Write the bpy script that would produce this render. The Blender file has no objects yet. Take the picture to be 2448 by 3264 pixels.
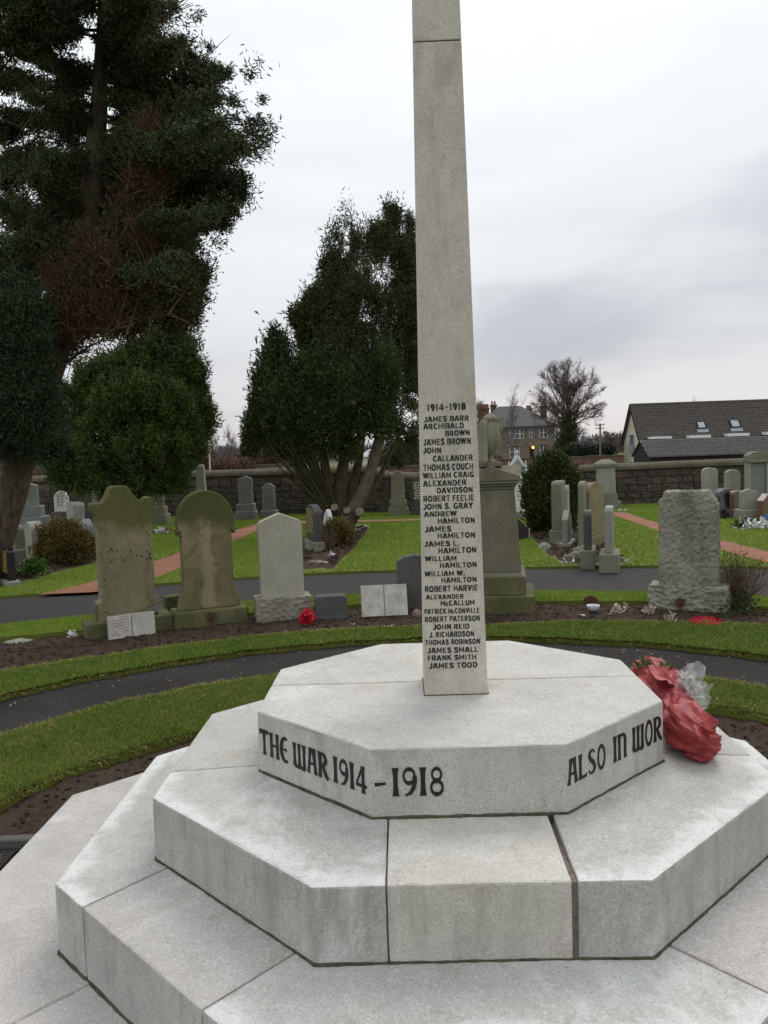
import bpy, bmesh, math, random
import numpy as np
from mathutils import Vector, Matrix, noise
PI = math.pi
S = bpy.context.scene
C = S.collection
rnd = random.Random(7)
# ------------------------------------------------------------------ camera
F_PX, PITCH, ROLL, CAM_H = 2669.86, .0757, .0342, 1.77
cam = bpy.data.cameras.new('camera'); cam_o = bpy.data.objects.new('camera', cam); C.objects.link(cam_o)
cam.sensor_fit = 'VERTICAL'; cam.sensor_height = 24; cam.lens = F_PX / 3264 * 24
cam.clip_start = .05; cam.clip_end = 5000
fw = Vector((0, math.cos(PITCH), -math.sin(PITCH))); up0 = Vector((0, math.sin(PITCH), math.cos(PITCH))); rt0 = Vector((1, 0, 0))
cr, sr = math.cos(ROLL), math.sin(ROLL)
rt = rt0 * cr - up0 * sr; up = rt0 * sr + up0 * cr
m = Matrix((rt, up, -fw)).transposed().to_4x4(); m.translation = (0, 0, CAM_H)
cam_o.matrix_world = m
S.camera = cam_o
# ------------------------------------------------------------------ world, sun, exposure
SUN_EL, SUN_AZ = 52, 24          # azimuth measured from +Y towards +X
w = bpy.data.worlds.new('World'); S.world = w; w.use_nodes = True
nt = w.node_tree; nt.nodes.clear(); N = nt.nodes.new; L = nt.links.new
out = N('ShaderNodeOutputWorld'); bg1 = N('ShaderNodeBackground'); bg2 = N('ShaderNodeBackground'); mx = N('ShaderNodeMixShader')
sky = N('ShaderNodeTexSky'); sky.sky_type = 'NISHITA'; sky.sun_disc = False
sky.sun_elevation = math.radians(SUN_EL); sky.sun_rotation = math.radians(SUN_AZ)
L(sky.outputs[0], bg1.inputs[0]); bg1.inputs[1].default_value = .08
tc = N('ShaderNodeTexCoord'); sep = N('ShaderNodeSeparateXYZ'); L(tc.outputs['Generated'], sep.inputs[0])
ramp = N('ShaderNodeValToRGB'); cr_ = ramp.color_ramp
def setramp(r, stops):
    while len(r.elements) > 1: r.elements.remove(r.elements[0])
    r.elements[0].position = stops[0][0]; r.elements[0].color = (*stops[0][1], 1)
    for p, c in stops[1:]:
        e = r.elements.new(p); e.color = (*c, 1)
setramp(cr_, [(0, (.69, .66, .65)), (.05, (.75, .73, .73)), (.11, (.72, .73, .75)), (.2, (.78, .80, .82)), (.33, (.83, .86, .89)), (.5, (.88, .93, .955)), (1, (.84, .88, .93))])
L(sep.outputs[2], ramp.inputs[0])
# cloud banks: noise on the direction, stretched along the horizon
mp = N('ShaderNodeMapping'); mp.inputs['Scale'].default_value = (1.3, 1.3, 4.2); mp.inputs['Location'].default_value = (.35, .1, .42)
L(tc.outputs['Generated'], mp.inputs[0])
ns = N('ShaderNodeTexNoise'); ns.inputs['Scale'].default_value = 1.15; ns.inputs['Detail'].default_value = 5; ns.inputs['Roughness'].default_value = .5; ns.inputs['Distortion'].default_value = .35
L(mp.outputs[0], ns.inputs[0])
def wmath(op, a, b, clamp=False):
    n = N('ShaderNodeMath'); n.operation = op; n.use_clamp = clamp
    for i, v in enumerate((a, b)):
        if v is None: continue
        if hasattr(v, 'links'): L(v, n.inputs[i])
        else: n.inputs[i].default_value = v
    return n.outputs[0]
# the darker bank of cloud to the right of the frame (x grows), 8 to 20 degrees up
bank = wmath('MULTIPLY', wmath('SUBTRACT', sep.outputs[0], .0), 2.2, True)
zz = wmath('MULTIPLY', wmath('SUBTRACT', sep.outputs[2], .155), 9.0)
hump = wmath('MAXIMUM', wmath('SUBTRACT', 1.0, wmath('MULTIPLY', zz, zz)), 0.0)
bank = wmath('MULTIPLY', bank, hump)
cl = wmath('ADD', ns.outputs[0], wmath('MULTIPLY', bank, .17))
cr2 = N('ShaderNodeValToRGB'); setramp(cr2.color_ramp, [(.40, (1.06, 1.06, 1.06)), (.56, (.97, .972, .98)), (.78, (.66, .675, .71))])
cr2.color_ramp.interpolation = 'EASE'
L(cl, cr2.inputs[0])
mulc = N('ShaderNodeMix'); mulc.data_type = 'RGBA'; mulc.blend_type = 'MULTIPLY'; mulc.inputs[0].default_value = 1
L(ramp.outputs[0], mulc.inputs[6]); L(cr2.outputs[0], mulc.inputs[7]); L(mulc.outputs[2], bg2.inputs[0])
bg2.inputs[1].default_value = 1.13
mx.inputs[0].default_value = .95
L(bg1.outputs[0], mx.inputs[1]); L(bg2.outputs[0], mx.inputs[2]); L(mx.outputs[0], out.inputs[0])
sun = bpy.data.lights.new('sun', 'SUN'); sun.energy = 1.5; sun.angle = math.radians(30); sun.color = (1, .96, .9)
sun_o = bpy.data.objects.new('sun', sun); C.objects.link(sun_o)
sd = Vector((math.sin(math.radians(SUN_AZ)) * math.cos(math.radians(SUN_EL)), math.cos(math.radians(SUN_AZ)) * math.cos(math.radians(SUN_EL)), math.sin(math.radians(SUN_EL))))
sun_o.rotation_euler = sd.to_track_quat('Z', 'Y').to_euler()
S.view_settings.view_transform = 'Standard'; S.view_settings.look = 'None'; S.view_settings.exposure = 0; S.view_settings.gamma = 1
S.view_settings.use_curve_mapping = False
S.render.engine = 'CYCLES'; S.cycles.max_bounces = 6; S.cycles.transparent_max_bounces = 12

# ------------------------------------------------------------------ measuring helpers: lines of sight measured in the photograph
def ray(x, y):
    a, b = (x - 1224) / F_PX, (y - 1632) / F_PX
    cx, cy = cr * a - sr * b, sr * a + cr * b
    return Vector((cx, math.cos(PITCH) - cy * math.sin(PITCH), -math.sin(PITCH) - cy * math.cos(PITCH)))
def G(x, y, z=0.):                  # the point of the level z that is seen there
    r = ray(x, y); t = (z - CAM_H) / r.z
    return Vector((r.x * t, r.y * t, z))
def at(x, y, Y):                    # the point at distance Y that is seen there
    r = ray(x, y); t = Y / r.y
    return Vector((r.x * t, Y, CAM_H + r.z * t))

# ------------------------------------------------------------------ materials
def newmat(name):
    m = bpy.data.materials.new(name); m.use_nodes = True
    t = m.node_tree; t.nodes.clear()
    o = t.nodes.new('ShaderNodeOutputMaterial'); b = t.nodes.new('ShaderNodeBsdfPrincipled'); t.links.new(b.outputs[0], o.inputs[0])
    return m, t, b
class NT:
    def __init__(s, name, rough=.85, spec=.3, coord='Object'):
        s.m, s.t, s.b = newmat(name); s.b.inputs['Roughness'].default_value = rough; s.b.inputs['Specular IOR Level'].default_value = spec
        s.tc = s.t.nodes.new('ShaderNodeTexCoord'); s.co = s.tc.outputs[coord]
        if coord == 'Object':
            oi = s.t.nodes.new('ShaderNodeObjectInfo'); va = s.t.nodes.new('ShaderNodeVectorMath'); va.operation = 'ADD'
            mu = s.t.nodes.new('ShaderNodeVectorMath'); mu.operation = 'SCALE'; mu.inputs[3].default_value = 1.0
            cb = s.t.nodes.new('ShaderNodeCombineXYZ'); mm = s.math('MULTIPLY', oi.outputs['Random'], 40.)
            s.t.links.new(mm, cb.inputs[0]); s.t.links.new(mm, cb.inputs[1])
            s.t.links.new(s.co, va.inputs[0]); s.t.links.new(cb.outputs[0], va.inputs[1]); s.co = va.outputs[0]; s.rand = oi.outputs['Random']
    def math(s, op, a, b=None, clamp=False):
        n = s.t.nodes.new('ShaderNodeMath'); n.operation = op; n.use_clamp = clamp
        for i, v in enumerate((a, b)):
            if v is None: continue
            if hasattr(v, 'links'): s.t.links.new(v, n.inputs[i])
            else: n.inputs[i].default_value = v
        return n.outputs[0]
    def map(s, scale):
        n = s.t.nodes.new('ShaderNodeMapping'); n.inputs['Scale'].default_value = scale; s.t.links.new(s.co, n.inputs[0]); return n.outputs[0]
    def noise(s, scale, detail=4, rough=.5, vec=None, dist=0):
        n = s.t.nodes.new('ShaderNodeTexNoise'); n.inputs['Scale'].default_value = scale; n.inputs['Detail'].default_value = detail
        n.inputs['Roughness'].default_value = rough; n.inputs['Distortion'].default_value = dist
        s.t.links.new(vec or s.co, n.inputs[0]); return n.outputs[0]
    def vor(s, scale, vec=None, out='Distance', feature='F1'):
        n = s.t.nodes.new('ShaderNodeTexVoronoi'); n.feature = feature; n.inputs['Scale'].default_value = scale
        s.t.links.new(vec or s.co, n.inputs[0]); return n.outputs[out]
    def step(s, v, lo, hi):
        n = s.t.nodes.new('ShaderNodeMapRange'); n.inputs[1].default_value = lo; n.inputs[2].default_value = hi
        s.t.links.new(v, n.inputs[0]); return n.outputs[0]
    def mix(s, f, a, b, blend='MIX'):
        n = s.t.nodes.new('ShaderNodeMix'); n.data_type = 'RGBA'; n.blend_type = blend
        for i, v in ((0, f), (6, a), (7, b)):
            if hasattr(v, 'links'): s.t.links.new(v, n.inputs[i])
            elif i: n.inputs[i].default_value = (*v, 1)
            else: n.inputs[0].default_value = v
        return n.outputs[2]
    def color(s, c): s.t.links.new(c, s.b.inputs['Base Color']) if hasattr(c, 'links') else setattr(s.b.inputs['Base Color'], 'default_value', (*c, 1)); return s
    def bump(s, h, strength=.5, dist=.01):
        n = s.t.nodes.new('ShaderNodeBump'); n.inputs['Strength'].default_value = strength; n.inputs['Distance'].default_value = dist
        s.t.links.new(h, n.inputs['Height']); s.t.links.new(n.outputs[0], s.b.inputs['Normal']); return s
def plain(name, c, rough=.7, spec=.3, var=.25, sc=20, bump=.3):
    n = NT(name, rough, spec); f = n.noise(sc, 5, .6)
    n.color(n.mix(n.step(f, .3, .7), tuple(v * (1 - var) for v in c), tuple(v * (1 + var) for v in c))); n.bump(f, bump, .01); return n.m
def granite(name, base, tint=(.5, .52, .47), stain=(.36, .33, .26), speck=(.12, .11, .11), amt=.55, white=.5, rough=.8, streak=.5, rim=None):
    n = NT(name, rough, .35)
    big = n.noise(2.3, 5, .6); med = n.noise(9, 5, .65)
    c = n.mix(n.step(big, .35, .68), base, tint)
    c = n.mix(n.math('MULTIPLY', n.step(n.noise(3.1, 6, .65, dist=.6), .54, .72), amt), c, stain)
    c = n.mix(n.math('MULTIPLY', n.step(n.noise(1.7, 6, .7, vec=n.map((1, 1, .6)), dist=.8), .56, .7), white), c, (.68, .68, .655))
    geo = n.t.nodes.new('ShaderNodeNewGeometry'); sz = n.t.nodes.new('ShaderNodeSeparateXYZ'); n.t.links.new(geo.outputs['Normal'], sz.inputs[0]); side = n.step(n.math('ABSOLUTE', sz.outputs[2]), .8, .4)
    if rim:          # lime bleaching that creeps in from the exposed arris, ragged; half width, corner factor, reach
        so = n.t.nodes.new('ShaderNodeSeparateXYZ'); n.t.links.new(n.tc.outputs['Object'], so.inputs[0]); ax, ay = n.math('ABSOLUTE', so.outputs[0]), n.math('ABSOLUTE', so.outputs[1])
        e = n.math('SUBTRACT', rim[0], n.math('MAXIMUM', n.math('MAXIMUM', ax, ay), n.math('MULTIPLY', n.math('ADD', ax, ay), rim[1])))
        e = n.math('ADD', e, n.math('MULTIPLY', n.math('SUBTRACT', n.noise(4.5, 6, .7), .5), rim[2] * 2.2)); c = n.mix(n.math('MULTIPLY', n.math('MULTIPLY', n.step(e, rim[2], rim[2] * .25), n.math('SUBTRACT', 1.0, side)), .8), c, (.70, .70, .68))
    c = n.mix(n.math('MULTIPLY', n.step(n.noise(3.5, 5, .7, vec=n.map((1.6, 1.6, .4)), dist=.7), .60, .70), .45), c, (.30, .235, .15))
    # pale and dark crystals
    v = n.noise(110, 4, .75); v2 = n.noise(170, 3, .65)
    c = n.mix(n.math('MULTIPLY', n.step(v, .50, .64), .5), c, (.74, .72, .69))
    c = n.mix(n.math('MULTIPLY', n.step(v2, .57, .64), .45), c, speck)
    c = n.mix(n.math('MULTIPLY', n.step(n.noise(70, 3, .7), .6, .72), .38), c, (speck[0] * 2, speck[1] * 2, speck[2] * 2))
    c = n.mix(n.math('MULTIPLY', n.step(med, .45, .75), .4), c, tuple(x * .66 for x in base)); c = n.mix(n.math('MULTIPLY', n.step(n.noise(26, 4, .7), .55, .75), .3), c, tuple(x * .6 for x in stain))
    c = n.mix(n.math('MULTIPLY', n.math('MULTIPLY', n.step(n.noise(4, 5, .65, vec=n.map((3.2, 3.2, .7)), dist=.4), .50, .68), side), streak), c, tuple(x * .62 for x in tint))
    n.color(c); n.bump(n.math('ADD', v, n.math('MULTIPLY', med, 1.5)), .45, .004); return n.m
def oldstone(name, base, dark, moss=(.10, .12, .03), mamt=.6, spot=None, bump=.5, streak=.4, sc=1., centre=None, cap=None):
    n = NT(name, .9, .2)
    big = n.noise(2.0 * sc, 5, .6); med = n.noise(11 * sc, 6, .65); fine = n.noise(110 * sc, 3, .7)
    c = n.mix(n.step(big, .35, .65), base, dark)
    c = n.mix(n.math('MULTIPLY', n.step(n.noise(3, 6, .65, vec=n.map((2.2 * sc, 2.2 * sc, .35 * sc)), dist=.5), .5, .68), streak), c, tuple(x * .45 for x in dark))
    c = n.mix(n.math('MULTIPLY', n.step(n.noise(2.6 * sc, 6, .7, dist=.9), .42, .62), mamt), c, moss)
    c = n.mix(n.math('MULTIPLY', n.step(med, .4, .75), .4), c, tuple(x * .6 for x in base))
    c = n.mix(n.math('MULTIPLY', n.step(fine, .45, .7), .35), c, tuple(min(1, x * 1.5) for x in base))
    if centre:          # a washed or dirty streak down the middle of the stone, with ragged edges
        col, hw, z0, z1, am = centre; sp_ = n.t.nodes.new('ShaderNodeSeparateXYZ'); n.t.links.new(n.tc.outputs['Object'], sp_.inputs[0]); ed = n.math('MULTIPLY', n.math('SUBTRACT', n.noise(7, 6, .7), .5), hw * 5.5)
        f = n.step(n.math('ADD', n.math('ABSOLUTE', sp_.outputs[0]), ed), hw, hw * .55); e2 = n.math('MULTIPLY', n.math('SUBTRACT', n.noise(5, 5, .7), .5), .5)
        zc = n.math('ADD', sp_.outputs[2], e2); f = n.math('MULTIPLY', f, n.math('MULTIPLY', n.step(zc, z0 - .04, z0 + .06), n.step(zc, z1 + .06, z1 - .04))); c = n.mix(n.math('MULTIPLY', f, am), c, col)
    if cap:             # moss and algae settled on the head of the stone
        sp_ = n.t.nodes.new('ShaderNodeSeparateXYZ'); n.t.links.new(n.tc.outputs['Object'], sp_.inputs[0]); zc = n.math('ADD', sp_.outputs[2], n.math('MULTIPLY', n.math('SUBTRACT', n.noise(5, 6, .7), .5), .5))
        c = n.mix(n.math('MULTIPLY', n.step(zc, cap[0], cap[0] + .16), .8), c, cap[1])
    if spot:
        sp = n.math('MULTIPLY', n.step(n.math('ADD', n.vor(22 * sc), n.math('MULTIPLY', n.noise(40, 3, .6), .2)), .42, .28), n.step(n.noise(3.2 * sc, 4, .6), .53, .60))
        c = n.mix(sp, c, spot)
    n.color(c); n.bump(n.math('ADD', n.math('MULTIPLY', med, 2.), fine), bump, .006); return n.m
M = {}
M['g_warm'] = granite('granite_warm', (.565, .53, .475), (.475, .445, .395), (.31, .26, .19), amt=.5, white=.35)
M['g_shaft'] = granite('granite_shaft', (.575, .53, .455), (.505, .46, .385), (.38, .335, .25), amt=.3, white=.12, speck=(.19, .17, .145))
M['g_top'] = granite('granite_bleached', (.54, .515, .475), (.46, .44, .41), (.33, .29, .22), amt=.5, white=.7)
M['g_green'] = granite('granite_greenish', (.465, .455, .42), (.385, .38, .35), (.30, .265, .20), amt=.45, white=.85, rim=(1.10, .7015, .10))
M['g_pink'] = granite('granite_pinkish', (.475, .443, .42), (.405, .38, .362), (.31, .265, .19), amt=.85, white=.5)
M['g_grey'] = granite('granite_greyish', (.47, .46, .43), (.39, .39, .365), (.31, .275, .2), amt=.6, white=.75)
M['g_edge'] = granite('granite_greyish_edge', (.47, .46, .43), (.39, .39, .365), (.31, .275, .2), amt=.6, white=.75, rim=(1.411, .703, .09))
M['mortar'] = plain('mortar', (.20, .16, .145), .95, .1, .3, 60)
M['dirt_joint'] = plain('dirty_joint', (.085, .075, .05), .95, .1, .5, 40)
M['ink'] = plain('black_lead_lettering', (.012, .011, .013), .5, .4, .3, 120)
M['sand_green'] = oldstone('sandstone_green', (.27, .23, .15), (.17, .155, .085), (.10, .10, .035), .5, spot=(.055, .036, .03), cap=(1.0, (.08, .085, .022)))
M['sand_arch'] = oldstone('sandstone_algae', (.25, .205, .125), (.15, .13, .06), (.07, .08, .022), .8, streak=.5, centre=((.31, .25, .165), .07, .12, 1.0, .7), cap=(.95, (.06, .068, .018)))
M['sand_base'] = oldstone('sandstone_base', (.15, .14, .075), (.09, .095, .04), (.06, .075, .02), .8)
M['sand_grey'] = oldstone('sandstone_grey', (.20, .185, .135), (.13, .12, .085), (.11, .105, .05), .45, streak=.6)
M['gran_old'] = oldstone('granite_weathered', (.42, .40, .33), (.34, .32, .25), (.25, .24, .13), .25, streak=.25)
M['rock_base'] = oldstone('rock_faced_granite', (.33, .30, .24), (.22, .20, .15), (.17, .16, .08), .35, bump=1)
M['rock_streak'] = oldstone('rock_faced_streaked', (.40, .385, .32), (.17, .165, .135), (.15, .15, .09), .3, bump=1.3, streak=.5, centre=((.12, .12, .095), .08, .5, 1.3, .45))
M['rock_grey'] = oldstone('rock_faced_grey', (.34, .33, .27), (.22, .22, .18), (.17, .17, .09), .3, bump=1, streak=.7)
M['dark_gran'] = oldstone('dark_granite', (.115, .11, .105), (.07, .07, .07), (.09, .09, .05), .25)
M['slate_grey'] = oldstone('blue_grey_granite', (.24, .25, .245), (.17, .18, .175), (.15, .16, .1), .25)
M['pale_gran'] = oldstone('pale_granite', (.33, .325, .285), (.24, .24, .21), (.2, .21, .12), .25)
M['mid_gran'] = oldstone('mid_granite', (.24, .235, .185), (.17, .165, .125), (.16, .16, .07), .4)
M['urn_stone'] = oldstone('urn_stone', (.27, .26, .185), (.19, .185, .12), (.13, .135, .06), .35)
M['marble'] = oldstone('white_marble', (.72, .71, .69), (.6, .6, .58), (.35, .35, .3), .15, streak=.15)
M['marble_dirty'] = oldstone('weathered_marble', (.60, .57, .52), (.46, .43, .38), (.22, .2, .16), .35, spot=(.16, .12, .09), sc=2.)
M['black_gran'] = plain('polished_black_granite', (.02, .02, .022), .18, .6, .3, 90, .05)
M['brown_gran'] = plain('brown_granite', (.14, .08, .06), .35, .5, .4, 90, .1)
M['gold'] = plain('gold_lettering', (.50, .36, .10), .4, .5, .2, 90)
M['faded'] = plain('faded_lettering', (.16, .14, .12), .8, .2, .4, 90)
M['whitepaint'] = plain('white_lettering', (.6, .6, .58), .6, .3, .2, 90)
M['rust'] = plain('rusty_iron', (.085, .045, .028), .9, .2, .5, 60)
M['pot'] = plain('white_enamel', (.62, .62, .62), .35, .5, .15, 60, .05)
M['potdark'] = plain('dark_plastic', (.03, .03, .03), .5, .4, .2, 40)
M['dried'] = plain('dried_white_flower', (.52, .46, .38), .8, .2, .45, 60)
M['white'] = plain('white_plastic', (.75, .76, .78), .5, .4, .12, 30, .1)
M['blue'] = plain('blue_plastic', (.05, .22, .45), .5, .4, .2, 30)
M['poppy'] = plain('poppy_red', (.42, .006, .022), .6, .3, .35, 40)
M['twig'] = plain('dry_twig', (.13, .09, .06), .9, .1, .4, 30)
M['twig_red'] = plain('winter_twig', (.15, .11, .10), .9, .1, .3, 5)
M['slate'] = plain('slate_roof', (.085, .08, .085), .8, .3, .35, 4)
M['tile'] = plain('brown_roof_tile', (.115, .10, .088), .8, .25, .3, 3)
M['tile_old'] = plain('lichened_roof', (.13, .125, .118), .9, .2, .45, 5)
M['villa'] = plain('villa_sandstone', (.235, .19, .158), .9, .2, .4, 2)
M['cream'] = plain('cream_render', (.60, .56, .45), .9, .2, .08, 3)
M['frame'] = plain('white_window_frame', (.72, .72, .72), .5, .4, .05, 3)
M['glass'] = plain('window_glass', (.10, .11, .13), .12, .6, .3, 2, .02)
M['darkwood'] = plain('dark_timber', (.03, .026, .025), .85, .2, .3, 6)
M['lead'] = plain('grey_lead', (.30, .31, .33), .5, .4, .1, 6)
M['chim'] = plain('chimney_brick', (.14, .085, .065), .9, .2, .35, 3)
M['terracotta'] = plain('terracotta', (.30, .13, .08), .8, .2, .2, 4)
M['pole'] = plain('weathered_pole', (.16, .145, .12), .9, .2, .3, 4)
M['polecream'] = plain('cream_pole', (.50, .46, .34), .7, .2, .1, 4)
M['iron'] = plain('dark_iron', (.03, .03, .035), .6, .3, .2, 4)

n = NT('tarmac', .95, .12, 'Generated'); n.co = n.t.nodes.new('ShaderNodeNewGeometry').outputs['Position']
fine = n.noise(140, 3, .7); big = n.noise(1.3, 5, .6)
c = n.mix(n.step(big, .3, .7), (.024, .020, .019), (.043, .037, .036)); c = n.mix(n.math('MULTIPLY', n.step(fine, .5, .68), .6), c, (.12, .115, .11))
c = n.mix(n.step(n.noise(33, 2, .5), .70, .72), c, (.33, .30, .25)); c = n.mix(n.math('MULTIPLY', n.step(n.noise(3.5, 5, .7), .58, .7), .35), c, (.07, .075, .035))
n.color(c).bump(fine, 1, .012); M['tarmac'] = n.m
M['tarmac_far'] = plain('tarmac_worn', (.056, .050, .049), .95, .10, .25, 60, .5)
n = NT('soil', .95, .15, 'Generated'); n.co = n.t.nodes.new('ShaderNodeNewGeometry').outputs['Position']
fine = n.noise(60, 5, .7); big = n.noise(2.6, 5, .65)
c = n.mix(n.step(big, .3, .7), (.048, .032, .023), (.092, .062, .044)); c = n.mix(n.math('MULTIPLY', n.step(fine, .5, .7), .6), c, (.165, .115, .08))
c = n.mix(n.step(n.noise(25, 3, .6), .68, .74), c, (.26, .2, .14)); c = n.mix(n.math('MULTIPLY', n.step(n.noise(4, 4, .6), .6, .7), .5), c, (.06, .075, .022))
n.color(c).bump(n.math('ADD', fine, n.noise(20, 5, .7)), 1, .03); M['soil'] = n.m
n = NT('red_ash', .95, .15, 'Generated'); n.co = n.t.nodes.new('ShaderNodeNewGeometry').outputs['Position']
fine = n.noise(70, 4, .7)
c = n.mix(n.step(n.noise(1.5, 5, .6), .3, .7), (.22, .095, .06), (.29, .135, .09)); c = n.mix(n.math('MULTIPLY', n.step(fine, .5, .7), .4), c, (.5, .3, .22))
n.color(c).bump(fine, .6, .01); M['ash'] = n.m
def grassmat(name, a, b, dry):
    n = NT(name, .8, .15, 'Generated'); n.co = n.t.nodes.new('ShaderNodeNewGeometry').outputs['Position']
    big = n.noise(.9, 5, .65); med = n.noise(7, 5, .65)
    c = n.mix(n.step(big, .38, .62), a, b); c = n.mix(n.math('MULTIPLY', n.step(med, .46, .70), .65), c, dry); c = n.mix(n.math('MULTIPLY', n.step(n.noise(2.6, 6, .7), .56, .68), .45), c, tuple(x * .62 for x in a))
    g = n.t.nodes.new('ShaderNodeNewGeometry')
    c = n.mix(n.math('MULTIPLY', g.outputs['Random Per Island'], .5), c, tuple(x * .45 for x in a)); n.color(c); return n.m
M['lawn'] = grassmat('lawn_ground', (.11, .14, .02), (.13, .155, .026), (.16, .145, .045))
M['blade'] = grassmat('grass_blades', (.130, .200, .030), (.180, .232, .044), (.28, .255, .085))
M['blade_far'] = grassmat('grass_blades_far', (.225, .36, .036), (.30, .42, .056), (.39, .40, .085))
M['blade_strip'] = grassmat('grass_blades_strip', (.11, .20, .026), (.17, .235, .038), (.27, .26, .07))
M['field'] = grassmat('far_field', (.08, .11, .025), (.13, .12, .05), (.13, .11, .06))
def leafmat(name, a, b, rough=.6):
    n = NT(name, rough, .25, 'Generated'); g = n.t.nodes.new('ShaderNodeNewGeometry'); n.co = g.outputs['Position']
    at_ = n.t.nodes.new('ShaderNodeAttribute'); at_.attribute_name = 'tuft'; c = n.mix(n.math('ADD', n.math('MULTIPLY', g.outputs['Random Per Island'], .45), n.math('MULTIPLY', at_.outputs['Fac'], .6)), a, b); c = n.mix(n.math('MULTIPLY', n.step(n.noise(1.6, 4, .6), .45, .62), .45), c, tuple((x + y) * .3 for x, y in zip(a, b)))
    n.color(c); return n.m
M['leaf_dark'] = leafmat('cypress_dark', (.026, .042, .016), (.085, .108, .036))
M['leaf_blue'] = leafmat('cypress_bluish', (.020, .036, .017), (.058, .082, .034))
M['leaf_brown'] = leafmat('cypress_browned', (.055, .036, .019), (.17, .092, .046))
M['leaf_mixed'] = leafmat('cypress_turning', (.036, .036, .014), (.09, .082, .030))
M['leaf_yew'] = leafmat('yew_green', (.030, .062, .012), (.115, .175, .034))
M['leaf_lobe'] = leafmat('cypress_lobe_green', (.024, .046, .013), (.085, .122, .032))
M['leaf_mid'] = leafmat('cypress_olive', (.038, .056, .020), (.10, .118, .042))
M['leaf_bright'] = leafmat('bright_leaf', (.06, .13, .02), (.12, .20, .04))
M['leaf_rust'] = leafmat('box_bush_rusty', (.08, .075, .018), (.22, .15, .04))
M['leaf_con'] = leafmat('conifer_green', (.026, .044, .010), (.070, .085, .018))
M['hill'] = leafmat('hill_blue', (.20, .24, .27), (.24, .28, .30))
M['wood'] = leafmat('far_wood', (.10, .085, .08), (.17, .15, .15))
M['hedge_brown'] = leafmat('beech_hedge', (.10, .05, .03), (.20, .11, .07))
M['hedge_green'] = leafmat('far_hedge', (.01, .02, .012), (.03, .045, .02))
def barkmat(name, a, b):
    n = NT(name, .95, .15)
    f = n.noise(9, 6, .7, vec=n.map((3, 3, .5)), dist=.5); c = n.mix(n.step(f, .35, .65), a, b)
    c = n.mix(n.math('MULTIPLY', n.step(n.noise(3, 4, .6), .5, .65), .4), c, (.07, .075, .03)); n.color(c).bump(f, 1, .03); return n.m
M['bark'] = barkmat('bark_reddish', (.045, .034, .026), (.15, .115, .085))
M['bark_mossy'] = barkmat('bark_mossy', (.05, .045, .02), (.10, .09, .045))
M['bark_grey'] = barkmat('bark_grey', (.08, .065, .05), (.20, .165, .13))
M['cut'] = plain('sawn_wood', (.24, .205, .15), .8, .2, .25, 20)
n = NT('wall_stone', .95, .15)
c = n.mix(n.rand, (.065, .052, .042), (.14, .105, .082)); f = n.noise(9, 6, .7)
c = n.mix(n.step(n.noise(2, 5, .6), .38, .62), c, (.06, .055, .05)); c = n.mix(n.math('MULTIPLY', n.step(f, .5, .7), .5), c, (.18, .14, .105))
c = n.mix(n.step(n.noise(5, 5, .7), .66, .72), c, (.38, .35, .3))
n.color(c).bump(f, 1, .03); M['wallstone'] = n.m
M['coping'] = oldstone('coping_stone', (.12, .098, .07), (.07, .06, .045), (.11, .11, .05), .4)
M['wallcore'] = plain('wall_mortar', (.085, .07, .056), .95, .1, .4, 6)
# wrapping
n = NT('red_wrapping_paper', .55, .4); f = n.noise(9, 5, .6, dist=1.0)
n.color(n.mix(n.step(f, .3, .7), (.17, .010, .018), (.40, .052, .048))).bump(f, .5, .01); M['wrap'] = n.m
n = NT('cellophane', .18, .8); n.color((.85, .9, .92)); n.b.inputs['Alpha'].default_value = .34; n.bump(n.noise(25, 3, .6), .6, .01); M['cello'] = n.m
n = NT('door_light', .5); n.b.inputs['Emission Color'].default_value = (1, .62, .12, 1); n.b.inputs['Emission Strength'].default_value = 3; n.color((1, .7, .2)); M['glow'] = n.m

# ------------------------------------------------------------------ mesh helpers
def mesh_np(name, V, T, mat, parent=None, smooth=False):
    me = bpy.data.meshes.new(name); V = np.asarray(V, np.float32); T = np.asarray(T, np.int32)
    me.vertices.add(len(V)); me.vertices.foreach_set('co', V.ravel())
    k = T.shape[1]; me.loops.add(T.size); me.loops.foreach_set('vertex_index', T.ravel())
    me.polygons.add(len(T)); me.polygons.foreach_set('loop_start', np.arange(0, T.size, k, dtype=np.int32))
    me.polygons.foreach_set('loop_total', np.full(len(T), k, np.int32))
    if smooth: me.polygons.foreach_set('use_smooth', np.ones(len(T), bool))
    me.update(calc_edges=True); me.validate(); me.materials.append(mat)
    o = bpy.data.objects.new(name, me); C.objects.link(o)
    if parent: o.parent = parent
    return o
def obj(name, bm, mat, parent=None, loc=None, rot=None, smooth=False):
    me = bpy.data.meshes.new(name); bmesh.ops.recalc_face_normals(bm, faces=bm.faces[:]); bm.to_mesh(me); bm.free()
    if smooth: me.polygons.foreach_set('use_smooth', [True] * len(me.polygons))
    me.materials.append(M[mat] if isinstance(mat, str) else mat)
    o = bpy.data.objects.new(name, me); C.objects.link(o)
    if parent: o.parent = parent
    if loc is not None: o.location = loc
    if rot is not None: o.rotation_euler = rot
    return o
def tag(o, label=None, cat=None, group=None, kind=None):
    if label: o['label'] = label
    if cat: o['category'] = cat
    if group: o['group'] = group
    if kind: o['kind'] = kind
    return o
def empty(name, loc, rz=0, label=None, cat=None, group=None):
    o = bpy.data.objects.new(name, None); C.objects.link(o); o.location = loc; o.rotation_euler = (0, 0, rz); o.empty_display_size = .1
    return tag(o, label, cat, group)
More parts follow.
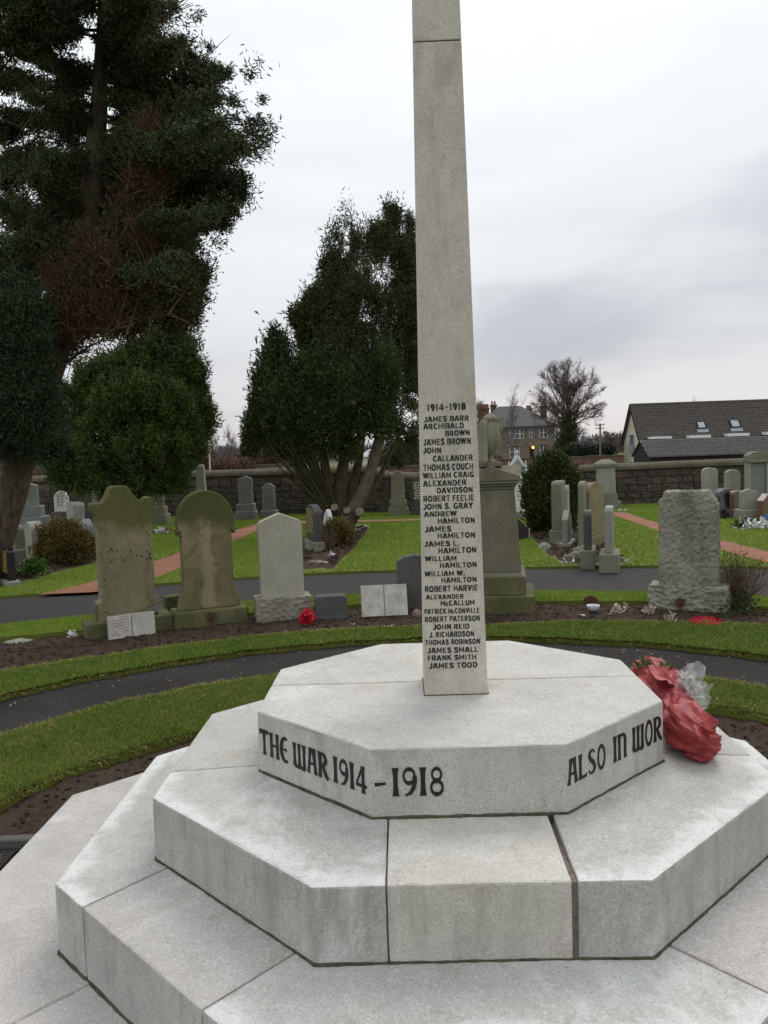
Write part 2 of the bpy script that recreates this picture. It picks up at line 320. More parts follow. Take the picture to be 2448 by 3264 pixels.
def bevel_all(bm, r, ang=.5, seg=1):
    bmesh.ops.recalc_face_normals(bm, faces=bm.faces[:])
    es = [e for e in bm.edges if len(e.link_faces) == 2 and e.calc_face_angle(0) > ang]
    bmesh.ops.bevel(bm, geom=es, offset=r, segments=seg, affect='EDGES', clamp_overlap=True, profile=.6)
def prism_bm(poly, t, bev=.006, y0=None):     # outline in x,z; thickness along y
    bm = bmesh.new(); y0 = -t / 2 if y0 is None else y0
    a = [bm.verts.new((x, y0, z)) for x, z in poly]; b = [bm.verts.new((x, y0 + t, z)) for x, z in poly]; k = len(poly)
    bm.faces.new(a); bm.faces.new(b[::-1])
    for i in range(k): bm.faces.new((a[i], b[i], b[(i + 1) % k], a[(i + 1) % k]))
    bmesh.ops.recalc_face_normals(bm, faces=bm.faces[:])
    if bev: bevel_all(bm, bev)
    return bm
def box_bm(x0, x1, y0, y1, z0, z1, bev=.005, taper=0):
    bm = bmesh.new(); t = taper
    vs = [bm.verts.new(v) for v in ((x0, y0, z0), (x1, y0, z0), (x1, y1, z0), (x0, y1, z0), (x0 + t, y0 + t, z1), (x1 - t, y0 + t, z1), (x1 - t, y1 - t, z1), (x0 + t, y1 - t, z1))]
    for f in ((3, 2, 1, 0), (4, 5, 6, 7), (0, 1, 5, 4), (1, 2, 6, 5), (2, 3, 7, 6), (3, 0, 4, 7)): bm.faces.new([vs[i] for i in f])
    if bev: bevel_all(bm, bev)
    return bm
def rough_bm(bm, cuts, amp, freq, seed=0, keep_bottom=True):
    bmesh.ops.triangulate(bm, faces=bm.faces[:]); bmesh.ops.subdivide_edges(bm, edges=bm.edges[:], cuts=cuts, use_grid_fill=True)
    bmesh.ops.recalc_face_normals(bm, faces=bm.faces[:]); bm.normal_update()
    d = [(v, v.normal.copy()) for v in bm.verts]
    for v, nn in d:
        v.co += nn * amp * (noise.noise(v.co * freq + Vector((seed, seed, 0))) + .6 * noise.noise(v.co * freq * 2.7 + Vector((0, seed, 5))))
    return bm
def ridge_box(x0, x1, y0, y1, z0, z1, n=9, amp=.012, seed=0, fr=14):      # rock-faced block: gridded faces pushed in and out
    bm = bmesh.new(); bmesh.ops.create_cube(bm, size=1); bmesh.ops.subdivide_edges(bm, edges=bm.edges[:], cuts=n, use_grid_fill=True)
    for v in bm.verts: v.co = Vector((x0 + (v.co.x + .5) * (x1 - x0), y0 + (v.co.y + .5) * (y1 - y0), z0 + (v.co.z + .5) * (z1 - z0)))
    bm.normal_update()
    for v, nn in [(v, v.normal.copy()) for v in bm.verts]:
        v.co += nn * amp * (noise.noise(v.co * fr + Vector((seed, 3, seed))) * 1.4 + noise.noise(v.co * fr * 2.6 + Vector((seed, 3, seed))) * .8)
    return bm
def tube(V, Fc, pts, rad, sides=6):           # appends to lists
    pts = [Vector(p) for p in pts]; base = len(V); k = len(pts)
    for i, p in enumerate(pts):
        d = (pts[min(i + 1, k - 1)] - pts[max(i - 1, 0)]); d = d.normalized() if d.length > 1e-9 else Vector((0, 0, 1))
        a = d.cross(Vector((.3, .9, .1))).normalized() if abs(d.y) < .9 else d.cross(Vector((1, 0, 0))).normalized(); b = d.cross(a)
        for j in range(sides):
            t = 2 * PI * j / sides; q = p + (a * math.cos(t) + b * math.sin(t)) * rad[i]; V.append((q.x, q.y, q.z))
    for i in range(k - 1):
        for j in range(sides):
            j2 = (j + 1) % sides
            Fc.append((base + i * sides + j, base + i * sides + j2, base + (i + 1) * sides + j2, base + (i + 1) * sides + j))
def smoothpts(pts, n):
    pts = [Vector(p) for p in pts]; o = []
    for i in range(len(pts) - 1):
        p0, p1, p2, p3 = pts[max(i - 1, 0)], pts[i], pts[i + 1], pts[min(i + 2, len(pts) - 1)]
        for k in range(n):
            t = k / n; o.append(.5 * ((2 * p1) + (p2 - p0) * t + (2 * p0 - 5 * p1 + 4 * p2 - p3) * t * t + (3 * p1 - p0 - 3 * p2 + p3) * t ** 3))
    o.append(pts[-1]); return o
def lathe_bm(prof, seg=20):
    bm = bmesh.new(); rings = []
    for r, z in prof: rings.append([bm.verts.new((r * math.cos(2 * PI * j / seg), r * math.sin(2 * PI * j / seg), z)) for j in range(seg)])
    for a, b in zip(rings, rings[1:]):
        for j in range(seg): bm.faces.new((a[j], a[(j + 1) % seg], b[(j + 1) % seg], b[j]))
    bm.faces.new(rings[0][::-1]); bm.faces.new(rings[-1]); return bm
def inpoly(P, poly):
    x, y = P[:, 0], P[:, 1]; ins = np.zeros(len(P), bool); k = len(poly)
    for i in range(k):
        x1, y1 = poly[i][:2]; x2, y2 = poly[(i + 1) % k][:2]
        if y1 == y2: continue
        cnd = ((y1 > y) != (y2 > y)) & (x < (x2 - x1) * (y - y1) / (y2 - y1) + x1); ins ^= cnd
    return ins

# ------------------------------------------------------------------ the ground
MX, MY, MYAW = .2582, 3.3207, -.0233          # the memorial's centre and turn
def ringpt(a, r): return (MX + r * math.cos(a), MY + r * math.sin(a))
def wob(a, r, amp=.035, f=3.): return r + amp * noise.noise(Vector((math.cos(a) * r * f, math.sin(a) * r * f, r)))+ amp * .5 * noise.noise(Vector((math.cos(a) * r * 9, math.sin(a) * r * 9, r)))
# terrain: level cemetery, then falling gently away beyond the wall
xs = np.array([-900, -400, -200, -120, -80, -50, -30, -20, -12, -6, 0, 6, 12, 20, 30, 50, 80, 120, 200, 400, 900.])
ys = np.array([-200, -60, -20, -5, 0, 4, 8, 12, 16, 20, 24, 28, 36, 48, 64, 90, 130, 200, 350, 700, 1800.])
V = []; T = []
for y in ys:
    for x in xs: V.append((x, y, -.03 if y <= 28 else -.03 - 1.55 * min(1, (y - 28) / 60) + (0 if y < 300 else (y - 300) * .006)))
nx = len(xs)
for j in range(len(ys) - 1):
    for i in range(nx - 1): T.append((j * nx + i, j * nx + i + 1, (j + 1) * nx + i + 1, (j + 1) * nx + i))
tag(mesh_np('ground', V, T, M['field']), kind='structure')
def sheet(name, poly, z, mat, skirt=None):
    bm = bmesh.new(); vs = [bm.verts.new((x, y, z)) for x, y in poly]; f = bm.faces.new(vs)
    if f.normal.z < 0: f.normal_flip()
    if skirt is not None:
        lo = [bm.verts.new((x, y, skirt)) for x, y in poly]; k = len(poly)
        for i in range(k): bm.faces.new((vs[i], vs[(i + 1) % k], lo[(i + 1) % k], lo[i]))
    bmesh.ops.triangulate(bm, faces=[f_ for f_ in bm.faces if len(f_.verts) > 4])
    me = bpy.data.meshes.new(name); bm.to_mesh(me); bm.free(); me.materials.append(M[mat]); o = bpy.data.objects.new(name, me); C.objects.link(o)
    return tag(o, kind='structure')
def quadstrip(name, A, B, z, mat, kind='structure', skirt=None):
    bm = bmesh.new(); a = [bm.verts.new((p[0], p[1], z)) for p in A]; b = [bm.verts.new((p[0], p[1], z)) for p in B]
    for i in range(len(a) - 1): bm.faces.new((a[i], a[i + 1], b[i + 1], b[i]))
    if skirt is not None:
        for R in (a, b):
            lo = [bm.verts.new((v.co.x, v.co.y, skirt)) for v in R]
            for i in range(len(R) - 1): bm.faces.new((R[i], R[i + 1], lo[i + 1], lo[i]))
    return tag(obj(name, bm, mat), kind=kind)
LZ = .035
# tarmac ring path round the memorial
A_ = [2 * PI * i / 180 for i in range(181)]
quadstrip('path', [ringpt(a, 3.2) for a in A_], [ringpt(a, 4.28) for a in A_], 0, 'tarmac')
# soil collar around the lowest slab, and the inner lawn with a gap for the approach on the left
bmc = bmesh.new(); gr = []
for k in range(14):
    r = .6 + 2.3 * k / 13
    gr.append([bmc.verts.new((*ringpt(a, r), .004 + (.022 * noise.noise(Vector((*ringpt(a, r), 0)) * 3) + .02 * noise.noise(Vector((*ringpt(a, r), 3)) * 11)) - .012)) for a in A_[:-1]])
for a, b in zip(gr, gr[1:]):
    for j in range(180): bmc.faces.new((a[j], a[(j + 1) % 180], b[(j + 1) % 180], b[j]))
tag(obj('soil', bmc, 'soil', smooth=True), kind='structure')
def rin(a):       # inner edge of the lawn ring
    d = math.degrees(a) % 360
    return 2.30 + .42 * max(0, math.cos(math.radians(d - 30))) ** 2 + .12 * max(0, math.cos(math.radians(d - 170))) ** 4
n1 = 240; a0, a1 = math.radians(-165), math.radians(170)
AA = [a0 + (a1 - a0) * i / n1 for i in range(n1 + 1)]
LI = [ringpt(a, wob(a, rin(a), .03)) for a in AA]; LO = [ringpt(a, wob(a, 3.33, .035)) for a in AA]
quadstrip('lawn', LI, LO, LZ, 'lawn', skirt=-.03)
near_poly = LI + LO[::-1]
# approach path and its kerb on the left
sheet('path', [(-9, 2.3), (-1.72, 2.3), (-1.72, 3.70), (-9, 3.70)], .008, 'tarmac')
kb = empty('path_kerb', (-2.9, 3.735, 0), 0, 'low grey concrete kerb between bare soil and tarmac left of memorial', 'kerb')
for k in range(4): obj('kerb_stone', box_bm(-1.25 + .625 * k + .004, -.625 + .625 * k - .004, -.03, .03, -.03, .045, .006), 'dark_gran', kb)
# bed of soil behind the ring, bounded by measured edges
def smooth2(px, n=8): return [(p.x, p.y) for p in smoothpts([G(*q) for q in px], n)]
bed_lo = [(-5.6, 4.3), (-4.9, 5.4)] + smooth2([(-320, 2190), (0, 2150), (300, 2108), (500, 2078), (800, 2041), (1050, 2019), (1333, 2007), (1538, 2005), (1810, 1992), (2200, 1995), (2448, 2004), (2800, 2030)]) + [(5.9, 5.8), (6.6, 4.6)]
bed_hi = [(-6.5, 4.6), (-6.1, 5.9)] + smooth2([(-300, 2075), (0, 2042), (250, 2020), (500, 1998), (800, 1962), (1000, 1944), (1300, 1928), (1700, 1925), (2080, 1926), (2448, 1944), (2800, 1975)]) + [(6.9, 6.4), (7.4, 4.7)]
def resample(P, n):
    P = [Vector((p[0], p[1], 0)) for p in P]; d = [0]
    for a, b in zip(P, P[1:]): d.append(d[-1] + (b - a).length)
    o = []; j = 0
    for i in range(n):
        t = d[-1] * i / (n - 1)
        while j < len(P) - 2 and d[j + 1] < t: j += 1
        o.append(P[j].lerp(P[j + 1], min(1, (t - d[j]) / max(1e-9, d[j + 1] - d[j]))))
    return o
NB = 300
BL, BH = resample(bed_lo, NB), resample(bed_hi, NB)
for P, s in ((BL, 1), (BH, 2)):
    for p in P[10:-10]: p.y += .03 * noise.noise(p * 3 + Vector((0, 0, s))) + .015 * noise.noise(p * 9)
bm = bmesh.new(); rows = []
def bedz(p, v):
    e = math.sin(PI * min(1, max(0, v)))
    return -.022 + .05 * e ** .6 + .03 * e * noise.noise(p * 2.2) + .016 * noise.noise(p * 9) + .010 * noise.noise(p * 23)
for k in range(31):
    v = -.06 + 1.12 * k / 30; rows.append([])
    for a, b in zip(BL, BH):
        p = a.lerp(b, v); rows[-1].append(bm.verts.new((p.x, p.y, bedz(p, v))))
for a, b in zip(rows, rows[1:]):
    for j in range(NB - 1): bm.faces.new((a[j], a[j + 1], b[j + 1], b[j]))
tag(obj('flower_bed_soil', bm, 'soil', smooth=True), kind='structure')
# grass strip between ring path and bed
SO = [ringpt(math.radians(184 - 188 * i / (NB - 1)), wob(math.radians(184 - 188 * i / (NB - 1)), 4.17, .04)) for i in range(NB)]
quadstrip('lawn', SO, [(p.x, p.y) for p in BL], LZ, 'lawn', skirt=-.03)
strip_poly = SO + [(p.x, p.y) for p in BL][::-1]
# grass strip behind the bed, tarmac path behind it, lawns beyond
fp_lo = [(-9, 5.2), (-6.5, 7.2)] + smooth2([(-300, 2050), (0, 2003), (275, 1973), (650, 1938), (990, 1909), (1400, 1897), (1900, 1894), (2448, 1912), (2800, 1935)]) + [(8.5, 7.0), (12, 5.0)]
fp_hi = [(-13, 7.2), (-9, 9.4)] + smooth2([(-300, 1945), (0, 1910), (300, 1886), (500, 1868), (900, 1840), (1200, 1826), (1900, 1811), (2448, 1814), (2800, 1822)]) + [(9.5, 10.2), (14, 7.6)]
PL, PH = resample(fp_lo, NB), resample(fp_hi, NB)
quadstrip('lawn', [(p.x, p.y) for p in BH], [(p.x, p.y) for p in PL], LZ, 'lawn', skirt=-.03)
back_poly = [(p.x, p.y) for p in BH] + [(p.x, p.y) for p in PL][::-1]
quadstrip('path', [(p.x, p.y - .12) for p in PL], [(p.x, p.y + .12) for p in PH], 0, 'tarmac_far')
WALL = lambda x: 22.6 - .22 * x if x < 0 else 22.6
far_edge = [(p.x, p.y) for p in PH]
far_poly = far_edge + [(22, 8), (22, WALL(22) - .02), (0, WALL(0) - .02), (-22, WALL(-22) - .02), (-22, 8)]
sheet('lawn', far_poly, LZ, 'lawn', -.03)
# red ash paths through the far lawn
def pxpoly(L_, z=LZ): return [tuple(G(x, y, z)[:2]) for x, y in L_]
ash_l = pxpoly([(120, 1896), (250, 1868), (400, 1822), (545, 1772), (640, 1733), (760, 1688), (830, 1668), (860, 1672), (818, 1693), (700, 1748), (560, 1818), (430, 1868), (330, 1884), (290, 1889)])
ash_w = pxpoly([(830, 1664), (1150, 1659), (1340, 1655), (1340, 1660), (1150, 1665), (850, 1672)])
ash_r = pxpoly([(1930, 1633), (1995, 1634), (2060, 1657), (2100, 1668), (2200, 1700), (2290, 1720), (2448, 1759), (2700, 1810), (2700, 1855), (2448, 1795), (2290, 1752), (2100, 1694), (2010, 1662)])
for P, z in ((ash_l, .041), (ash_w, .045), (ash_r, .041)): sheet('ash_path', P, z, 'ash')
def mound(poly, h, res=.12, seed=0):
    xs_ = [p[0] for p in poly]; ys_ = [p[1] for p in poly]; cx, cy = sum(xs_) / len(xs_), sum(ys_) / len(ys_)
    bm = bmesh.new(); P = resample(list(poly) + [poly[0]], 61)[:-1]; rings = []
    for k in range(9):
        t = 1 - k / 8.5; rings.append([])
        for p in P:
            q = Vector((cx + (p.x - cx) * t, cy + (p.y - cy) * t, 0)); rings[-1].append(bm.verts.new((q.x, q.y, LZ - .01 + h * (1 - t ** 3) + .03 * (1 - t) * noise.noise(q * 6) + (.02 * noise.noise(q * 14) if k else 0))))
    for a, b in zip(rings, rings[1:]):
        for j in range(60): bm.faces.new((a[j], a[(j + 1) % 60], b[(j + 1) % 60], b[j]))
    bm.faces.new(rings[-1]); return tag(obj('flower_bed_soil', bm, 'soil'), kind='structure')
bed_m = pxpoly([(1165, 1672), (1085, 1668), (960, 1720), (950, 1780), (930, 1822), (1060, 1820), (1110, 1770), (1135, 1745), (1165, 1705), (1180, 1682)])
bed_r = pxpoly([(1690, 1715), (1660, 1680), (1700, 1662), (1850, 1665), (1900, 1720), (1955, 1760), (2020, 1796), (1960, 1803), (1800, 1803), (1735, 1766)])
bed_l = pxpoly([(-60, 1890), (30, 1868), (110, 1850), (200, 1822), (330, 1792), (330, 1735), (230, 1690), (60, 1700), (-60, 1760)])
for P in (bed_m, bed_r, bed_l): mound(P, .05)
BEDS = [bed_m, bed_r, bed_l, ash_l, ash_w, ash_r]
# grass blades
def blades(name, poly, density, h, wdt, mat, excl=(), seed=0, z=LZ, bbox=None, lean=.6):
    R = np.random.RandomState(seed); P = np.array([p[:2] for p in poly]); lo, hi = P.min(0), P.max(0)
    if bbox: lo = np.maximum(lo, bbox[0]); hi = np.minimum(hi, bbox[1])
    n = int(np.prod(hi - lo) * density); Q = lo + R.rand(n, 2) * (hi - lo)
    # only where the lens can see, with a margin for a step to the side
    Q = Q[(np.abs(Q[:, 0]) < Q[:, 1] * .52 + 1.0)]
    Q = Q[inpoly(Q, poly)]
    for e in excl: Q = Q[~inpoly(Q, e)]
    n = len(Q); hh = h * (.5 + R.rand(n) * .8) ; a = R.rand(n) * 2 * PI; ln = R.rand(n) * lean; la = R.rand(n) * 2 * PI; ww = wdt * (.6 + .8 * R.rand(n))
    z0 = z - .004; V = np.zeros((n, 3, 3)); dx, dy = np.cos(a) * ww / 2, np.sin(a) * ww / 2
    V[:, 0] = np.stack([Q[:, 0] - dx, Q[:, 1] - dy, np.full(n, z0)], 1); V[:, 1] = np.stack([Q[:, 0] + dx, Q[:, 1] + dy, np.full(n, z0)], 1)
    V[:, 2] = np.stack([Q[:, 0] + np.cos(la) * hh * ln, Q[:, 1] + np.sin(la) * hh * ln, z0 + hh], 1)
    return tag(mesh_np(name, V.reshape(-1, 3), np.arange(n * 3).reshape(-1, 3), M[mat]), 'short green grass blades covering the lawn', 'grass', kind='stuff')
g1 = blades('grass', near_poly, 24000, .021, .006, 'blade', lean=.9, seed=1, bbox=((-4, 3.6), (4, 7)))
g2 = blades('grass', strip_poly, 15000, .023, .007, 'blade_strip', lean=.9, seed=2, bbox=((-4.2, 5.4), (4.6, 9)))
g3 = blades('grass', back_poly, 7000, .03, .008, 'blade_far', seed=3, bbox=((-5, 7), (5.5, 11)))
g4 = blades('grass', far_poly, 1400, .035, .016, 'blade_far', BEDS, 4, bbox=((-11, 9), (11, 26)))
g1['label'] = 'olive green grass on the inner lawn next to the memorial steps'; g2['label'] = 'green grass strip between the ring path and the soil bed'
g3['label'] = 'bright grass strip behind the row of headstones'; g4['label'] = 'bright green lawn grass between far path and stone wall'
# yellowed tufts leaning over the cut edges of the near lawns
def edge_tufts(name, P, n, seed, hmax, out_, label):
    R = np.random.RandomState(seed); P = np.array([p[:2] for p in P]); i = R.randint(0, len(P) - 1, n); t = R.rand(n)[:, None]
    Q = P[i] * (1 - t) + P[i + 1] * t; d = P[i + 1] - P[i]; d /= np.linalg.norm(d, axis=1)[:, None] + 1e-9; nn = np.stack([-d[:, 1], d[:, 0]], 1) * out_
    Q = Q - nn * (R.rand(n)[:, None] * .06 - .0); L_ = hmax * (.3 + R.rand(n)); a = R.randn(n) * .6
    T_ = np.stack([Q[:, 0] + nn[:, 0] * L_ * .8 + d[:, 0] * L_ * a, Q[:, 1] + nn[:, 1] * L_ * .8 + d[:, 1] * L_ * a, LZ + L_ * (R.rand(n) * 1.0 - .45)], 1)
    w_ = .0055; V = np.zeros((n, 3, 3)); V[:, 0, :2] = Q - d * w_; V[:, 1, :2] = Q + d * w_; V[:, :2, 2] = LZ; V[:, 2] = T_
    k = (np.abs(Q[:, 0]) < Q[:, 1] * .52 + 1); V = V[k]
    tag(mesh_np(name, V.reshape(-1, 3), np.arange(len(V) * 3).reshape(-1, 3), M['edge_grass']), label, 'grass', kind='stuff')
M['edge_grass'] = grassmat('edge_grass', (.13, .14, .03), (.22, .19, .06), (.33, .26, .10))
edge_tufts('grass', LO, 16000, 5, .045, -1, 'dry grass fringe along the outer edge of the inner lawn')
edge_tufts('grass', LI, 12000, 6, .045, 1, 'grass fringe hanging over the soil beside the memorial')
edge_tufts('grass', SO, 22000, 7, .05, -1, 'yellowed grass fringe along the far edge of the ring path')
edge_tufts('grass', [(p.x, p.y) for p in BL], 15000, 8, .045, 1, 'grass fringe at the near edge of the soil bed')
# clods, twigs and crumbs on the soil
def clods(name, pts, size, mat, seed, label):
    R = np.random.RandomState(seed); n = len(pts); base = np.array([(1, 0, 0), (-1, 0, 0), (0, 1, 0), (0, -1, 0), (0, 0, 1), (0, 0, -.4)], float)
    F_ = np.array([(0, 2, 4), (2, 1, 4), (1, 3, 4), (3, 0, 4), (2, 0, 5), (1, 2, 5), (3, 1, 5), (0, 3, 5)])
    V = np.zeros((n, 6, 3)); s = size * (.3 + R.rand(n) ** 2 * 1.4)
    V[:] = base[None] * s[:, None, None] * (.6 + .8 * R.rand(n, 6, 1)); V[:, :, 2] *= .7
    a = R.rand(n) * 6.28; c_, s_ = np.cos(a), np.sin(a); x = V[:, :, 0] * c_[:, None] - V[:, :, 1] * s_[:, None]; y = V[:, :, 0] * s_[:, None] + V[:, :, 1] * c_[:, None]; V[:, :, 0] = x; V[:, :, 1] = y
    V += np.array(pts)[:, None, :]
    F2 = (np.arange(n) * 6)[:, None, None] + F_[None]
    return tag(mesh_np(name, V.reshape(-1, 3), F2.reshape(-1, 3), M[mat]), label, 'soil', kind='stuff')
pts = []
for i in range(9000):
    u = rnd.random() * (NB - 1); j = int(u); v = rnd.uniform(.02, .97); p = BL[j].lerp(BL[min(j + 1, NB - 1)], u - j).lerp(BH[j].lerp(BH[min(j + 1, NB - 1)], u - j), v); pts.append((p.x, p.y, bedz(p, v)))
clods('soil_clods', pts, .016, 'soil', 3, 'brown crumbs of earth in the long curved bed')
pts = []
for i in range(5000):
    a = rnd.uniform(-PI, PI); r = rnd.uniform(1.75, 2.7); x, y = ringpt(a, r); pts.append((x, y, .004 + .022 * noise.noise(Vector((x, y, 0)) * 3) - .008))
clods('soil_clods', pts, .012, 'soil', 4, 'brown crumbs of earth around the memorial slab')
pts = []
for P in (bed_m, bed_r, bed_l):
    cx, cy = sum(p[0] for p in P) / len(P), sum(p[1] for p in P) / len(P)
    for i in range(500):
        p = P[rnd.randrange(len(P))]; q = P[rnd.randrange(len(P))]; t = rnd.random(); k = rnd.random() ** .5 * .9
        x = cx + ((p[0] * t + q[0] * (1 - t)) - cx) * k; y = cy + ((p[1] * t + q[1] * (1 - t)) - cy) * k; pts.append((x, y, LZ + .04))
clods('soil_clods', pts, .03, 'soil', 5, 'brown crumbs of earth in the beds on the far lawn')
R = np.random.RandomState(11); pts = []
for i in range(110):
    a = R.uniform(.2, 2.9); r = R.choice([R.uniform(3.35, 3.5), R.uniform(3.35, 4.1), R.uniform(4.0, 4.15)]); pts.append((*ringpt(a, r), .004))
tag(clods('leaf_litter', pts, .006, 'dried', 6, 'tiny pale leaf and grit crumbs on the ring path'), cat='leaf litter')

R = np.random.RandomState(12); V = []
for i in range(170):        # a few fallen leaves on the turf and tarmac
    a = R.uniform(.1, 3.05); r = R.uniform(2.4, 4.7); x, y = ringpt(a, r); z = .008 if 3.33 < r < 4.17 or r < 2.75 else LZ + .018
    l = R.uniform(.010, .024); t = R.uniform(0, 6.28); u = np.array([math.cos(t), math.sin(t), R.uniform(-.3, .3)]) * l; w_ = np.array([-math.sin(t), math.cos(t), R.uniform(-.3, .3)]) * l * .5; c_ = np.array([x, y, z])
    V += [c_ - u, c_ + w_, c_ + u, c_ - u, c_ + u, c_ - w_]
M['fallen'] = plain('fallen_leaf', (.17, .105, .045), .8, .2, .5, 30)
tag(mesh_np('fallen_leaves', np.array(V), np.arange(len(V)).reshape(-1, 3), M['fallen']), 'small brown fallen leaves scattered on turf and ring path', 'fallen leaves', kind='stuff')
# ------------------------------------------------------------------ the memorial
BZ = .07
T1 = dict(wx=.7463, wy=.7217, cx=.312, cy=.298, z=.7452); T2 = dict(wx=1.1005, wy=1.101, cx=.4685, cy=.4683, z=.4982)
T3 = dict(wx=1.4111, wy=1.4111, cx=.5955, cy=.5962, z=.2574); T4 = dict(wx=1.9091, wy=1.9091, cx=.7766, cy=.7736, z=0.)
mem = empty('war_memorial', (MX, MY, 0), MYAW, 'pale granite war memorial with names on a tapered shaft over stepped octagonal base', 'war memorial')
def octo(t, g=0.):
    a, b, c, d = t['wx'] + g, t['wy'] + g, t['cx'] + g * .414, t['cy'] + g * .414
    return [(-c, -b), (c, -b), (a, -d), (a, d), (c, b), (-c, b), (-a, d), (-a, -d)]
def clip(poly, a, b, c):             # keep a*x+b*y<=c
    o = []
    for i in range(len(poly)):
        p, q = poly[i], poly[(i + 1) % len(poly)]; fp, fq = a * p[0] + b * p[1] - c, a * q[0] + b * q[1] - c
        if fp <= 0: o.append(p)
        if (fp < 0 < fq) or (fq < 0 < fp):
            t = fp / (fp - fq); o.append((p[0] + (q[0] - p[0]) * t, p[1] + (q[1] - p[1]) * t))
    return o
def onorm(t, x, y): return max(abs(x) / t['wx'], abs(y) / t['wy'], (abs(x) + abs(y)) / (t['wx'] + t['cy']))
def tier_top(t, x, y, k=.06): return BZ + t['z'] + k * t['wx'] * (1 - onorm(t, x, y))
def block(t, halfs, zlo, mat, k=.06, label=None, bev=.007):
    P = octo(t)
    for h in halfs: P = clip(P, *h)
    bm = bmesh.new(); lo = [bm.verts.new((x, y, zlo)) for x, y in P]; hi = [bm.verts.new((x, y, tier_top(t, x, y, k))) for x, y in P]; n_ = len(P)
    bm.faces.new(lo[::-1]); bm.faces.new(hi)
    for i in range(n_): bm.faces.new((lo[i], lo[(i + 1) % n_], hi[(i + 1) % n_], hi[i]))
    bevel_all(bm, bev, .3, 2); worn(bm)
    o = obj('stone_block', bm, mat, mem)
    if label: o['label'] = label
    return o
def worn(bm, step=.035, amp=.0016):     # weather the arrises: fine waviness and a few chips
    es = [e for e in bm.edges if e.calc_length() > .10]
    bmesh.ops.triangulate
    for e in es:
        if not e.is_valid: continue
        bmesh.ops.subdivide_edges(bm, edges=[e], cuts=max(1, min(60, int(e.calc_length() / step))))
    cx = sum((v.co for v in bm.verts), Vector()) / len(bm.verts)
    for v in bm.verts:
        d = Vector((noise.noise(v.co * 22), noise.noise(v.co * 22 + Vector((7, 0, 0))), noise.noise(v.co * 22 + Vector((0, 7, 0))))) * amp; ch = noise.noise(v.co * 9 + Vector((3, 3, 3))) + .5 * noise.noise(v.co * 31)
        if ch > .60: d += (cx - v.co).normalized() * .006 * min(1, (ch - .60) * 5)
        if v.co.z > .01: v.co += d
def core(t, zlo, mat='mortar', dz=.010, g=-.012, k=.06):
    bm = bmesh.new(); P = octo(t, g); lo = [bm.verts.new((x, y, zlo)) for x, y in P]; hi = [bm.verts.new((x, y, tier_top(t, x, y, k) - dz)) for x, y in P]
    c_ = bm.verts.new((0, 0, BZ + t['z'] - dz))
    for i in range(8):
        bm.faces.new((lo[i], lo[(i + 1) % 8], hi[(i + 1) % 8], hi[i])); bm.faces.new((hi[i], hi[(i + 1) % 8], c_))
    return obj('mortar_core', bm, mat, mem)
def dirt_line(t, k=.06, g=.005, h=.004, up=None):       # narrow dirty bedding joint at the foot of a tier, following the step below
    bm = bmesh.new(); P = octo(t, g); c_ = []
    for i in range(8):
        p, q = P[i], P[(i + 1) % 8]; n_ = 40
        for j in range(n_):
            x, y = p[0] + (q[0] - p[0]) * j / n_, p[1] + (q[1] - p[1]) * j / n_; z = tier_top(up, x, y, k); hh = h * (1 + .9 * noise.noise(Vector((x * 19, y * 19, 1))))
            e = 1 + .0035 * noise.noise(Vector((x * 40, y * 40, z)))
            c_.append([bm.verts.new(v) for v in ((x * e, y * e, z - .03), (x * e, y * e, z + max(.0015, hh) * .5), (x * .993, y * .993, z + max(.002, hh)))])
    for i in range(len(c_)):
        a, b = c_[i], c_[(i + 1) % len(c_)]
        for m_ in range(2): bm.faces.new((a[m_], b[m_], b[m_ + 1], a[m_ + 1]))
    return obj('bedding_joint', bm, 'dirt_joint', mem)
h = .0022
block(T1, [(0, 1, .04 - h)], BZ + .46, 'g_top', .0); block(T1, [(0, -1, -.04 - h)], BZ + .46, 'g_top', .0); core(T1, BZ + .45, dz=.012, k=0, g=-.012)
zl = BZ + T3['z'] - .02
block(T2, [(1, 0, -.262 - h), (0, 1, -.232 - h)], zl, 'g_green'); block(T2, [(-1, 0, .262 - h), (1, 0, .257 - .009), (0, 1, 0)], zl, 'g_warm')
block(T2, [(-1, 0, -.257 - .009), (0, 1, -.212 - h)], zl, 'g_green')
block(T2, [(1, 0, -.262 - h), (0, -1, .232 - h)], zl, 'g_grey'); block(T2, [(-1, 0, .262 - h), (1, 0, .257 - h), (0, -1, -.01)], zl, 'g_grey'); block(T2, [(-1, 0, -.257 - h), (0, -1, .212 - h)], zl, 'g_grey')
core(T2, zl)
q = .51
def eight(t, q, zlo, mats, g, k):
    dirs = [(-1, -1), (1, -1), (1, 1), (-1, 1)]
    for i, (sx, sy) in enumerate(dirs):          # corner blocks
        block(t, [(sx, -sy, q - g), (-sx, sy, q - g), (-sx, -sy, -.32)], zlo, mats[i], k)
    for i, (sx, sy) in enumerate([(0, -1), (1, 0), (0, 1), (-1, 0)]):   # side blocks
        if sx == 0: hs = [(1, -sy, -q - g) if False else (1, sy * -1, 9), ]; hs = [(1, -sy, -q - g), (-1, -sy, -q - g)]
        else: hs = [(-sx, 1, -q - g), (-sx, -1, -q - g)]
        block(t, hs, zlo, mats[4 + i], k)
eight(T3, q, BZ - .03, ['g_pink', 'g_pink', 'g_pink', 'g_edge', 'g_edge', 'g_edge', 'g_edge', 'g_edge'], .004, .06); core(T3, BZ - .03)
eight(T4, .47, -.06, ['g_pink', 'g_pink', 'g_grey', 'g_pink', 'g_pink', 'g_pink', 'g_grey', 'g_pink'], .003, .03); core(T4, -.06, k=.03)
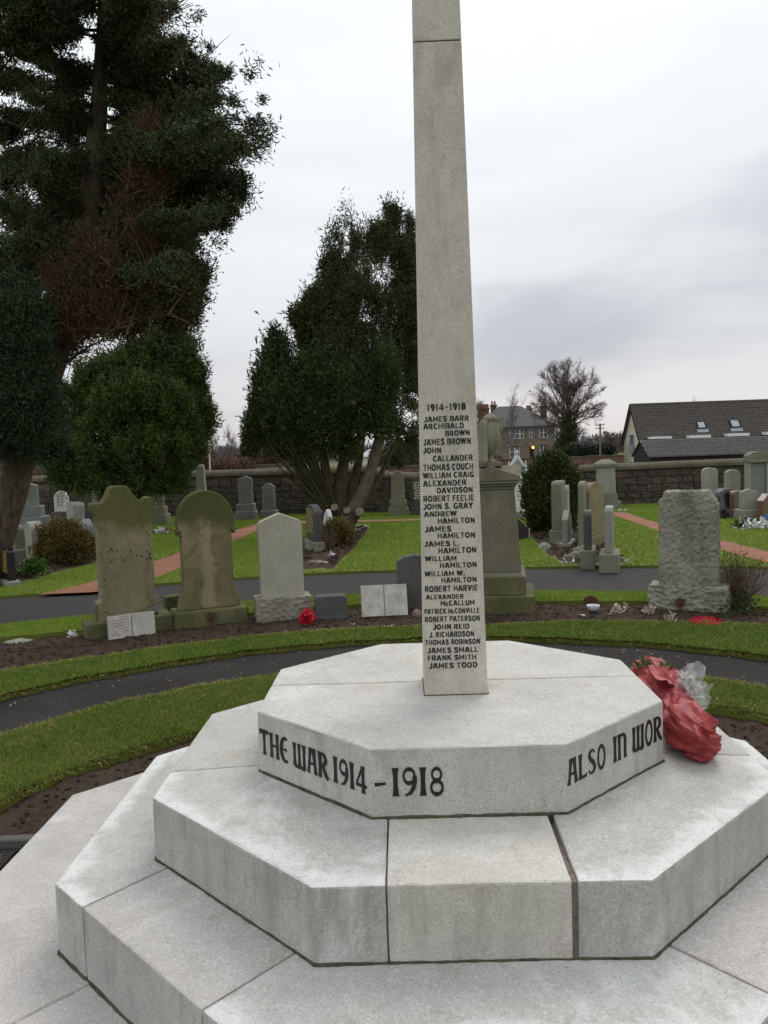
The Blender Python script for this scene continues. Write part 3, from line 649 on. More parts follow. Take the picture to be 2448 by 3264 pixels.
dirt_line(T1, up=T2); dirt_line(T2, up=T3); dirt_line(T3, k=.03, up=T4, h=.008, g=.006)
# shaft
OY, OW, TAP = -.0399, .1217, .0337 / 2.4379
z1 = BZ + T1['z']
def shaft(z0_, z2_, nm, inset=0.):
    bm = bmesh.new(); a = OW - TAP * (z0_ - z1) - inset; b = OW - TAP * (z2_ - z1) - inset; vs = []
    for r, z in ((a, z0_), (b, z2_)):
        vs.append([bm.verts.new((x * r, OY + y * r, z)) for x, y in ((-1, -1), (1, -1), (1, 1), (-1, 1))])
    bm.faces.new(vs[0][::-1]); bm.faces.new(vs[1])
    for i in range(4): bm.faces.new((vs[0][i], vs[0][(i + 1) % 4], vs[1][(i + 1) % 4], vs[1][i]))
    bevel_all(bm, .006, .3, 2); return obj(nm, bm, 'g_shaft', mem)
JZ = z1 + 2.4379
shaft(z1 - .01, JZ - .0015, 'lower_shaft'); shaft(JZ + .0015, z1 + 3.6, 'upper_shaft')
o = shaft(JZ - .01, JZ + .01, 'shaft_joint', .003); o.data.materials[0] = M['dirt_joint']
bm = box_bm(-.078, .078, OY - .078, OY + .078, z1 + 3.6, z1 + 3.72, .004, .06); obj('shaft_cap', bm, 'g_shaft', mem)
o = obj('bedding_joint', box_bm(-OW - .0035, OW + .0035, OY - OW - .0035, OY + OW + .0035, z1 - .005, z1 + .0035, .001), 'dirt_joint', mem)

# names cut into the shaft's front face
cy_, sy_ = math.cos(MYAW), math.sin(MYAW)
def to_local(v): x, y = v.x - MX, v.y - MY; return Vector((cy_ * x + sy_ * y, -sy_ * x + cy_ * y, v.z))
def hit(px, py, P0, n_):           # line of sight (memorial-local) with plane through P0, normal n_
    o_ = to_local(Vector((0, 0, CAM_H))); r = ray(px, py); d = Vector((cy_ * r.x + sy_ * r.y, -sy_ * r.x + cy_ * r.y, r.z))
    return o_ + d * ((P0 - o_).dot(n_) / d.dot(n_))
FN = Vector((0, -1, TAP)).normalized(); FP = Vector((0, OY - OW, z1)); FU = Vector((1, 0, 0)); FV = Vector((0, TAP, 1)).normalized()
LINES = """1914-1918|247 520 78 130
JAMES BARR|225 540 166 208
ARCHIBALD|220 505 217 260
BROWN|373 548 266 309
JAMES BROWN|220 555 324 372
JOHN|218 347 389 432
CALLANDER|287 568 442 487
THOMAS COUCH|220 572 503 552
WILLIAM CRAIG|217 578 562 606
ALEXANDER|220 523 618 662
DAVIDSON|315 568 668 711
ROBERT FEELIE|220 578 724 770
JOHN S. GRAY|220 570 780 825
ANDREW|226 455 838 878
HAMILTON|322 584 884 926
JAMES|230 418 944 986
HAMILTON|320 586 988 1030
JAMES L.|226 474 1047 1088
HAMILTON|327 594 1092 1135
WILLIAM|232 454 1153 1192
HAMILTON|337 596 1198 1238
WILLIAM W.|229 512 1258 1298
HAMILTON|347 595 1302 1342
ROBERT HARVIE|230 604 1360 1406
ALEXANDER|239 503 1424 1460
McCALLUM|341 582 1465 1505
PATRICK McCONVILLE|226 615 1522 1562
ROBERT PATERSON|231 618 1576 1618
JOHN REID|288 545 1632 1672
J. RICHARDSON|262 578 1685 1727
THOMAS ROBINSON|232 620 1740 1780
JAMES SMALL|249 606 1796 1838
FRANK SMITH|250 595 1850 1890
JAMES TODD|261 600 1904 1946"""
LW = .275
def bl(w, *st): return (w, [[(x, y, t) for x, y, t in q] for q in st])
def pl(*p, w=LW): return [(x, y, w) for x, y in p]
def av(cx, cy, rx, ry, a0, a1, n_=10, w=LW): return [(cx + rx * math.cos(math.radians(a0 + (a1 - a0) * i / n_)), cy + ry * math.sin(math.radians(a0 + (a1 - a0) * i / n_)), w) for i in range(n_ + 1)]
V1 = lambda x: pl((x, 0), (x, 1), w=.2)
H_ = lambda x0, x1, y, w=.16: pl((x0, y), (x1, y), w=w)
BG = {'A': (.82, [pl((.08, 0), (.37, 1)), pl((.74, 0), (.45, 1)), H_(.2, .62, .27, .15)]), 'B': (.74, [V1(.12), H_(.1, .45, .92), H_(.1, .45, .52), H_(.1, .45, .08), av(.45, .72, .18, .2, 90, -90), av(.47, .3, .19, .22, 90, -90)]),
 'C': (.76, [av(.42, .5, .30, .42, 48, 312, 14)]), 'D': (.78, [V1(.12), H_(.1, .35, .92), H_(.1, .35, .08), av(.35, .5, .33, .42, 90, -90, 12)]),
 'E': (.66, [V1(.12), H_(.1, .62, .92), H_(.1, .56, .52), H_(.1, .62, .08)]), 'F': (.62, [V1(.12), H_(.1, .6, .92), H_(.1, .54, .5)]),
 'G': (.80, [av(.42, .5, .30, .42, 48, 345, 16), H_(.44, .74, .4)]), 'H': (.78, [V1(.12), V1(.66), H_(.1, .68, .5)]), 'I': (.26, [V1(.13)]),
 'J': (.56, [pl((.44, 1), (.44, .3)), av(.25, .27, .19, .19, 0, -160, 8)]), 'K': (.78, [V1(.12), pl((.14, .4), (.66, 1)), pl((.3, .55), (.7, 0))]), 'L': (.62, [V1(.12), H_(.1, .6, .08)]),
 'M': (.94, [V1(.12), V1(.82), pl((.14, .95), (.47, .25), w=.17), pl((.80, .95), (.47, .25), w=.17)]), 'N': (.80, [V1(.12), V1(.68), pl((.14, .95), (.66, .05))]), 'O': (.84, [av(.42, .5, .32, .42, 0, 360, 18)]),
 'P': (.72, [V1(.12), H_(.1, .42, .92), H_(.1, .42, .45), av(.42, .685, .2, .235, 90, -90)]), 'R': (.76, [V1(.12), H_(.1, .42, .92), H_(.1, .42, .48), av(.42, .7, .2, .22, 90, -90), pl((.38, .48), (.66, 0))]),
 'S': (.72, [pl((.6, .76), (.52, .88), (.36, .92), (.18, .88), (.11, .73), (.2, .58), (.38, .52), (.56, .43), (.62, .28), (.54, .12), (.36, .08), (.18, .11), (.09, .25))]),
 'T': (.74, [V1(.37), H_(.02, .72, .92)]), 'U': (.76, [pl((.12, 1), (.12, .35)), pl((.64, 1), (.64, .35)), av(.38, .35, .26, .27, 180, 360)]), 'V': (.80, [pl((.08, 1), (.40, .05)), pl((.72, 1), (.40, .05))]),
 'W': (1.10, [pl((.08, 1), (.30, .05)), pl((.55, .95), (.30, .05)), pl((.55, .95), (.80, .05)), pl((1.02, 1), (.80, .05))]), 'X': (.78, [pl((.08, 1), (.70, 0)), pl((.70, 1), (.08, 0))]), 'Y': (.76, [pl((.38, .5), (.38, 0)), pl((.06, 1), (.38, .48)), pl((.70, 1), (.38, .48))]),
 'c': (.5, [av(.27, .28, .2, .22, 50, 310)]), '.': (.24, [pl((.04, .09), (.22, .09))]), '-': (.6, [H_(.08, .52, .48, .15)]), '1': (.34, [V1(.18), pl((.18, .95), (.04, .8), w=.12)]),
 '9': (.66, [av(.32, .68, .2, .23, 0, 360, 14), pl((.53, .68), (.5, .4), (.4, .16), (.2, .06))]), '4': (.72, [V1(.5), pl((.5, .95), (.06, .32), w=.13), H_(.04, .7, .27)]), '8': (.68, [av(.33, .72, .19, .19, 0, 360, 14), av(.33, .28, .22, .21, 0, 360, 14)])}
def strokes_bm(bm, strokes, P0, U, V_, Nn, sx, sy, th, back=.001):
    for st in strokes:
        Lf, Rt = [], []
        for i, (x, y, w_) in enumerate(st):
            x1_, y1_ = st[max(i - 1, 0)][:2]; x2_, y2_ = st[min(i + 1, len(st) - 1)][:2]; dx, dy = (x2_ - x1_), (y2_ - y1_); l_ = math.hypot(dx, dy) or 1; nx_, ny_ = -dy / l_, dx / l_
            Lf.append((x + nx_ * w_ / 2, y + ny_ * w_ / 2)); Rt.append((x - nx_ * w_ / 2, y - ny_ * w_ / 2))
        v = [[(bm.verts.new(P0 + U * (x * sx) + V_ * (y * sy) + Nn * th), bm.verts.new(P0 + U * (x * sx) + V_ * (y * sy) - Nn * back)) for x, y in A__] for A__ in (Lf, Rt)]
        th += .00004
        for i in range(len(st) - 1):
            a, b, c_, d = v[0][i], v[0][i + 1], v[1][i + 1], v[1][i]
            bm.faces.new((a[0], b[0], c_[0], d[0])); bm.faces.new((a[1], a[0], b[0], b[1])); bm.faces.new((d[0], d[1], c_[1], c_[0]))
        for e in (0, -1): bm.faces.new((v[0][e][0], v[0][e][1], v[1][e][1], v[1][e][0]))
for ln in LINES.split('\n'):
    s, r_ = ln.split('|'); x0, x1, ya, yb = map(float, r_.split())
    P = lambda x, y: hit(1250 + x / 2.2114, 1250 + y / 2.2114, FP, FN)
    ym = (ya + yb) / 2; a, b = P(x0, ym), P(x1, ym); t_, u_ = P((x0 + x1) / 2, ya + 2), P((x0 + x1) / 2, yb - 2)
    W_ = (b - a).length; H0 = (t_ - u_).length; adv = lambda ch: .38 if ch == ' ' else BG[ch][0] + .13
    tot = sum(adv(c_) for c_ in s) - .13; bm = bmesh.new(); x = 0
    for c_ in s:
        if c_ != ' ':
            P0 = u_ + FU * ((x / tot - .5) * W_ + rnd.uniform(-.0004, .0004)) + FV * rnd.uniform(-.0005, .0005) + FN * .0003
            strokes_bm(bm, BG[c_][1], P0, FU, FV, FN, W_ / tot, H0, .0006)
        x += adv(c_)
    obj('inscription_line', bm, 'ink', mem)
# drawn letters of the base: strokes (x, y, width) in a box one unit high
def arc(cx, cy, rx, ry, a0, a1, wf, n_=14): return [(cx + rx * math.cos(math.radians(a0 + (a1 - a0) * i / n_)), cy + ry * math.sin(math.radians(a0 + (a1 - a0) * i / n_)), wf(i / n_)) for i in range(n_ + 1)]
def stem(x, y0=0, y1=1, w=.12, fl=.07, x2=None):
    x2 = x if x2 is None else x2; return [(x + (x2 - x) * t, y0 + (y1 - y0) * t, w + fl * (abs(2 * t - 1) ** 3)) for t in [i / 8 for i in range(9)]]
bar = lambda x0, y0, x1, y1, w0=.07, w1=.07: [(x0, y0, w0), (x1, y1, w1)]
full = lambda w0, w1: (lambda t: w0 + (w1 - w0) * abs(math.sin(PI * t * 2 + PI / 2)))
GL = {
 'T': (.60, [stem(.30, 0, .94), bar(.0, .94, .6, .94, .15, .12), bar(.02, .97, .05, .80, .07, .02)]),
 'H': (.58, [stem(.09), stem(.49), bar(.1, .5, .48, .5)]),
 'E': (.50, [arc(.34, .5, .27, .47, 62, 298, lambda t: .07 + .09 * math.sin(PI * t)), bar(.1, .5, .40, .5, .06, .05), [(.33, .5, .02), (.385, .5, .13), (.44, .5, .02)]]),
 'W': (.82, [stem(.09, .10, 1), stem(.40, .04, 1), stem(.71, .04, 1), bar(.06, .09, .40, .04, .12, .09), bar(.40, .07, .75, .03, .09, .12)]),
 'A': (.60, [stem(.06, 0, .95, .10, .06, .20), stem(.52, 0, .95, .12, .06, .40), bar(.10, .95, .50, .95, .11, .11), bar(.12, .40, .47, .40)]),
 'R': (.60, [stem(.09), [(.09, .95, .08)] + arc(.24, .73, .22, .22, 90, -90, lambda t: .07 + .08 * math.sin(PI * t)) + [(.09, .5, .06)], [(.24, .5, .08), (.36, .28, .12), (.47, .09, .13), (.58, .0, .10)]]),
 '1': (.24, [stem(.12, 0, 1, .135, .08)]), 'I': (.24, [stem(.12, 0, 1, .12, .08)]),
 '9': (.54, [arc(.27, .70, .20, .25, 0, 360, full(.13, .06), 22), [(.47, .70, .13), (.47, .50, .13), (.42, .28, .12), (.30, .10, .10), (.12, .02, .05)]]),
 '4': (.62, [stem(.42, 0, 1, .12, .07), bar(.40, .98, .04, .30, .08, .06), bar(.02, .27, .62, .27, .09, .11)]),
 '8': (.54, [arc(.27, .745, .165, .205, 0, 360, full(.11, .06), 22), arc(.27, .275, .205, .235, 0, 360, full(.14, .07), 22)]),
 '-': (.40, [bar(.02, .42, .40, .45, .11, .07)]),
 'L': (.50, [stem(.09), bar(.09, .05, .48, .06, .10, .09), bar(.44, .03, .49, .16, .06, .02)]),
 'S': (.50, [[(.42, .84, .05), (.36, .93, .07), (.25, .97, .08), (.12, .90, .11), (.08, .76, .13), (.15, .62, .14), (.28, .50, .15), (.40, .36, .14), (.43, .22, .13), (.36, .08, .10), (.22, .03, .08), (.10, .08, .07), (.05, .18, .05)]]),
 'O': (.56, [arc(.28, .5, .22, .46, 0, 360, full(.13, .07), 24)]),
 'N': (.60, [stem(.09), [(.09, .86, .08), (.2, .93, .08), (.34, .95, .10), (.47, .88, .12), (.5, .74, .13), (.5, .4, .12), (.5, .15, .13), (.51, .0, .18)]]),
}
def letter(bm, ch, *a): strokes_bm(bm, [[(x, y, w_ * 1.18) for x, y, w_ in st] for st in GL[ch][1]], *a, .0018)
O1 = octo(T1)
def word(s, face, p0, p1, top, bot):   # pixel of left end / right end at the baseline; top and bottom pixels of the first letter
    a, b = O1[face], O1[(face + 1) % 8]; a, b = Vector((*a, z1)), Vector((*b, z1)); U = (b - a).normalized(); Nn = U.cross(Vector((0, 0, 1)))
    H = lambda p: hit(*p, a, Nn); q0, q1 = H(p0), H(p1); ht = (H(top).z - H(bot).z); zb = H(bot).z
    wd = (q1 - q0).dot(U) * .965; tot = sum(GL[c_][0] for c_ in s) + .10 * (len(s) - 1); sx = wd / tot; x = (q0 - a).dot(U)
    for c_ in s:
        bm = bmesh.new(); P0 = a + U * x + Nn * .0006; P0.z = zb; letter(bm, c_, P0, U, Vector((0, 0, 1)), Nn, sx, ht); obj('letter', bm, 'ink', mem); x += (GL[c_][0] + .10) * sx
cA = lambda x, y: (800 + x / 2.37, 2200 + y / 2.37)
cB = lambda x, y: (1248 + x / 1.3825, 2100 + y / 1.3825)
word('THE', 7, cA(75, 480), cA(292, 550), cA(110, 305), cA(118, 488)); word('WAR', 7, cA(325, 560), cA(597, 670), cA(345, 400), cA(350, 585))
word('1914', 7, cA(628, 690), cA(888, 790), cA(645, 505), cA(652, 700)); word('-', 0, cA(930, 700), cA(1020, 700), cA(1000, 590), cA(1000, 800))
word('1918', 0, cA(1070, 797), cA(1478, 790), cA(1100, 587), cA(1100, 800))
word('ALSO', 1, cB(777, 553), cB(948, 470), cB(800, 437), cB(790, 553)); word('IN', 1, cB(977, 450), cB(1037, 425), cB(988, 340), cB(985, 455))
word('WOR', 1, cB(1062, 405), cB(1194, 350), cB(1080, 297), cB(1080, 408))
M['book_grey'] = oldstone('book_weathered', (.56, .525, .47), (.42, .39, .34), (.20, .185, .15), .45, spot=(.13, .11, .09), sc=2.6)
M['faint'] = plain('faint_lettering', (.34, .27, .22), .8, .2, .4, 90)
# ------------------------------------------------------------------ wrapped flowers on the second step
def loft(name, rings, mat, parent, seg=44, crumple=.02, seed=0, cap=True, smooth=False):
    bm = bmesh.new(); P = smoothpts([r[0] for r in rings], 8); n_ = len(P); R_ = []
    rr = [r[1] for r in rings]
    for i in range(n_): u = i / 8; j = min(int(u), len(rr) - 2); R_.append((rr[j] + (rr[j + 1] - rr[j]) * (u - j)) * .86)
    vs = []
    for i, p in enumerate(P):
        d = (P[min(i + 1, n_ - 1)] - P[max(i - 1, 0)]).normalized(); a = d.cross(Vector((0, 0, 1))).normalized(); b = a.cross(d); row = []
        for j in range(seg):
            t = 2 * PI * j / seg; q = Vector((math.cos(t), math.sin(t), 0))
            fold = 1 - abs(noise.noise(Vector((q.x * 1.6, q.y * 1.6, i * .05 + seed)))) * 2
            r = R_[i] * (1 + .16 * fold + .20 * (.4 - 2 * abs(noise.noise(Vector((q.x * 1.9, q.y * 1.9, i * .06 + seed))))) + .20 * noise.noise(Vector((q.x * 1.3, q.y * 1.3, i * .13 + seed * 2))) + .10 * (.4 - 2 * abs(noise.noise(Vector((q.x * 3.4 + i * .12, q.y * 3.4, i * .16 + seed * 3)))))) + crumple * .5 * noise.noise(Vector((q.x * 9, q.y * 9, i * .2)))
            row.append(bm.verts.new(p + (a * q.x + b * q.y) * r))
        vs.append(row)
    for x, y in zip(vs, vs[1:]):
        for j in range(seg): bm.faces.new((x[j], x[(j + 1) % seg], y[(j + 1) % seg], y[j]))
    if cap: bm.faces.new(vs[0][::-1]); bm.faces.new(vs[-1])
    bmesh.ops.triangulate(bm, faces=bm.faces[:]); return obj(name, bm, mat, parent, smooth=smooth)
bo = G(2190, 2330, BZ + .52)
bq = empty('flower_bouquet', bo, 0, 'bouquet in crumpled red paper and clear cellophane leaning beside the inscribed top step', 'bouquet')
def BP(x, y, z): return G(x, y, z) - bo
loft('paper_wrap', [(BP(2262, 2390, .60), .022), (BP(2245, 2378, .625), .062), (BP(2222, 2352, .66), .092), (BP(2192, 2318, .67), .098), (BP(2168, 2282, .68), .078), (BP(2150, 2250, .69), .066)], 'wrap', bq, seed=1.3)
loft('paper_wrap', [(BP(2160, 2266, .685), .052), (BP(2142, 2235, .69), .080), (BP(2112, 2200, .705), .104), (BP(2080, 2168, .72), .100), (BP(2052, 2146, .735), .082), (BP(2036, 2136, .74), .050)], 'wrap', bq, seed=5.1)
# loose flaps of paper
def flap(pts, mat, name, n_=6, amp=.012, seed=0, parent=None):
    a, b, c_, d = [Vector(p) for p in pts]; bm = bmesh.new(); g = []
    for i in range(n_ + 1):
        g.append([])
        for j in range(n_ + 1):
            u, v = i / n_, j / n_; p = a.lerp(b, u).lerp(d.lerp(c_, u), v); e = noise.noise(p * 22 + Vector((seed, 0, 0))); e2 = noise.noise(p * 50 + Vector((0, seed, 0)))
            p = p + Vector((e, noise.noise(p * 20 + Vector((seed, 9, 0))), 1.3 * abs(e))) * amp + Vector((e2, -e2, e2)) * amp * .5; g[-1].append(bm.verts.new(p))
    for i in range(n_):
        for j in range(n_): bm.faces.new((g[i][j], g[i + 1][j], g[i + 1][j + 1], g[i][j + 1]))
    return obj(name, bm, mat, parent)
flap([BP(2205, 2300, .77), BP(2255, 2335, .74), BP(2278, 2395, .64), BP(2215, 2345, .77)], 'wrap', 'paper_flap', seed=2, parent=bq)
flap([BP(2170, 2205, .76), BP(2212, 2230, .73), BP(2222, 2275, .68), BP(2175, 2250, .75)], 'wrap', 'paper_flap', seed=4, parent=bq)
flap([BP(2060, 2125, .80), BP(2115, 2125, .79), BP(2165, 2195, .74), BP(2095, 2165, .80)], 'wrap', 'paper_flap', seed=6, parent=bq)
flap([BP(2222, 2262, .70), BP(2262, 2300, .66), BP(2285, 2400, .60), BP(2235, 2330, .70)], 'wrap', 'paper_flap', seed=8, parent=bq)
for k, (a, b, c_, d) in enumerate([((2165, 2215, .70), (2150, 2150, .80), (2205, 2115, .88), (2215, 2190, .76)), ((2185, 2230, .70), (2205, 2125, .86), (2238, 2116, .88), (2232, 2205, .74)),
                                 ((2195, 2250, .66), (2225, 2190, .76), (2268, 2186, .78), (2252, 2270, .62)), ((2180, 2240, .72), (2190, 2160, .82), (2240, 2180, .80), (2245, 2262, .64)), ((2150, 2200, .74), (2160, 2150, .80), (2200, 2140, .82), (2200, 2220, .70))]):
    flap([BP(*a), BP(*b), BP(*c_), BP(*d)], 'cello', 'cellophane', 7, .030, k * 3.1, bq)
def leaflets(name, centre, r, n_, size, mat, parent=None, seed=0, up_=.4):
    q = random.Random(seed); bm = bmesh.new()
    for i in range(n_):
        d = Vector((q.gauss(0, 1), q.gauss(0, 1), q.gauss(up_, .8))).normalized(); p = Vector(centre) + d * r * q.random() ** .5; cv = [bm.verts.new(Vector(centre) + Vector((e_, 0, -.01))) for e_ in (-.001, .001)]; bm.faces.new((cv[0], cv[1], bm.verts.new(p))); s_ = d.cross(Vector((q.random(), q.random(), q.random()))).normalized() * size * q.uniform(.3, .55); t = d * size * q.uniform(.7, 1.3); n2 = d.cross(s_).normalized() * size * .2
        a = [bm.verts.new(v) for v in (p, p + s_ + t * .5 + n2, p + t, p - s_ + t * .5 + n2)]; bm.faces.new((a[0], a[1], a[2])); bm.faces.new((a[0], a[2], a[3]))
    return obj(name, bm, mat, parent)
leaflets('foliage', BP(2045, 2118, .80), .022, 30, .022, 'leaf_bright', bq, 1); leaflets('foliage', BP(2124, 2128, .80), .02, 24, .02, 'leaf_bright', bq, 2)
leaflets('flower_head', BP(2052, 2112, .81), .012, 14, .014, 'cut', bq, 3); leaflets('foliage', BP(2185, 2185, .76), .025, 20, .025, 'leaf_bright', bq, 4)

# ------------------------------------------------------------------ headstones
def yaw_mem(p): return math.atan2(p.x - MX, -(p.y - MY)) * -1 if False else math.atan2(MX - p.x, p.y - MY)
def stone_root(name, label, cat, cx, by, yaw=None, z=0., group=None):
    p = G(cx, by, z); s = math.hypot(p.y * 1.003, 0) / F_PX
    y_ = yaw_mem(p) if yaw is None else math.radians(yaw)
    return empty(name, p, y_, label, cat, group), s
def part(root, name, outline, s, t, mat, y0=0, bev=.006, sink=0.):
    return obj(name, prism_bm([(x * s, z * s - (sink if z <= 0 else 0)) for x, z in outline], t, bev, y0), mat, root)
def rect(hw, a, b): return [(-hw, a), (hw, a), (hw, b), (-hw, b)]
def head(style, hw, a, b, e=0):
    if style == 'flat': return rect(hw, a, b)
    if style == 'gable': return [(-hw, a), (hw, a), (hw, b - hw * .35), (0, b), (-hw, b - hw * .35)]
    if style == 'round': return [(-hw, a), (hw, a)] + [(hw * math.cos(t), b - hw * .55 + hw * .55 * math.sin(t)) for t in [PI * k / 12 for k in range(13)]]
    if style == 'shoulder':
        k = .22 * hw; return [(-hw, a), (hw, a), (hw * .92, b - hw * .75), (hw * 1.05, b - hw * .62), (hw * 1.0, b - hw * .48), (hw * .72, b - hw * .42)] + [(hw * .62 * math.cos(t), b - hw * .42 + hw * .42 * math.sin(t)) for t in [PI * k_ / 10 for k_ in range(1, 10)]] + [(-hw * .72, b - hw * .42), (-hw, b - hw * .48), (-hw * 1.05, b - hw * .62), (-hw * .92, b - hw * .75)]
    if style == 'peak': return [(-hw, a), (hw, a), (hw, b - hw * .9), (hw * .55, b - hw * .2), (0, b), (-hw * .55, b - hw * .2), (-hw, b - hw * .9)]
c2 = 1 / 2.0737
# A: scrolled sandstone stone, cracked at the foot
r, s = stone_root('headstone', 'mossy sandstone headstone with scrolled top, cracked at its lower right corner', 'headstone', 412, 2018)
s2 = s * c2
part(r, 'plinth', rect(282, 0, 112), s2, .30, 'sand_base', -.15, .015, .06)
A_out = [(-200, 104), (-20, 116), (60, 150), (198, 190), (200, 225), (172, 245), (172, 700), (178, 800), (192, 862), (190, 897), (170, 907), (140, 897), (128, 878), (100, 888), (72, 912), (48, 948), (36, 972), (14, 986), (-62, 986), (-82, 972), (-92, 948), (-112, 905), (-138, 880), (-170, 878), (-200, 884), (-208, 866), (-196, 822), (-176, 790), (-170, 700), (-172, 245), (-200, 228)]
part(r, 'tablet', A_out, s2, .20, 'sand_green', -.1, .008)
part(r, 'foot_block', [(-200, 105), (-30, 116), (-200, 220)], s2, .24, 'sand_green', -.12, .01)
qq = random.Random(4)
for k in range(9):
    b_ = box_bm(-.045, .045, -.03, .03, 0, .012, .002); o = obj('slate_shard', b_, 'slate', r, (qq.uniform(20, 190) * s2, qq.uniform(-.07, .02), (116 + qq.uniform(0, 16)) * s2), (qq.uniform(-.25, .25), qq.uniform(-.3, .1), qq.uniform(-.6, .6)))
# B: round arched stone
r, s = stone_root('headstone', 'round-arched sandstone headstone streaked green and buff, with corbels and flared foot', 'headstone', 669, 1989)
s2 = s * c2
part(r, 'plinth', rect(243, 0, 115), s2, .32, 'sand_base', -.16, .015, .06)
arch = [(188 * math.cos(t), 686 + 209 * math.sin(t)) for t in [math.radians(-10 + 200 * k / 26) for k in range(27)]]
B_out = [(-205, 114), (205, 114), (203, 150), (190, 188), (174, 225), (166, 270), (164, 615), (176, 622), (178, 640)] + arch + [(-178, 640), (-176, 622), (-164, 615), (-166, 270), (-174, 225), (-190, 188), (-203, 150)]
part(r, 'tablet', B_out, s2, .15, 'sand_arch', -.075, .01)
for sx in (-1, 1):
    for j, (dz, wd_) in enumerate(((636, 16), (612, 10))):
        obj('corbel', box_bm((sx * 180 - wd_) * s2, (sx * 180 + wd_) * s2, -.085, .085, (dz - 10) * s2, (dz + 8) * s2, .004), 'sand_base', r)
# broken lump on the plinth between the two
r, s = stone_root('stone_fragment', 'small mossy broken stone lump lying between the two sandstone plinths', 'stone', 548, 1978)
obj('stone_fragment_block', ridge_box(-.07, .07, -.09, .09, .17, .27, 4, .012, 2), 'sand_base', r)
obj('mossy_pad', ridge_box(-.055, .055, -.1, .1, -.03, .175, 4, .008, 5), 'sand_base', r)
# C
r, s = stone_root('headstone', 'plain grey granite headstone with low gabled top on rock-faced base', 'headstone', 903, 1975)
s2 = s / 2.37
obj('base', ridge_box(-208 * s2, 208 * s2, -.17, .17, -.05, 186 * s2, 18, .010, 1, 24), 'rock_base', r)
C_out = [(-163, 180), (163, 180), (163, 738), (150, 757), (0, 818), (-150, 757), (-163, 738)]
o = obj('tablet', rough_bm(prism_bm([(x * s2, z * s2) for x, z in C_out], .15, .006, -.075), 2, .0025, 30), 'gran_old', r)
# D
r, s = stone_root('headstone', 'small dark blocky stone with rounded corners between poppies and open book', 'headstone', 1057, 1980)
s2 = s / 2.37
obj('tablet', rough_bm(prism_bm([(x * s2, z * s2) for x, z in [(-122, -12), (122, -12), (122, 180), (108, 200), (-108, 205), (-122, 185)]], .16, .01), 2, .006, 18, 4), 'dark_gran', r)
# E: open book
def book(cx, by, hw, hh, lean, mat, label, sc, th=.05, lines=None, z=0., yaw=None):
    r, s = stone_root('book_headstone', label, 'headstone', cx, by, yaw, z); s2 = s / sc; W_, H_ = hw * s2, hh * s2 / math.cos(lean) * 1.0
    r.location.z += .022; obj('footing', box_bm(-W_ * .96, W_ * .96, .03, .03 + th, -.06, .03, .004), 'dark_gran', r)
    def tilt(bm): bmesh.ops.rotate(bm, verts=bm.verts[:], cent=(0, 0, 0), matrix=Matrix.Rotation(-lean, 3, 'X')); return bm
    obj('back_slab', tilt(prism_bm([(-W_, .0), (W_, .0), (W_, H_), (-W_, H_)], th, .004, .012)), 'rock_grey', r)
    obj('spine_joint', tilt(prism_bm([(-.004, .012), (.004, .012), (.004, H_ - .01), (-.004, H_ - .01)], .012, 0, -.001)), 'dirt_joint', r)
    for sx in (-1, 1):
        pr = [(0.003, -.004), (W_ * .05, -.012), (W_ * .40, -.018), (W_ * .985, -.008), (W_ * .985, .014), (.0012, .014)]
        bm = bmesh.new(); lo = [bm.verts.new((sx * x, y, .012)) for x, y in pr]; hi = [bm.verts.new((sx * x, y, H_ - .008)) for x, y in pr]; k = len(pr)
        bm.faces.new(lo); bm.faces.new(hi[::-1])
        for i in range(k): bm.faces.new((lo[i], lo[(i + 1) % k], hi[(i + 1) % k], hi[i]))
        obj('page', tilt(bm), mat, r)
        if lines and sx < 0:
            bm = bmesh.new(); q_ = random.Random(cx + sx)
            for j in range(lines):
                z_ = H_ * (.9 - .8 * j / lines); x = W_ * .14
                while x < W_ * .86:
                    l_ = q_.uniform(.008, .03)
                    if q_.random() < .78: v = [bm.verts.new((sx * xx if sx > 0 else -(W_ - xx), -.0245 + .006 * abs(xx / W_ - .45), zz)) for xx, zz in ((x, z_), (min(x + l_, W_ * .88), z_), (min(x + l_, W_ * .88), z_ + .009), (x, z_ + .009))]; bm.faces.new(v)
                    x += l_ + .007
            obj('inscription', tilt(bm), 'faint', r)['kind'] = 'stuff'
    return r, s2, H_
book(1228, 1974, 178, 238, .38, 'book_grey', 'weathered open-book stone, left page and right page blank with lichen, leaning back beside the shaft', 2.37, .09)[0]['label'] = 'weathered pale open-book headstone leaning back just left of the tall shaft'
r, s2, H_ = book(424, 2040, 155, 162, .10, 'marble_dirty', 'small white marble open-book tablet propped against the cracked mossy headstone', 2.0737, .03, 7)
# F
r, s = stone_root('headstone', 'dark grey headstone with curved top half hidden behind the tall shaft', 'headstone', 1325, 1946)
s2 = s / 2.37
part(r, 'tablet', [(-135, -15), (135, -15), (135, 385), (112, 396), (80, 418), (0, 432), (-80, 418), (-112, 396), (-135, 385)], s2, .14, 'dark_gran', -.07, .008)
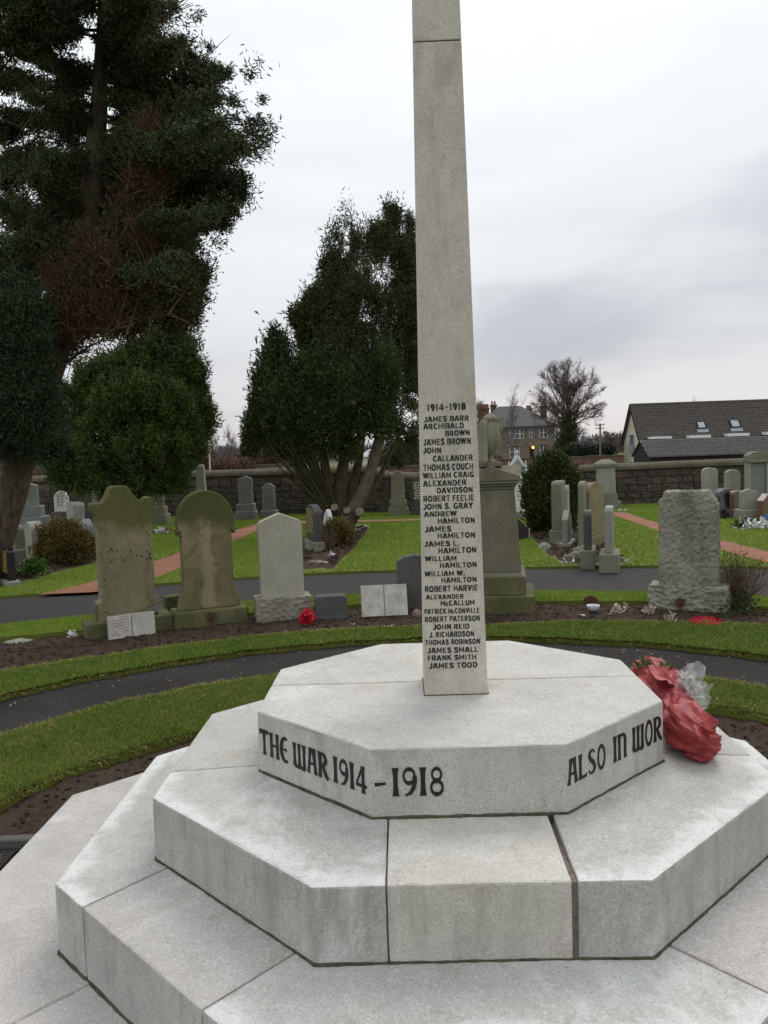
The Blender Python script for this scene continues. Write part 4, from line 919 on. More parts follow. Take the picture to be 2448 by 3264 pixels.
# G: pedestal with draped urn
r, s = stone_root('urn_monument', 'tall grey sandstone pedestal topped by a draped urn, right behind the shaft', 'monument', 1576, 1936)
G_ = lambda n_, w0, a, b, m_, w1=None, bev=.008: obj(n_, box_bm(-w0 * s, w0 * s, -w0 * s, w0 * s, a * s, b * s, bev, (w0 - (w1 or w0)) * s), m_, r)
G_('base', 126, -8, 57, 'sand_base'); G_('lower_plinth', 101, 57, 112, 'sand_base'); G_('plinth_moulding', 101, 112, 126, 'sand_grey', 90)
G_('shaft', 88, 126, 382, 'sand_grey', 71); G_('cornice', 74, 382, 392, 'sand_grey'); G_('cornice', 80, 392, 400, 'sand_grey'); G_('cornice', 87, 400, 411, 'sand_grey')
b_ = bmesh.new(); w_ = 90 * s; vs = [b_.verts.new(v) for v in [(-w_, -w_, 411 * s), (w_, -w_, 411 * s), (w_, w_, 411 * s), (-w_, w_, 411 * s), (-w_, -w_, 424 * s), (w_, -w_, 424 * s), (w_, w_, 424 * s), (-w_, w_, 424 * s), (0, -w_, 455 * s), (w_, 0, 455 * s), (0, w_, 455 * s), (-w_, 0, 455 * s), (0, 0, 455 * s)]]
for f in ((0, 3, 2, 1), (0, 1, 5, 8, 4), (1, 2, 6, 9, 5), (2, 3, 7, 10, 6), (3, 0, 4, 11, 7), (4, 8, 12, 11), (5, 9, 12, 8), (6, 10, 12, 9), (7, 11, 12, 10)): b_.faces.new([vs[i] for i in f])
obj('pediment_cap', b_, 'sand_grey', r)
G_('urn_foot', 34, 452, 466, 'sand_grey')
u = obj('urn', lathe_bm([(x * s, z * s) for x, z in [(22, 466), (22, 470), (10, 476), (9, 487), (16, 497), (27, 520), (32, 548), (31, 572), (22, 590), (19, 595), (25, 600), (25, 606), (18, 612), (8, 618), (3, 622)]], 20), 'urn_stone', r, smooth=True)
bm = bmesh.new(); g = []
for i in range(13):
    t = i / 12; z_ = (612 - 150 * t) * s; row = []
    for j in range(13):
        v = j / 12; a = math.radians(118 + 145 * v); rr = (30 + 5 * math.sin(v * 16) + 7 * t * t) * s if t > .12 else (14 + 16 * t / .12) * s; row.append(bm.verts.new((rr * math.cos(a) - 3 * s, rr * math.sin(a), z_)))
    g.append(row)
for a_, b2 in zip(g, g[1:]):
    for j in range(12): bm.faces.new((a_[j], a_[j + 1], b2[j + 1], b2[j]))
o = obj('drapery', bm, 'urn_stone', r, smooth=True); md = o.modifiers.new('solidify', 'SOLIDIFY'); md.thickness = .02
V_, F_ = [], []; tube(V_, F_, smoothpts([(26 * s, 0, 590 * s), (38 * s, 0, 608 * s), (44 * s, 0, 590 * s), (36 * s, 0, 565 * s)], 4), [.012] * 13, 6); bm = bmesh.new(); vv = [bm.verts.new(v) for v in V_]; [bm.faces.new([vv[i] for i in f]) for f in F_]; obj('urn_handle', bm, 'urn_stone', r)
# H
r, s = stone_root('headstone', 'massive rock-faced grey granite headstone with dark streak beside the dry shrub', 'headstone', 2198, 1944)
obj('base', ridge_box(-117 * s, 117 * s, -.17, .17, -.05, 82 * s, 26, .014, 3, 24), 'rock_grey', r)
bm = prism_bm([(x * s, z * s) for x, z in [(-89, 80), (89, 80), (88, 345), (70, 372), (62, 386), (-72, 384), (-76, 362), (-88, 355)]], .2, .012, -.1)
obj('tablet', rough_bm(bm, 30, .0145, 30, 9), 'rock_streak', r)
# wall row and middle distance; frontal stones: (label, cx, by, tiers[(hw, a, b, thick)], head(style, hw, a, b), mat, z)
def frontal(label, cx, by, tiers, hd, mat, bmat=None, yaw=0, name='headstone', lines=0, linemat='faded', z=LZ, th=.14, cat='headstone'):
    r, s = stone_root(name, label, cat, cx, by, yaw, z)
    for k, (hw, a, b, t) in enumerate(tiers): obj('base', box_bm(-hw * s, hw * s, -t / 2, t / 2, a * s - (.05 if k == 0 else -.002), b * s, .012), bmat or mat, r)
    st, hw, a, b = hd; part(r, 'tablet', head(st, hw, a, b), s, th, mat, -th / 2, .01)
    if lines:
        bm = bmesh.new(); q_ = random.Random(cx)
        for j in range(lines):
            z_ = (a + (b - a) * (.78 - .6 * j / lines)) * s; L_ = hw * s * q_.uniform(.4, .75); x = -L_; hh = (b - a) * s * .6 / lines * .5
            while x < L_:
                l_ = q_.uniform(.03, .09); e = min(x + l_, L_)
                v = [bm.verts.new((xx, -th / 2 - .002, zz)) for xx, zz in ((x, z_), (e, z_), (e, z_ + hh), (x, z_ + hh))]; bm.faces.new(v); x += l_ + .025
        obj('inscription', bm, linemat, r)['kind'] = 'stuff'
    return r, s
WG = 'headstones along the foot of the boundary wall'
FR = [('tall blue-grey granite headstone on two-step base near the big leaning trunk, against wall', 101, 1690, [(50, 0, 45, .5), (38, 45, 78, .35)], ('gable', 27, 78, 152), 'slate_grey', None, 5, 'faded'),
 ('white marble tablet on black stepped base against the wall, behind the round bush', 202, 1688, [(36, 0, 26, .5), (27, 26, 58, .36)], ('peak', 21, 58, 124), 'marble', 'dark_gran', 8, 'faded'),
 ('tall black monument with gabled head in deep shade under the round green tree', 303, 1680, [(34, 0, 30, .5), (28, 30, 60, .4)], ('gable', 22, 60, 158), 'dark_gran', None, 0, 'faded'),
 ('grey headstone on stepped base, half hidden by the scrolled sandstone stone', 512, 1670, [(26, 0, 32, .5), (20, 32, 56, .36)], ('round', 15, 56, 104), 'mid_gran', None, 0, 'faded'),
 ('tall gabled grey granite headstone on two-step base against the wall, left of a smaller one', 787, 1655, [(33, 0, 27, .5), (28, 27, 50, .36)], ('gable', 22, 50, 138), 'slate_grey', None, 5, 'faded'),
 ('smaller round-shouldered grey headstone against the wall, next to a taller gabled one', 860, 1648, [(27, 0, 22, .45)], ('shoulder', 21, 22, 108), 'slate_grey', None, 6, 'faded'),
 ('buff sandstone headstone with curved shoulders against wall, between cypress and shaft', 1271, 1643, [(32, 0, 25, .45), (27, 25, 49, .35)], ('shoulder', 22, 49, 143), 'mid_gran', None, 0, 'faded'),
 ('dark slate headstone with pale lettering peeking out left of the shaft by the wall', 1334, 1641, [(22, 0, 26, .42)], ('flat', 18, 26, 122), 'dark_gran', None, 7, 'whitepaint')]
for lb, cx, by, ti, hd, mt, bmt, ln, lm in FR:
    frontal(lb, cx, by, ti, hd, mt, bmt, 0, lines=ln, linemat=lm)['group'] if False else frontal(lb, cx, by, ti, hd, mt, bmt, 0, lines=ln, linemat=lm)[0].__setitem__('group', WG)
# slim granite obelisk behind the arched stone
r, s = stone_root('obelisk_headstone', 'slim grey granite obelisk rising behind the round-arched headstone, against the wall', 'obelisk', 648, 1668, 0, LZ)
obj('base', box_bm(-26 * s, 26 * s, -26 * s, 26 * s, -.05, 40 * s, .012), 'mid_gran', r); obj('shaft', box_bm(-16 * s, 16 * s, -16 * s, 16 * s, 40 * s, 182 * s, .01, 5 * s), 'pale_gran', r); obj('shaft_cap', box_bm(-11 * s, 11 * s, -11 * s, 11 * s, 182 * s, 187 * s, .004, 4 * s), 'pale_gran', r)
FR2 = [('pillar monument with moulded cap and stepped base against the wall, right of conifer', 1931, 1618, None),]
r, s = stone_root('pillar_monument', 'pale pillar monument with projecting cap and stepped base against wall', 'monument', 1932, 1622, 0, LZ)
for nm, w0, a, b, mt, w1 in (('base', 40, -3, 25, 'mid_gran', 40), ('plinth', 31, 25, 50, 'mid_gran', 31), ('shaft', 27, 50, 134, 'pale_gran', 25), ('cap', 33, 134, 144, 'mid_gran', 33), ('pediment', 33, 144, 158, 'mid_gran', 12)): obj(nm, box_bm(-w0 * s, w0 * s, -w0 * s * .8, w0 * s * .8, a * s, b * s, .01, (w0 - w1) * s), mt, r)
FR = [('pale round-topped headstone on low base near wall, left of its twin', 2262, 1622, [(30, 0, 22, .4)], ('round', 24, 22, 132), 'pale_gran', None, 0, 'faded'),
 ('pale round-topped headstone near wall behind the dark polished stones', 2334, 1630, [(30, 0, 22, .4)], ('round', 23, 22, 134), 'pale_gran', None, 0, 'faded'),
 ('pale low headstone with gabled top standing over the flower rubbish at right', 2386, 1655, [(36, 0, 32, .4)], ('gable', 27, 32, 98), 'pale_gran', None, 0, 'faded'),
 ('small grey headstone tucked behind the polished black one at right', 2302, 1640, [(20, 0, 14, .3)], ('flat', 15, 14, 84), 'mid_gran', None, 0, 'faded')]
for lb, cx, by, ti, hd, mt, bmt, ln, lm in FR: frontal(lb, cx, by, ti, hd, mt, bmt, 0, lines=ln, linemat=lm)
r, s = stone_root('pillared_monument', 'tall pale monument with rounded pediment and side pilasters at right edge by wall', 'monument', 2412, 1634, 0, LZ)
obj('base', box_bm(-38 * s, 38 * s, -.3, .3, -.05, 30 * s, .012), 'mid_gran', r); obj('tablet', box_bm(-24 * s, 24 * s, -.06, .06, 30 * s, 160 * s, .01), 'slate_grey', r)
for sx in (-1, 1): obj('pilaster', box_bm((sx * 29 - 5) * s, (sx * 29 + 5) * s, -.11, .11, 30 * s, 160 * s, .01), 'pale_gran', r)
obj('cornice', box_bm(-37 * s, 37 * s, -.15, .15, 160 * s, 172 * s, .01), 'mid_gran', r); part(r, 'pediment', [(-35, 172), (35, 172), (34, 184), (20, 193), (0, 196), (-20, 193), (-34, 184)], s, .26, 'mid_gran', -.13, .01)
def slabside(label, cx, by, tpx, hpx, mat, length=.6, bt=None, bh=0, dev=0, style='flat', bmat=None, name='headstone', lean=0, z=LZ, gold=None, bl=None):
    """a headstone that stands nearly edge-on to the camera: tpx is its seen thickness, hpx its height, bt the thickness of its base"""
    al = math.degrees(math.atan((cx - 1224) / F_PX)); r, s = stone_root(name, label, 'headstone', cx, by, 90 - al + dev, z); t = tpx * s
    if bt: obj('base', box_bm(-(bl or length / 2 + .09), (bl or length / 2 + .09), -bt * s / 2, bt * s / 2, -.04, bh * s, .012), bmat or mat, r)
    hw = length / 2; H_ = hpx * s; pl_ = {'flat': [(-hw, bh * s), (hw, bh * s), (hw, H_ - .05), (hw - .05, H_), (-hw + .05, H_), (-hw, H_ - .05)], 'round': [(-hw, bh * s), (hw, bh * s)] + [(hw * math.cos(a), H_ - .16 + .16 * math.sin(a)) for a in [PI * k / 10 for k in range(11)]],
        'gable': [(-hw, bh * s), (hw, bh * s), (hw, H_ - .14), (0, H_), (-hw, H_ - .14)]}[style]
    o = obj('tablet', prism_bm(pl_, t, .012), mat, r)
    if lean: r.rotation_euler[1] = 0; r.rotation_euler[0] = math.radians(lean)
    if gold:
        bm = bmesh.new(); q_ = random.Random(cx)
        for sy in (-1, 1):
            for j in range(10):
                z_ = bh * s + (H_ - bh * s) * (.85 - .068 * j); x = -hw * .7
                while x < hw * .7: l_ = q_.uniform(.02, .07); bm.faces.new([bm.verts.new((xx, sy * (t / 2 + .002), zz)) for xx, zz in ((x, z_), (x + l_, z_), (x + l_, z_ + .022), (x, z_ + .022))]); x += l_ + .018
        obj('inscription', bm, gold, r)['kind'] = 'stuff'
    return r
SL = [dict(label='grey granite headstone seen edge-on, left of the round rusty bush', cx=115, by=1800, tpx=38, hpx=140, mat='pale_gran', style='round', bt=56, bh=14, dev=10),
 dict(label='pale slab headstone with tilted rough base half behind the leaning trunk', cx=60, by=1790, tpx=34, hpx=118, mat='mid_gran', style='flat', bt=60, bh=46, dev=14, lean=-4),
 dict(label='black headstone with gold lettering at the foot of the leaning trunk', cx=30, by=1862, tpx=24, hpx=120, mat='black_gran', style='flat', bt=38, bh=16, dev=14, length=.4, gold='gold', bmat='rock_grey'),
 dict(label='tall grey granite headstone with slanted top, edge-on behind the round bush', cx=242, by=1740, tpx=36, hpx=140, mat='pale_gran', style='flat', dev=12, bt=50, bh=12, lean=3),
 dict(label='short blue-grey headstone edge-on between round bush and scrolled sandstone stone', cx=278, by=1757, tpx=28, hpx=104, mat='slate_grey', style='round', dev=10, bt=46, bh=20),
 dict(label='grey peaked headstone whose top shows left of the scrolled sandstone top', cx=327, by=1700, tpx=38, hpx=150, mat='mid_gran', style='gable', dev=12, bt=50, bh=14),
 dict(label='grey headstone with gold lettering edge-on on rough base below the cypress', cx=1004, by=1756, tpx=25, hpx=150, mat='dark_gran', style='round', dev=14, bt=34, bh=34, gold='gold', bmat='rock_grey'),
 dict(label='slim white headstone leaning edge-on beside the small yellow-brown bush', cx=1044, by=1712, tpx=15, hpx=90, mat='marble', style='gable', dev=8, bt=26, bh=10, lean=4),
 dict(label='black headstone edge-on between grey and white ones under the cypress', cx=1024, by=1722, tpx=10, hpx=100, mat='black_gran', style='flat', dev=4, length=.5),
 dict(label='tall grey headstone on rough base, tallest of the group right of the conifer bush', cx=1783, by=1730, tpx=30, hpx=198, mat='mid_gran', style='flat', dev=-8, bt=44, bh=46),
 dict(label='slim grey headstone right behind the tallest one near the conifer bush', cx=1806, by=1712, tpx=16, hpx=164, mat='pale_gran', style='flat', dev=-4, bt=30, bh=20),
 dict(label='small grey headstone standing in front of the tall ones beside the conifer bush', cx=1808, by=1742, tpx=20, hpx=118, mat='pale_gran', style='gable', dev=-6, bt=38, bh=18),
 dict(label='polished dark headstone with pale front edge, edge-on in the right bed', cx=1859, by=1752, tpx=21, hpx=218, mat='mid_gran', style='flat', dev=-3, bt=30, bh=20),
 dict(label='buff sandstone headstone with scrolled shoulders in the right bed', cx=1890, by=1740, tpx=30, hpx=204, mat='sand_green', style='round', dev=-24, bt=40, bh=36),
 dict(label='dark grey headstone edge-on on a pale granite base in the right bed', cx=1875, by=1797, tpx=24, hpx=172, mat='dark_gran', style='flat', dev=-1, length=.5, bt=46, bh=52, bmat='mid_gran'),
 dict(label='pale brown granite headstone on a broad rough base at the right bed end', cx=1944, by=1808, tpx=25, hpx=196, mat='pale_gran', style='flat', dev=-2, length=.5, bt=60, bh=52, bmat='mid_gran'),
 dict(label='black polished headstone tilted among pale ones at right by the rubbish', cx=2314, by=1650, tpx=30, hpx=92, mat='black_gran', style='round', dev=-40, lean=-6, length=.5, bt=48, bh=16),
 dict(label='reddish brown granite headstone beside the tilted black polished one', cx=2346, by=1648, tpx=17, hpx=84, mat='brown_gran', style='flat', dev=-20, length=.5, bt=30, bh=30),
 dict(label='dark headstone cut by the right edge of the photo above the rubbish', cx=2440, by=1658, tpx=24, hpx=86, mat='brown_gran', style='gable', dev=-25, length=.5)]
for d_ in SL: slabside(**d_)
# ornate white marble monument
r, s = stone_root('gothic_monument', 'ornate white marble gothic monument with pointed gable right of the draped urn pedestal', 'monument', 1652, 1650, 0, LZ)
obj('base', box_bm(-38 * s, 38 * s, -.3, .3, -.05, 20 * s, .01), 'mid_gran', r); obj('plinth', box_bm(-30 * s, 30 * s, -.22, .22, 20 * s, 40 * s, .01), 'marble', r)
part(r, 'tablet', [(-20, 40), (20, 40), (20, 150), (-20, 150)], s, .16, 'marble', -.08, .01)
for sx in (-1, 1): obj('colonnette', lathe_bm([(x * s, z * s) for x, z in [(5, 40), (5, 46), (3, 48), (3, 140), (5, 144), (6, 150)]], 10), 'marble', r, (sx * 25 * s, -.1, 0)); obj('pinnacle', lathe_bm([(x * s, z * s) for x, z in [(5, 150), (4, 164), (1, 182)]], 8), 'marble', r, (sx * 27 * s, -.04, 0))
part(r, 'gable', [(-31, 148), (31, 148), (31, 154), (3, 198), (-3, 198), (-31, 154)], s, .22, 'marble', -.11, .01)
part(r, 'gable_moulding', [(-24, 152), (24, 152), (0, 188)], s, .03, 'pale_gran', -.135, .006)
obj('finial', lathe_bm([(x * s, z * s) for x, z in [(2, 196), (2, 202), (5, 206), (5, 210), (2, 214), (1, 219)]], 8), 'marble', r)
# leaning dark slab and assorted things on the far lawn
r, s = stone_root('fallen_slab', 'dark slab leaning on the ground behind the urn pedestal, pale underside edge', 'headstone', 1672, 1722, 35, LZ)
obj('slab', box_bm(-.22, .22, -.03, .03, 0, .40, .01), 'darkwood', r, (0, .12, 0), (math.radians(-28), math.radians(38), 0)); obj('rim', box_bm(.21, .235, -.045, .03, -.0, .42, .003), 'pale_gran', r, (0, .12, 0), (math.radians(-28), math.radians(38), 0))
# ------------------------------------------------------------------ flowers, wreaths, markers and oddments
def poppies(label, cx, by, R_, flat, n_, z=.02, yaw=0, tilt=0):
    p = G(cx, by, z); r = empty('poppy_wreath', p, yaw, label, 'wreath'); q_ = random.Random(cx)
    for k in range(n_):
        a = 2 * PI * k / n_ * 2.4; rr = R_ * (1 if flat else q_.uniform(.1, 1)); c_ = Vector((rr * math.cos(a), rr * math.sin(a), q_.uniform(0, .02))) if flat else Vector((rr * math.cos(a), q_.uniform(-.03, .01), R_ + rr * math.sin(a)))
        nrm = (Vector((0, -.5, 1)) if flat else Vector((math.cos(a) * .5, -1, .4 + math.sin(a) * .4))) + Vector((q_.gauss(0, .35), q_.gauss(0, .35), q_.gauss(0, .2))); nrm.normalize()
        U = nrm.cross(Vector((.2, .3, 1))).normalized(); W_ = nrm.cross(U); bm = bmesh.new(); pr = .032 * q_.uniform(.8, 1.2); ctr = bm.verts.new(c_); ring = []
        for j in range(10): t = 2 * PI * j / 10; f = 1 + .3 * math.cos(4 * t + k); ring.append(bm.verts.new(c_ + (U * math.cos(t) + W_ * math.sin(t)) * pr * f + nrm * (.012 + .008 * q_.random())))
        for j in range(10): bm.faces.new((ctr, ring[j], ring[(j + 1) % 10]))
        obj('poppy', bm, 'poppy', r); 
    bm = bmesh.new(); V_, F_ = [], []
    if flat: tube(V_, F_, [(R_ * math.cos(t), R_ * math.sin(t), .006) for t in [2 * PI * k / 20 for k in range(21)]], [.022] * 21, 6)
    else: tube(V_, F_, [(R_ * .6 * math.cos(t), .02, R_ + R_ * .6 * math.sin(t)) for t in [2 * PI * k / 20 for k in range(21)]], [.03] * 21, 6)
    vv = [bm.verts.new(v) for v in V_]; [bm.faces.new([vv[i] for i in f]) for f in F_]; obj('ring', bm, 'poppy', r)
poppies('red poppy wreath leaning against the rough base of the gabled granite stone', 981, 1990, .068, False, 26)
poppies('flat red poppy wreath lying on the soil right of the massive granite headstone', 2248, 1988, .125, True, 26)
def marker(label, cx, by, h_, rd):
    p = G(cx, by, .01); r = empty('grave_marker', p, rnd.uniform(-.3, .3), label, 'grave marker')
    obj('stake', box_bm(-.012, .012, -.006, .006, -.03, h_ - rd, .002), 'rust', r)
    bm = bmesh.new(); bmesh.ops.create_cone(bm, cap_ends=True, segments=14, radius1=rd, radius2=rd, depth=.012, matrix=Matrix.Translation((0, 0, h_ - rd)) @ Matrix.Rotation(PI / 2, 4, 'X') @ Matrix.Scale(.82, 4, (0, 1, 0))); obj('plate', bm, 'rust', r)
marker('rusty round marker on a stake in front of the massive granite headstone', 2168, 1952, .155, .055); marker('rusty round marker on a stake before the arched sandstone plinth', 676, 1997, .155, .05)
marker('rusty round marker plate standing behind the white flower bowl', 1883, 1942, .16, .075)
p = G(1891, 1955, .02); r = empty('flower_bowl', p, 0, 'small white enamel flower bowl with dark foot in the soil bed', 'bowl')
obj('bowl', lathe_bm([(.03, .03), (.055, .04), (.066, .075), (.068, .085), (.062, .085), (.055, .06), (.001, .05)], 20), 'pot', r, smooth=True); obj('foot', lathe_bm([(.05, -.01), (.05, .02), (.032, .032)], 18), 'potdark', r)
bm = bmesh.new(); bmesh.ops.create_circle(bm, cap_ends=True, segments=16, radius=.056, matrix=Matrix.Translation((0, 0, .07))); obj('soil_fill', bm, 'potdark', r)
def clump(label, cx, by, w_, h_, mat='dried', n_=40, size=.05, z=.03, cat='dried flowers', name='dried_flowers'):
    p = G(cx, by, z); q_ = random.Random(cx * 3); bm = bmesh.new()
    for i in range(n_):
        c_ = Vector((q_.gauss(0, w_ / 5.5), q_.gauss(0, w_ / 7), abs(q_.gauss(0, h_ / 2.2)))); d = Vector((q_.gauss(0, 1), q_.gauss(0, 1), q_.gauss(.5, .8))).normalized(); s_ = d.cross(Vector((q_.random(), q_.random(), .3))).normalized() * size * q_.uniform(.2, .4); n2 = d.cross(s_).normalized()
        a = [bm.verts.new(v) for v in (c_, c_ + s_ + d * size * .5 + n2 * size * .2, c_ + d * size * q_.uniform(.8, 1.4), c_ - s_ + d * size * .5 + n2 * size * .15)]; bm.faces.new((a[0], a[1], a[2])); bm.faces.new((a[0], a[2], a[3]))
    return tag(obj(name, bm, mat, None, p), label, cat, kind='stuff' if n_ < 20 or name == 'flower_rubbish' else None)
clump('large clump of withered white flowers right of the white bowl', 1972, 1955, .20, .11, n_=44, size=.042); clump('withered white flowers in the soil left of the granite base', 2066, 1958, .13, .09, n_=30, size=.045)
clump('withered white flowers in front of the granite base, beside the red wreath', 2134, 1980, .12, .07, n_=30, size=.045); clump('small white flower scraps left of the mossy headstone plinth', 228, 2030, .12, .05, 'white', 26, .04)
clump('few pale petals beside the left end of the mossy plinth', 272, 2018, .04, .04, 'dried', 8, .03); clump('white petals on the soil right of the small dark stone', 1124, 1992, .05, .02, 'white', 5, .02)
clump('pale scrap of leaves under the open-book stone', 1240, 2002, .09, .02, 'dried', 8, .035)
clump('white flower on the bed under the cypress, left of the lawn', 1052, 1778, .2, .08, 'white', 12, .09); clump('white scraps on bed edge by the cypress trunk', 1143, 1698, .22, .05, 'white', 9, .08); clump('white scrap at the cypress roots', 1172, 1682, .18, .05, 'white', 7, .08)
clump('red flower on the bed below the small bush', 1088, 1752, .1, .06, 'poppy', 6, .06); clump('white plastic wrapping and flowers behind the arched headstone', 512, 1700, .5, .12, 'white', 26, .12); clump('orange-brown wilted flowers in white wrapping behind the arched headstone', 525, 1698, .3, .14, 'terracotta', 14, .1)
clump('white scrap at the near edge of the right bed', 1801, 1797, .18, .06, 'white', 8, .08); clump('white wrapping scrap right of another at the right bed edge', 1842, 1801, .12, .06, 'white', 7, .07); clump('white and dark plastic wreath remains by the pale granite base', 1995, 1797, .16, .05, 'white', 10, .05)
clump('white scrap on the far lawn below the pillar monument', 1982, 1630, .3, .05, 'white', 8, .1)
clump('heap of white flower wrapping at the right edge near the wall', 2415, 1686, .8, .2, 'white', 120, .09, cat='rubbish', name='flower_rubbish'); clump('blue plastic among the heap of white wrapping at right', 2425, 1684, .6, .16, 'blue', 10, .12, cat='rubbish', name='flower_rubbish')
clump('dark greenery in the heap of wrapping at the right edge', 2385, 1682, .6, .14, 'leaf_dark', 50, .12, cat='rubbish', name='flower_rubbish')
def pebble(label, cx, by, a, b, c_, mat, z=.0, seed=0):
    p = G(cx, by, z); bm = bmesh.new(); bmesh.ops.create_icosphere(bm, subdivisions=3, radius=1)
    for v in bm.verts: v.co *= 1 + .22 * noise.noise(v.co * 1.8 + Vector((seed, 0, 0))) + .06 * noise.noise(v.co * 6); v.co = Vector((v.co.x * a, v.co.y * b, v.co.z * c_))
    return tag(obj('rock', bm, mat, None, p), label, 'rock')
pebble('flat grey rock on the soil at the far left of the long bed', 60, 2052, .15, .10, .045, 'rock_grey', seed=1); pebble('flat reddish stone on the soil left of the white bowl', 1855, 1968, .07, .05, .03, 'brown_gran', seed=4)
pebble('pale lump beside the fallen slab near the right bed', 1738, 1748, .11, .1, .1, 'pale_gran', LZ, 5); pebble('small round stone beside the round rusty bush', 170, 1800, .08, .07, .06, 'brown_gran', LZ + .03, 6)
pebble('reddish stone on the bed below the edge-on gold-lettered headstone', 1010, 1795, .16, .1, .05, 'brown_gran', LZ + .02, 8); pebble('reddish brown rounded stone showing behind the shaft in the bed', 1333, 1968, .08, .07, .09, 'brown_gran', 0, 9)
for k, (cx, by) in enumerate([(1790, 1735), (1842, 1757), (1835, 1770), (1812, 1780)]): pebble(['grey rubble stone by the tallest edge-on headstone base', 'grey rubble stone between two dark headstones in the right bed', 'rubble stone left of the pale granite base in the right bed', 'brown rubble lump in the middle of the right bed'][k], cx, by, .1, .08, .06, 'mid_gran', LZ + .04, 20 + k)
def twigs(label, cx, by, n_, h_, spread, mat='twig', z=.0, seed=0, rad=.003, name='dead_twigs', cat='dead twigs', parent=None, sub=3):
    p = G(cx, by, z); q_ = random.Random(seed + cx); V_, F_ = [], []
    for i in range(n_):
        a = q_.uniform(0, 6.28); d = Vector((math.cos(a) * spread * q_.random(), math.sin(a) * spread * q_.random(), 1)).normalized(); pts_ = [Vector((q_.gauss(0, .02), q_.gauss(0, .02), -.02))]; L_ = h_ * q_.uniform(.4, 1.1)
        for k in range(4): d = (d + Vector((q_.gauss(0, .18), q_.gauss(0, .18), q_.gauss(0, .1)))).normalized(); pts_.append(pts_[-1] + d * L_ / 4)
        tube(V_, F_, pts_, [rad, rad * .9, rad * .8, rad * .6, rad * .4], 4)
        for m_ in range(sub):
            b_ = pts_[q_.randint(1, 4)]; d2 = (d + Vector((q_.gauss(0, .6), q_.gauss(0, .6), q_.gauss(0, .4)))).normalized(); tube(V_, F_, [b_, b_ + d2 * L_ * .15, b_ + d2 * L_ * .3 + Vector((0, 0, L_ * .04))], [rad * .6, rad * .5, rad * .3], 3)
    bm = bmesh.new(); vv = [bm.verts.new(v) for v in V_]; [bm.faces.new([vv[i] for i in f]) for f in F_]; o = obj(name, bm, mat, None, p)
    if parent is not None: o.parent = parent; o.location = (0, 0, 0); return o
    return tag(o, label, cat)
twigs('bare dead twigs sticking out of the soil right of the urn pedestal', 1715, 1985, 9, .3, .9, seed=1); twigs('low dead twigs in the soil under the curved bed centre right', 1700, 1950, 8, .16, 1.5, seed=2)
twigs('straggly dead stalks lying before the arched sandstone plinth', 760, 2035, 12, .2, 4, seed=3); twigs('straggly dead stalks near the rough granite base', 880, 2020, 10, .15, 4, seed=4)
twigs('thin grey twigs of a dead shrub under the small yellow-brown bush', 1046, 1760, 60, .42, .9, 'twig', LZ, 5, .006)
# dry shrub right of the granite stone
p = G(2352, 1940, 0); r = empty('dry_shrub', p, 0, 'brown twiggy dry shrub right of the massive granite headstone', 'shrub')
twigs('', 2352, 1940, 150, .52, .75, 'twig', 0, 9, .0028, 'branches', parent=r, sub=7)
# ------------------------------------------------------------------ foliage
def unit(a): return a / (np.linalg.norm(a, axis=-1, keepdims=True) + 1e-9)
def sprays(R, cen, dirs, cr_, per, L_, W_, spread=.7):
    """cen (n,3) clump centres, dirs (n,3) growth directions, cr_ (n,3) clump radii -> triangles"""
    n = len(cen); P = cen[:, None] + R.randn(n, per, 3) * cr_[:, None] * .55 + dirs[:, None] * (R.rand(n, per, 1) - .3) * cr_[:, None].max(-1, keepdims=True) * 1.1
    D = unit(dirs[:, None] + R.randn(n, per, 3) * spread); S_ = unit(np.cross(D, R.randn(n, per, 3))); l = L_ * (.5 + R.rand(n, per, 1)); w_ = W_ * (.6 + .8 * R.rand(n, per, 1)) / 2
    N2 = np.cross(D, S_)
    V = np.stack([P - S_ * w_, P + S_ * w_, P + D * l + N2 * w_ * .6, P + D * l * .3 - N2 * w_, P + D * l * .35 + N2 * w_ * 1.2, P + D * l * 1.1 - S_ * w_ * 2], 2).reshape(-1, 3)
    return V
def lobes_to_clumps(R, lobes, scale_n=1., up_=.35, shell=.55, trunk=None):
    cs, ds = [], []
    for (c_, r_, n_) in lobes:
        n_ = int(n_ * scale_n); d = unit(R.randn(n_, 3)); rad = shell + (1 - shell) * R.rand(n_, 1) ** .6
        nz = np.array([noise.noise(Vector(v) * 2.2 + Vector(c_)) for v in d])[:, None]; rad = rad * (1 + .38 * nz)
        p = np.array(c_)[None] + d * rad * np.array(r_)[None]; g = unit(d + np.array([0, 0, up_])[None]); cs.append(p); ds.append(g)
    return np.concatenate(cs), np.concatenate(ds)
def px_lobes(L_, Y, shrink=0.):
    o = []
    for x, y, rx, ry, dy, n_ in L_:
        D = Y + dy; c_ = at(x, y, D); k = D / F_PX; f = lambda v: max(v * .35, v - shrink); o.append(((c_.x, c_.y, c_.z), (f(rx * k), f(max(rx, ry) * k * .75 if rx > 30 else rx * k), f(ry * k)), n_))
    return o
def tufted(o, R, n_):
    me = o.data; a = me.attributes.new('tuft', 'FLOAT', 'POINT'); k = len(me.vertices) // n_; v = np.repeat(R.rand(n_).astype(np.float32), k); v = np.concatenate([v, np.zeros(len(me.vertices) - len(v), np.float32)]); a.data.foreach_set('value', v); return o
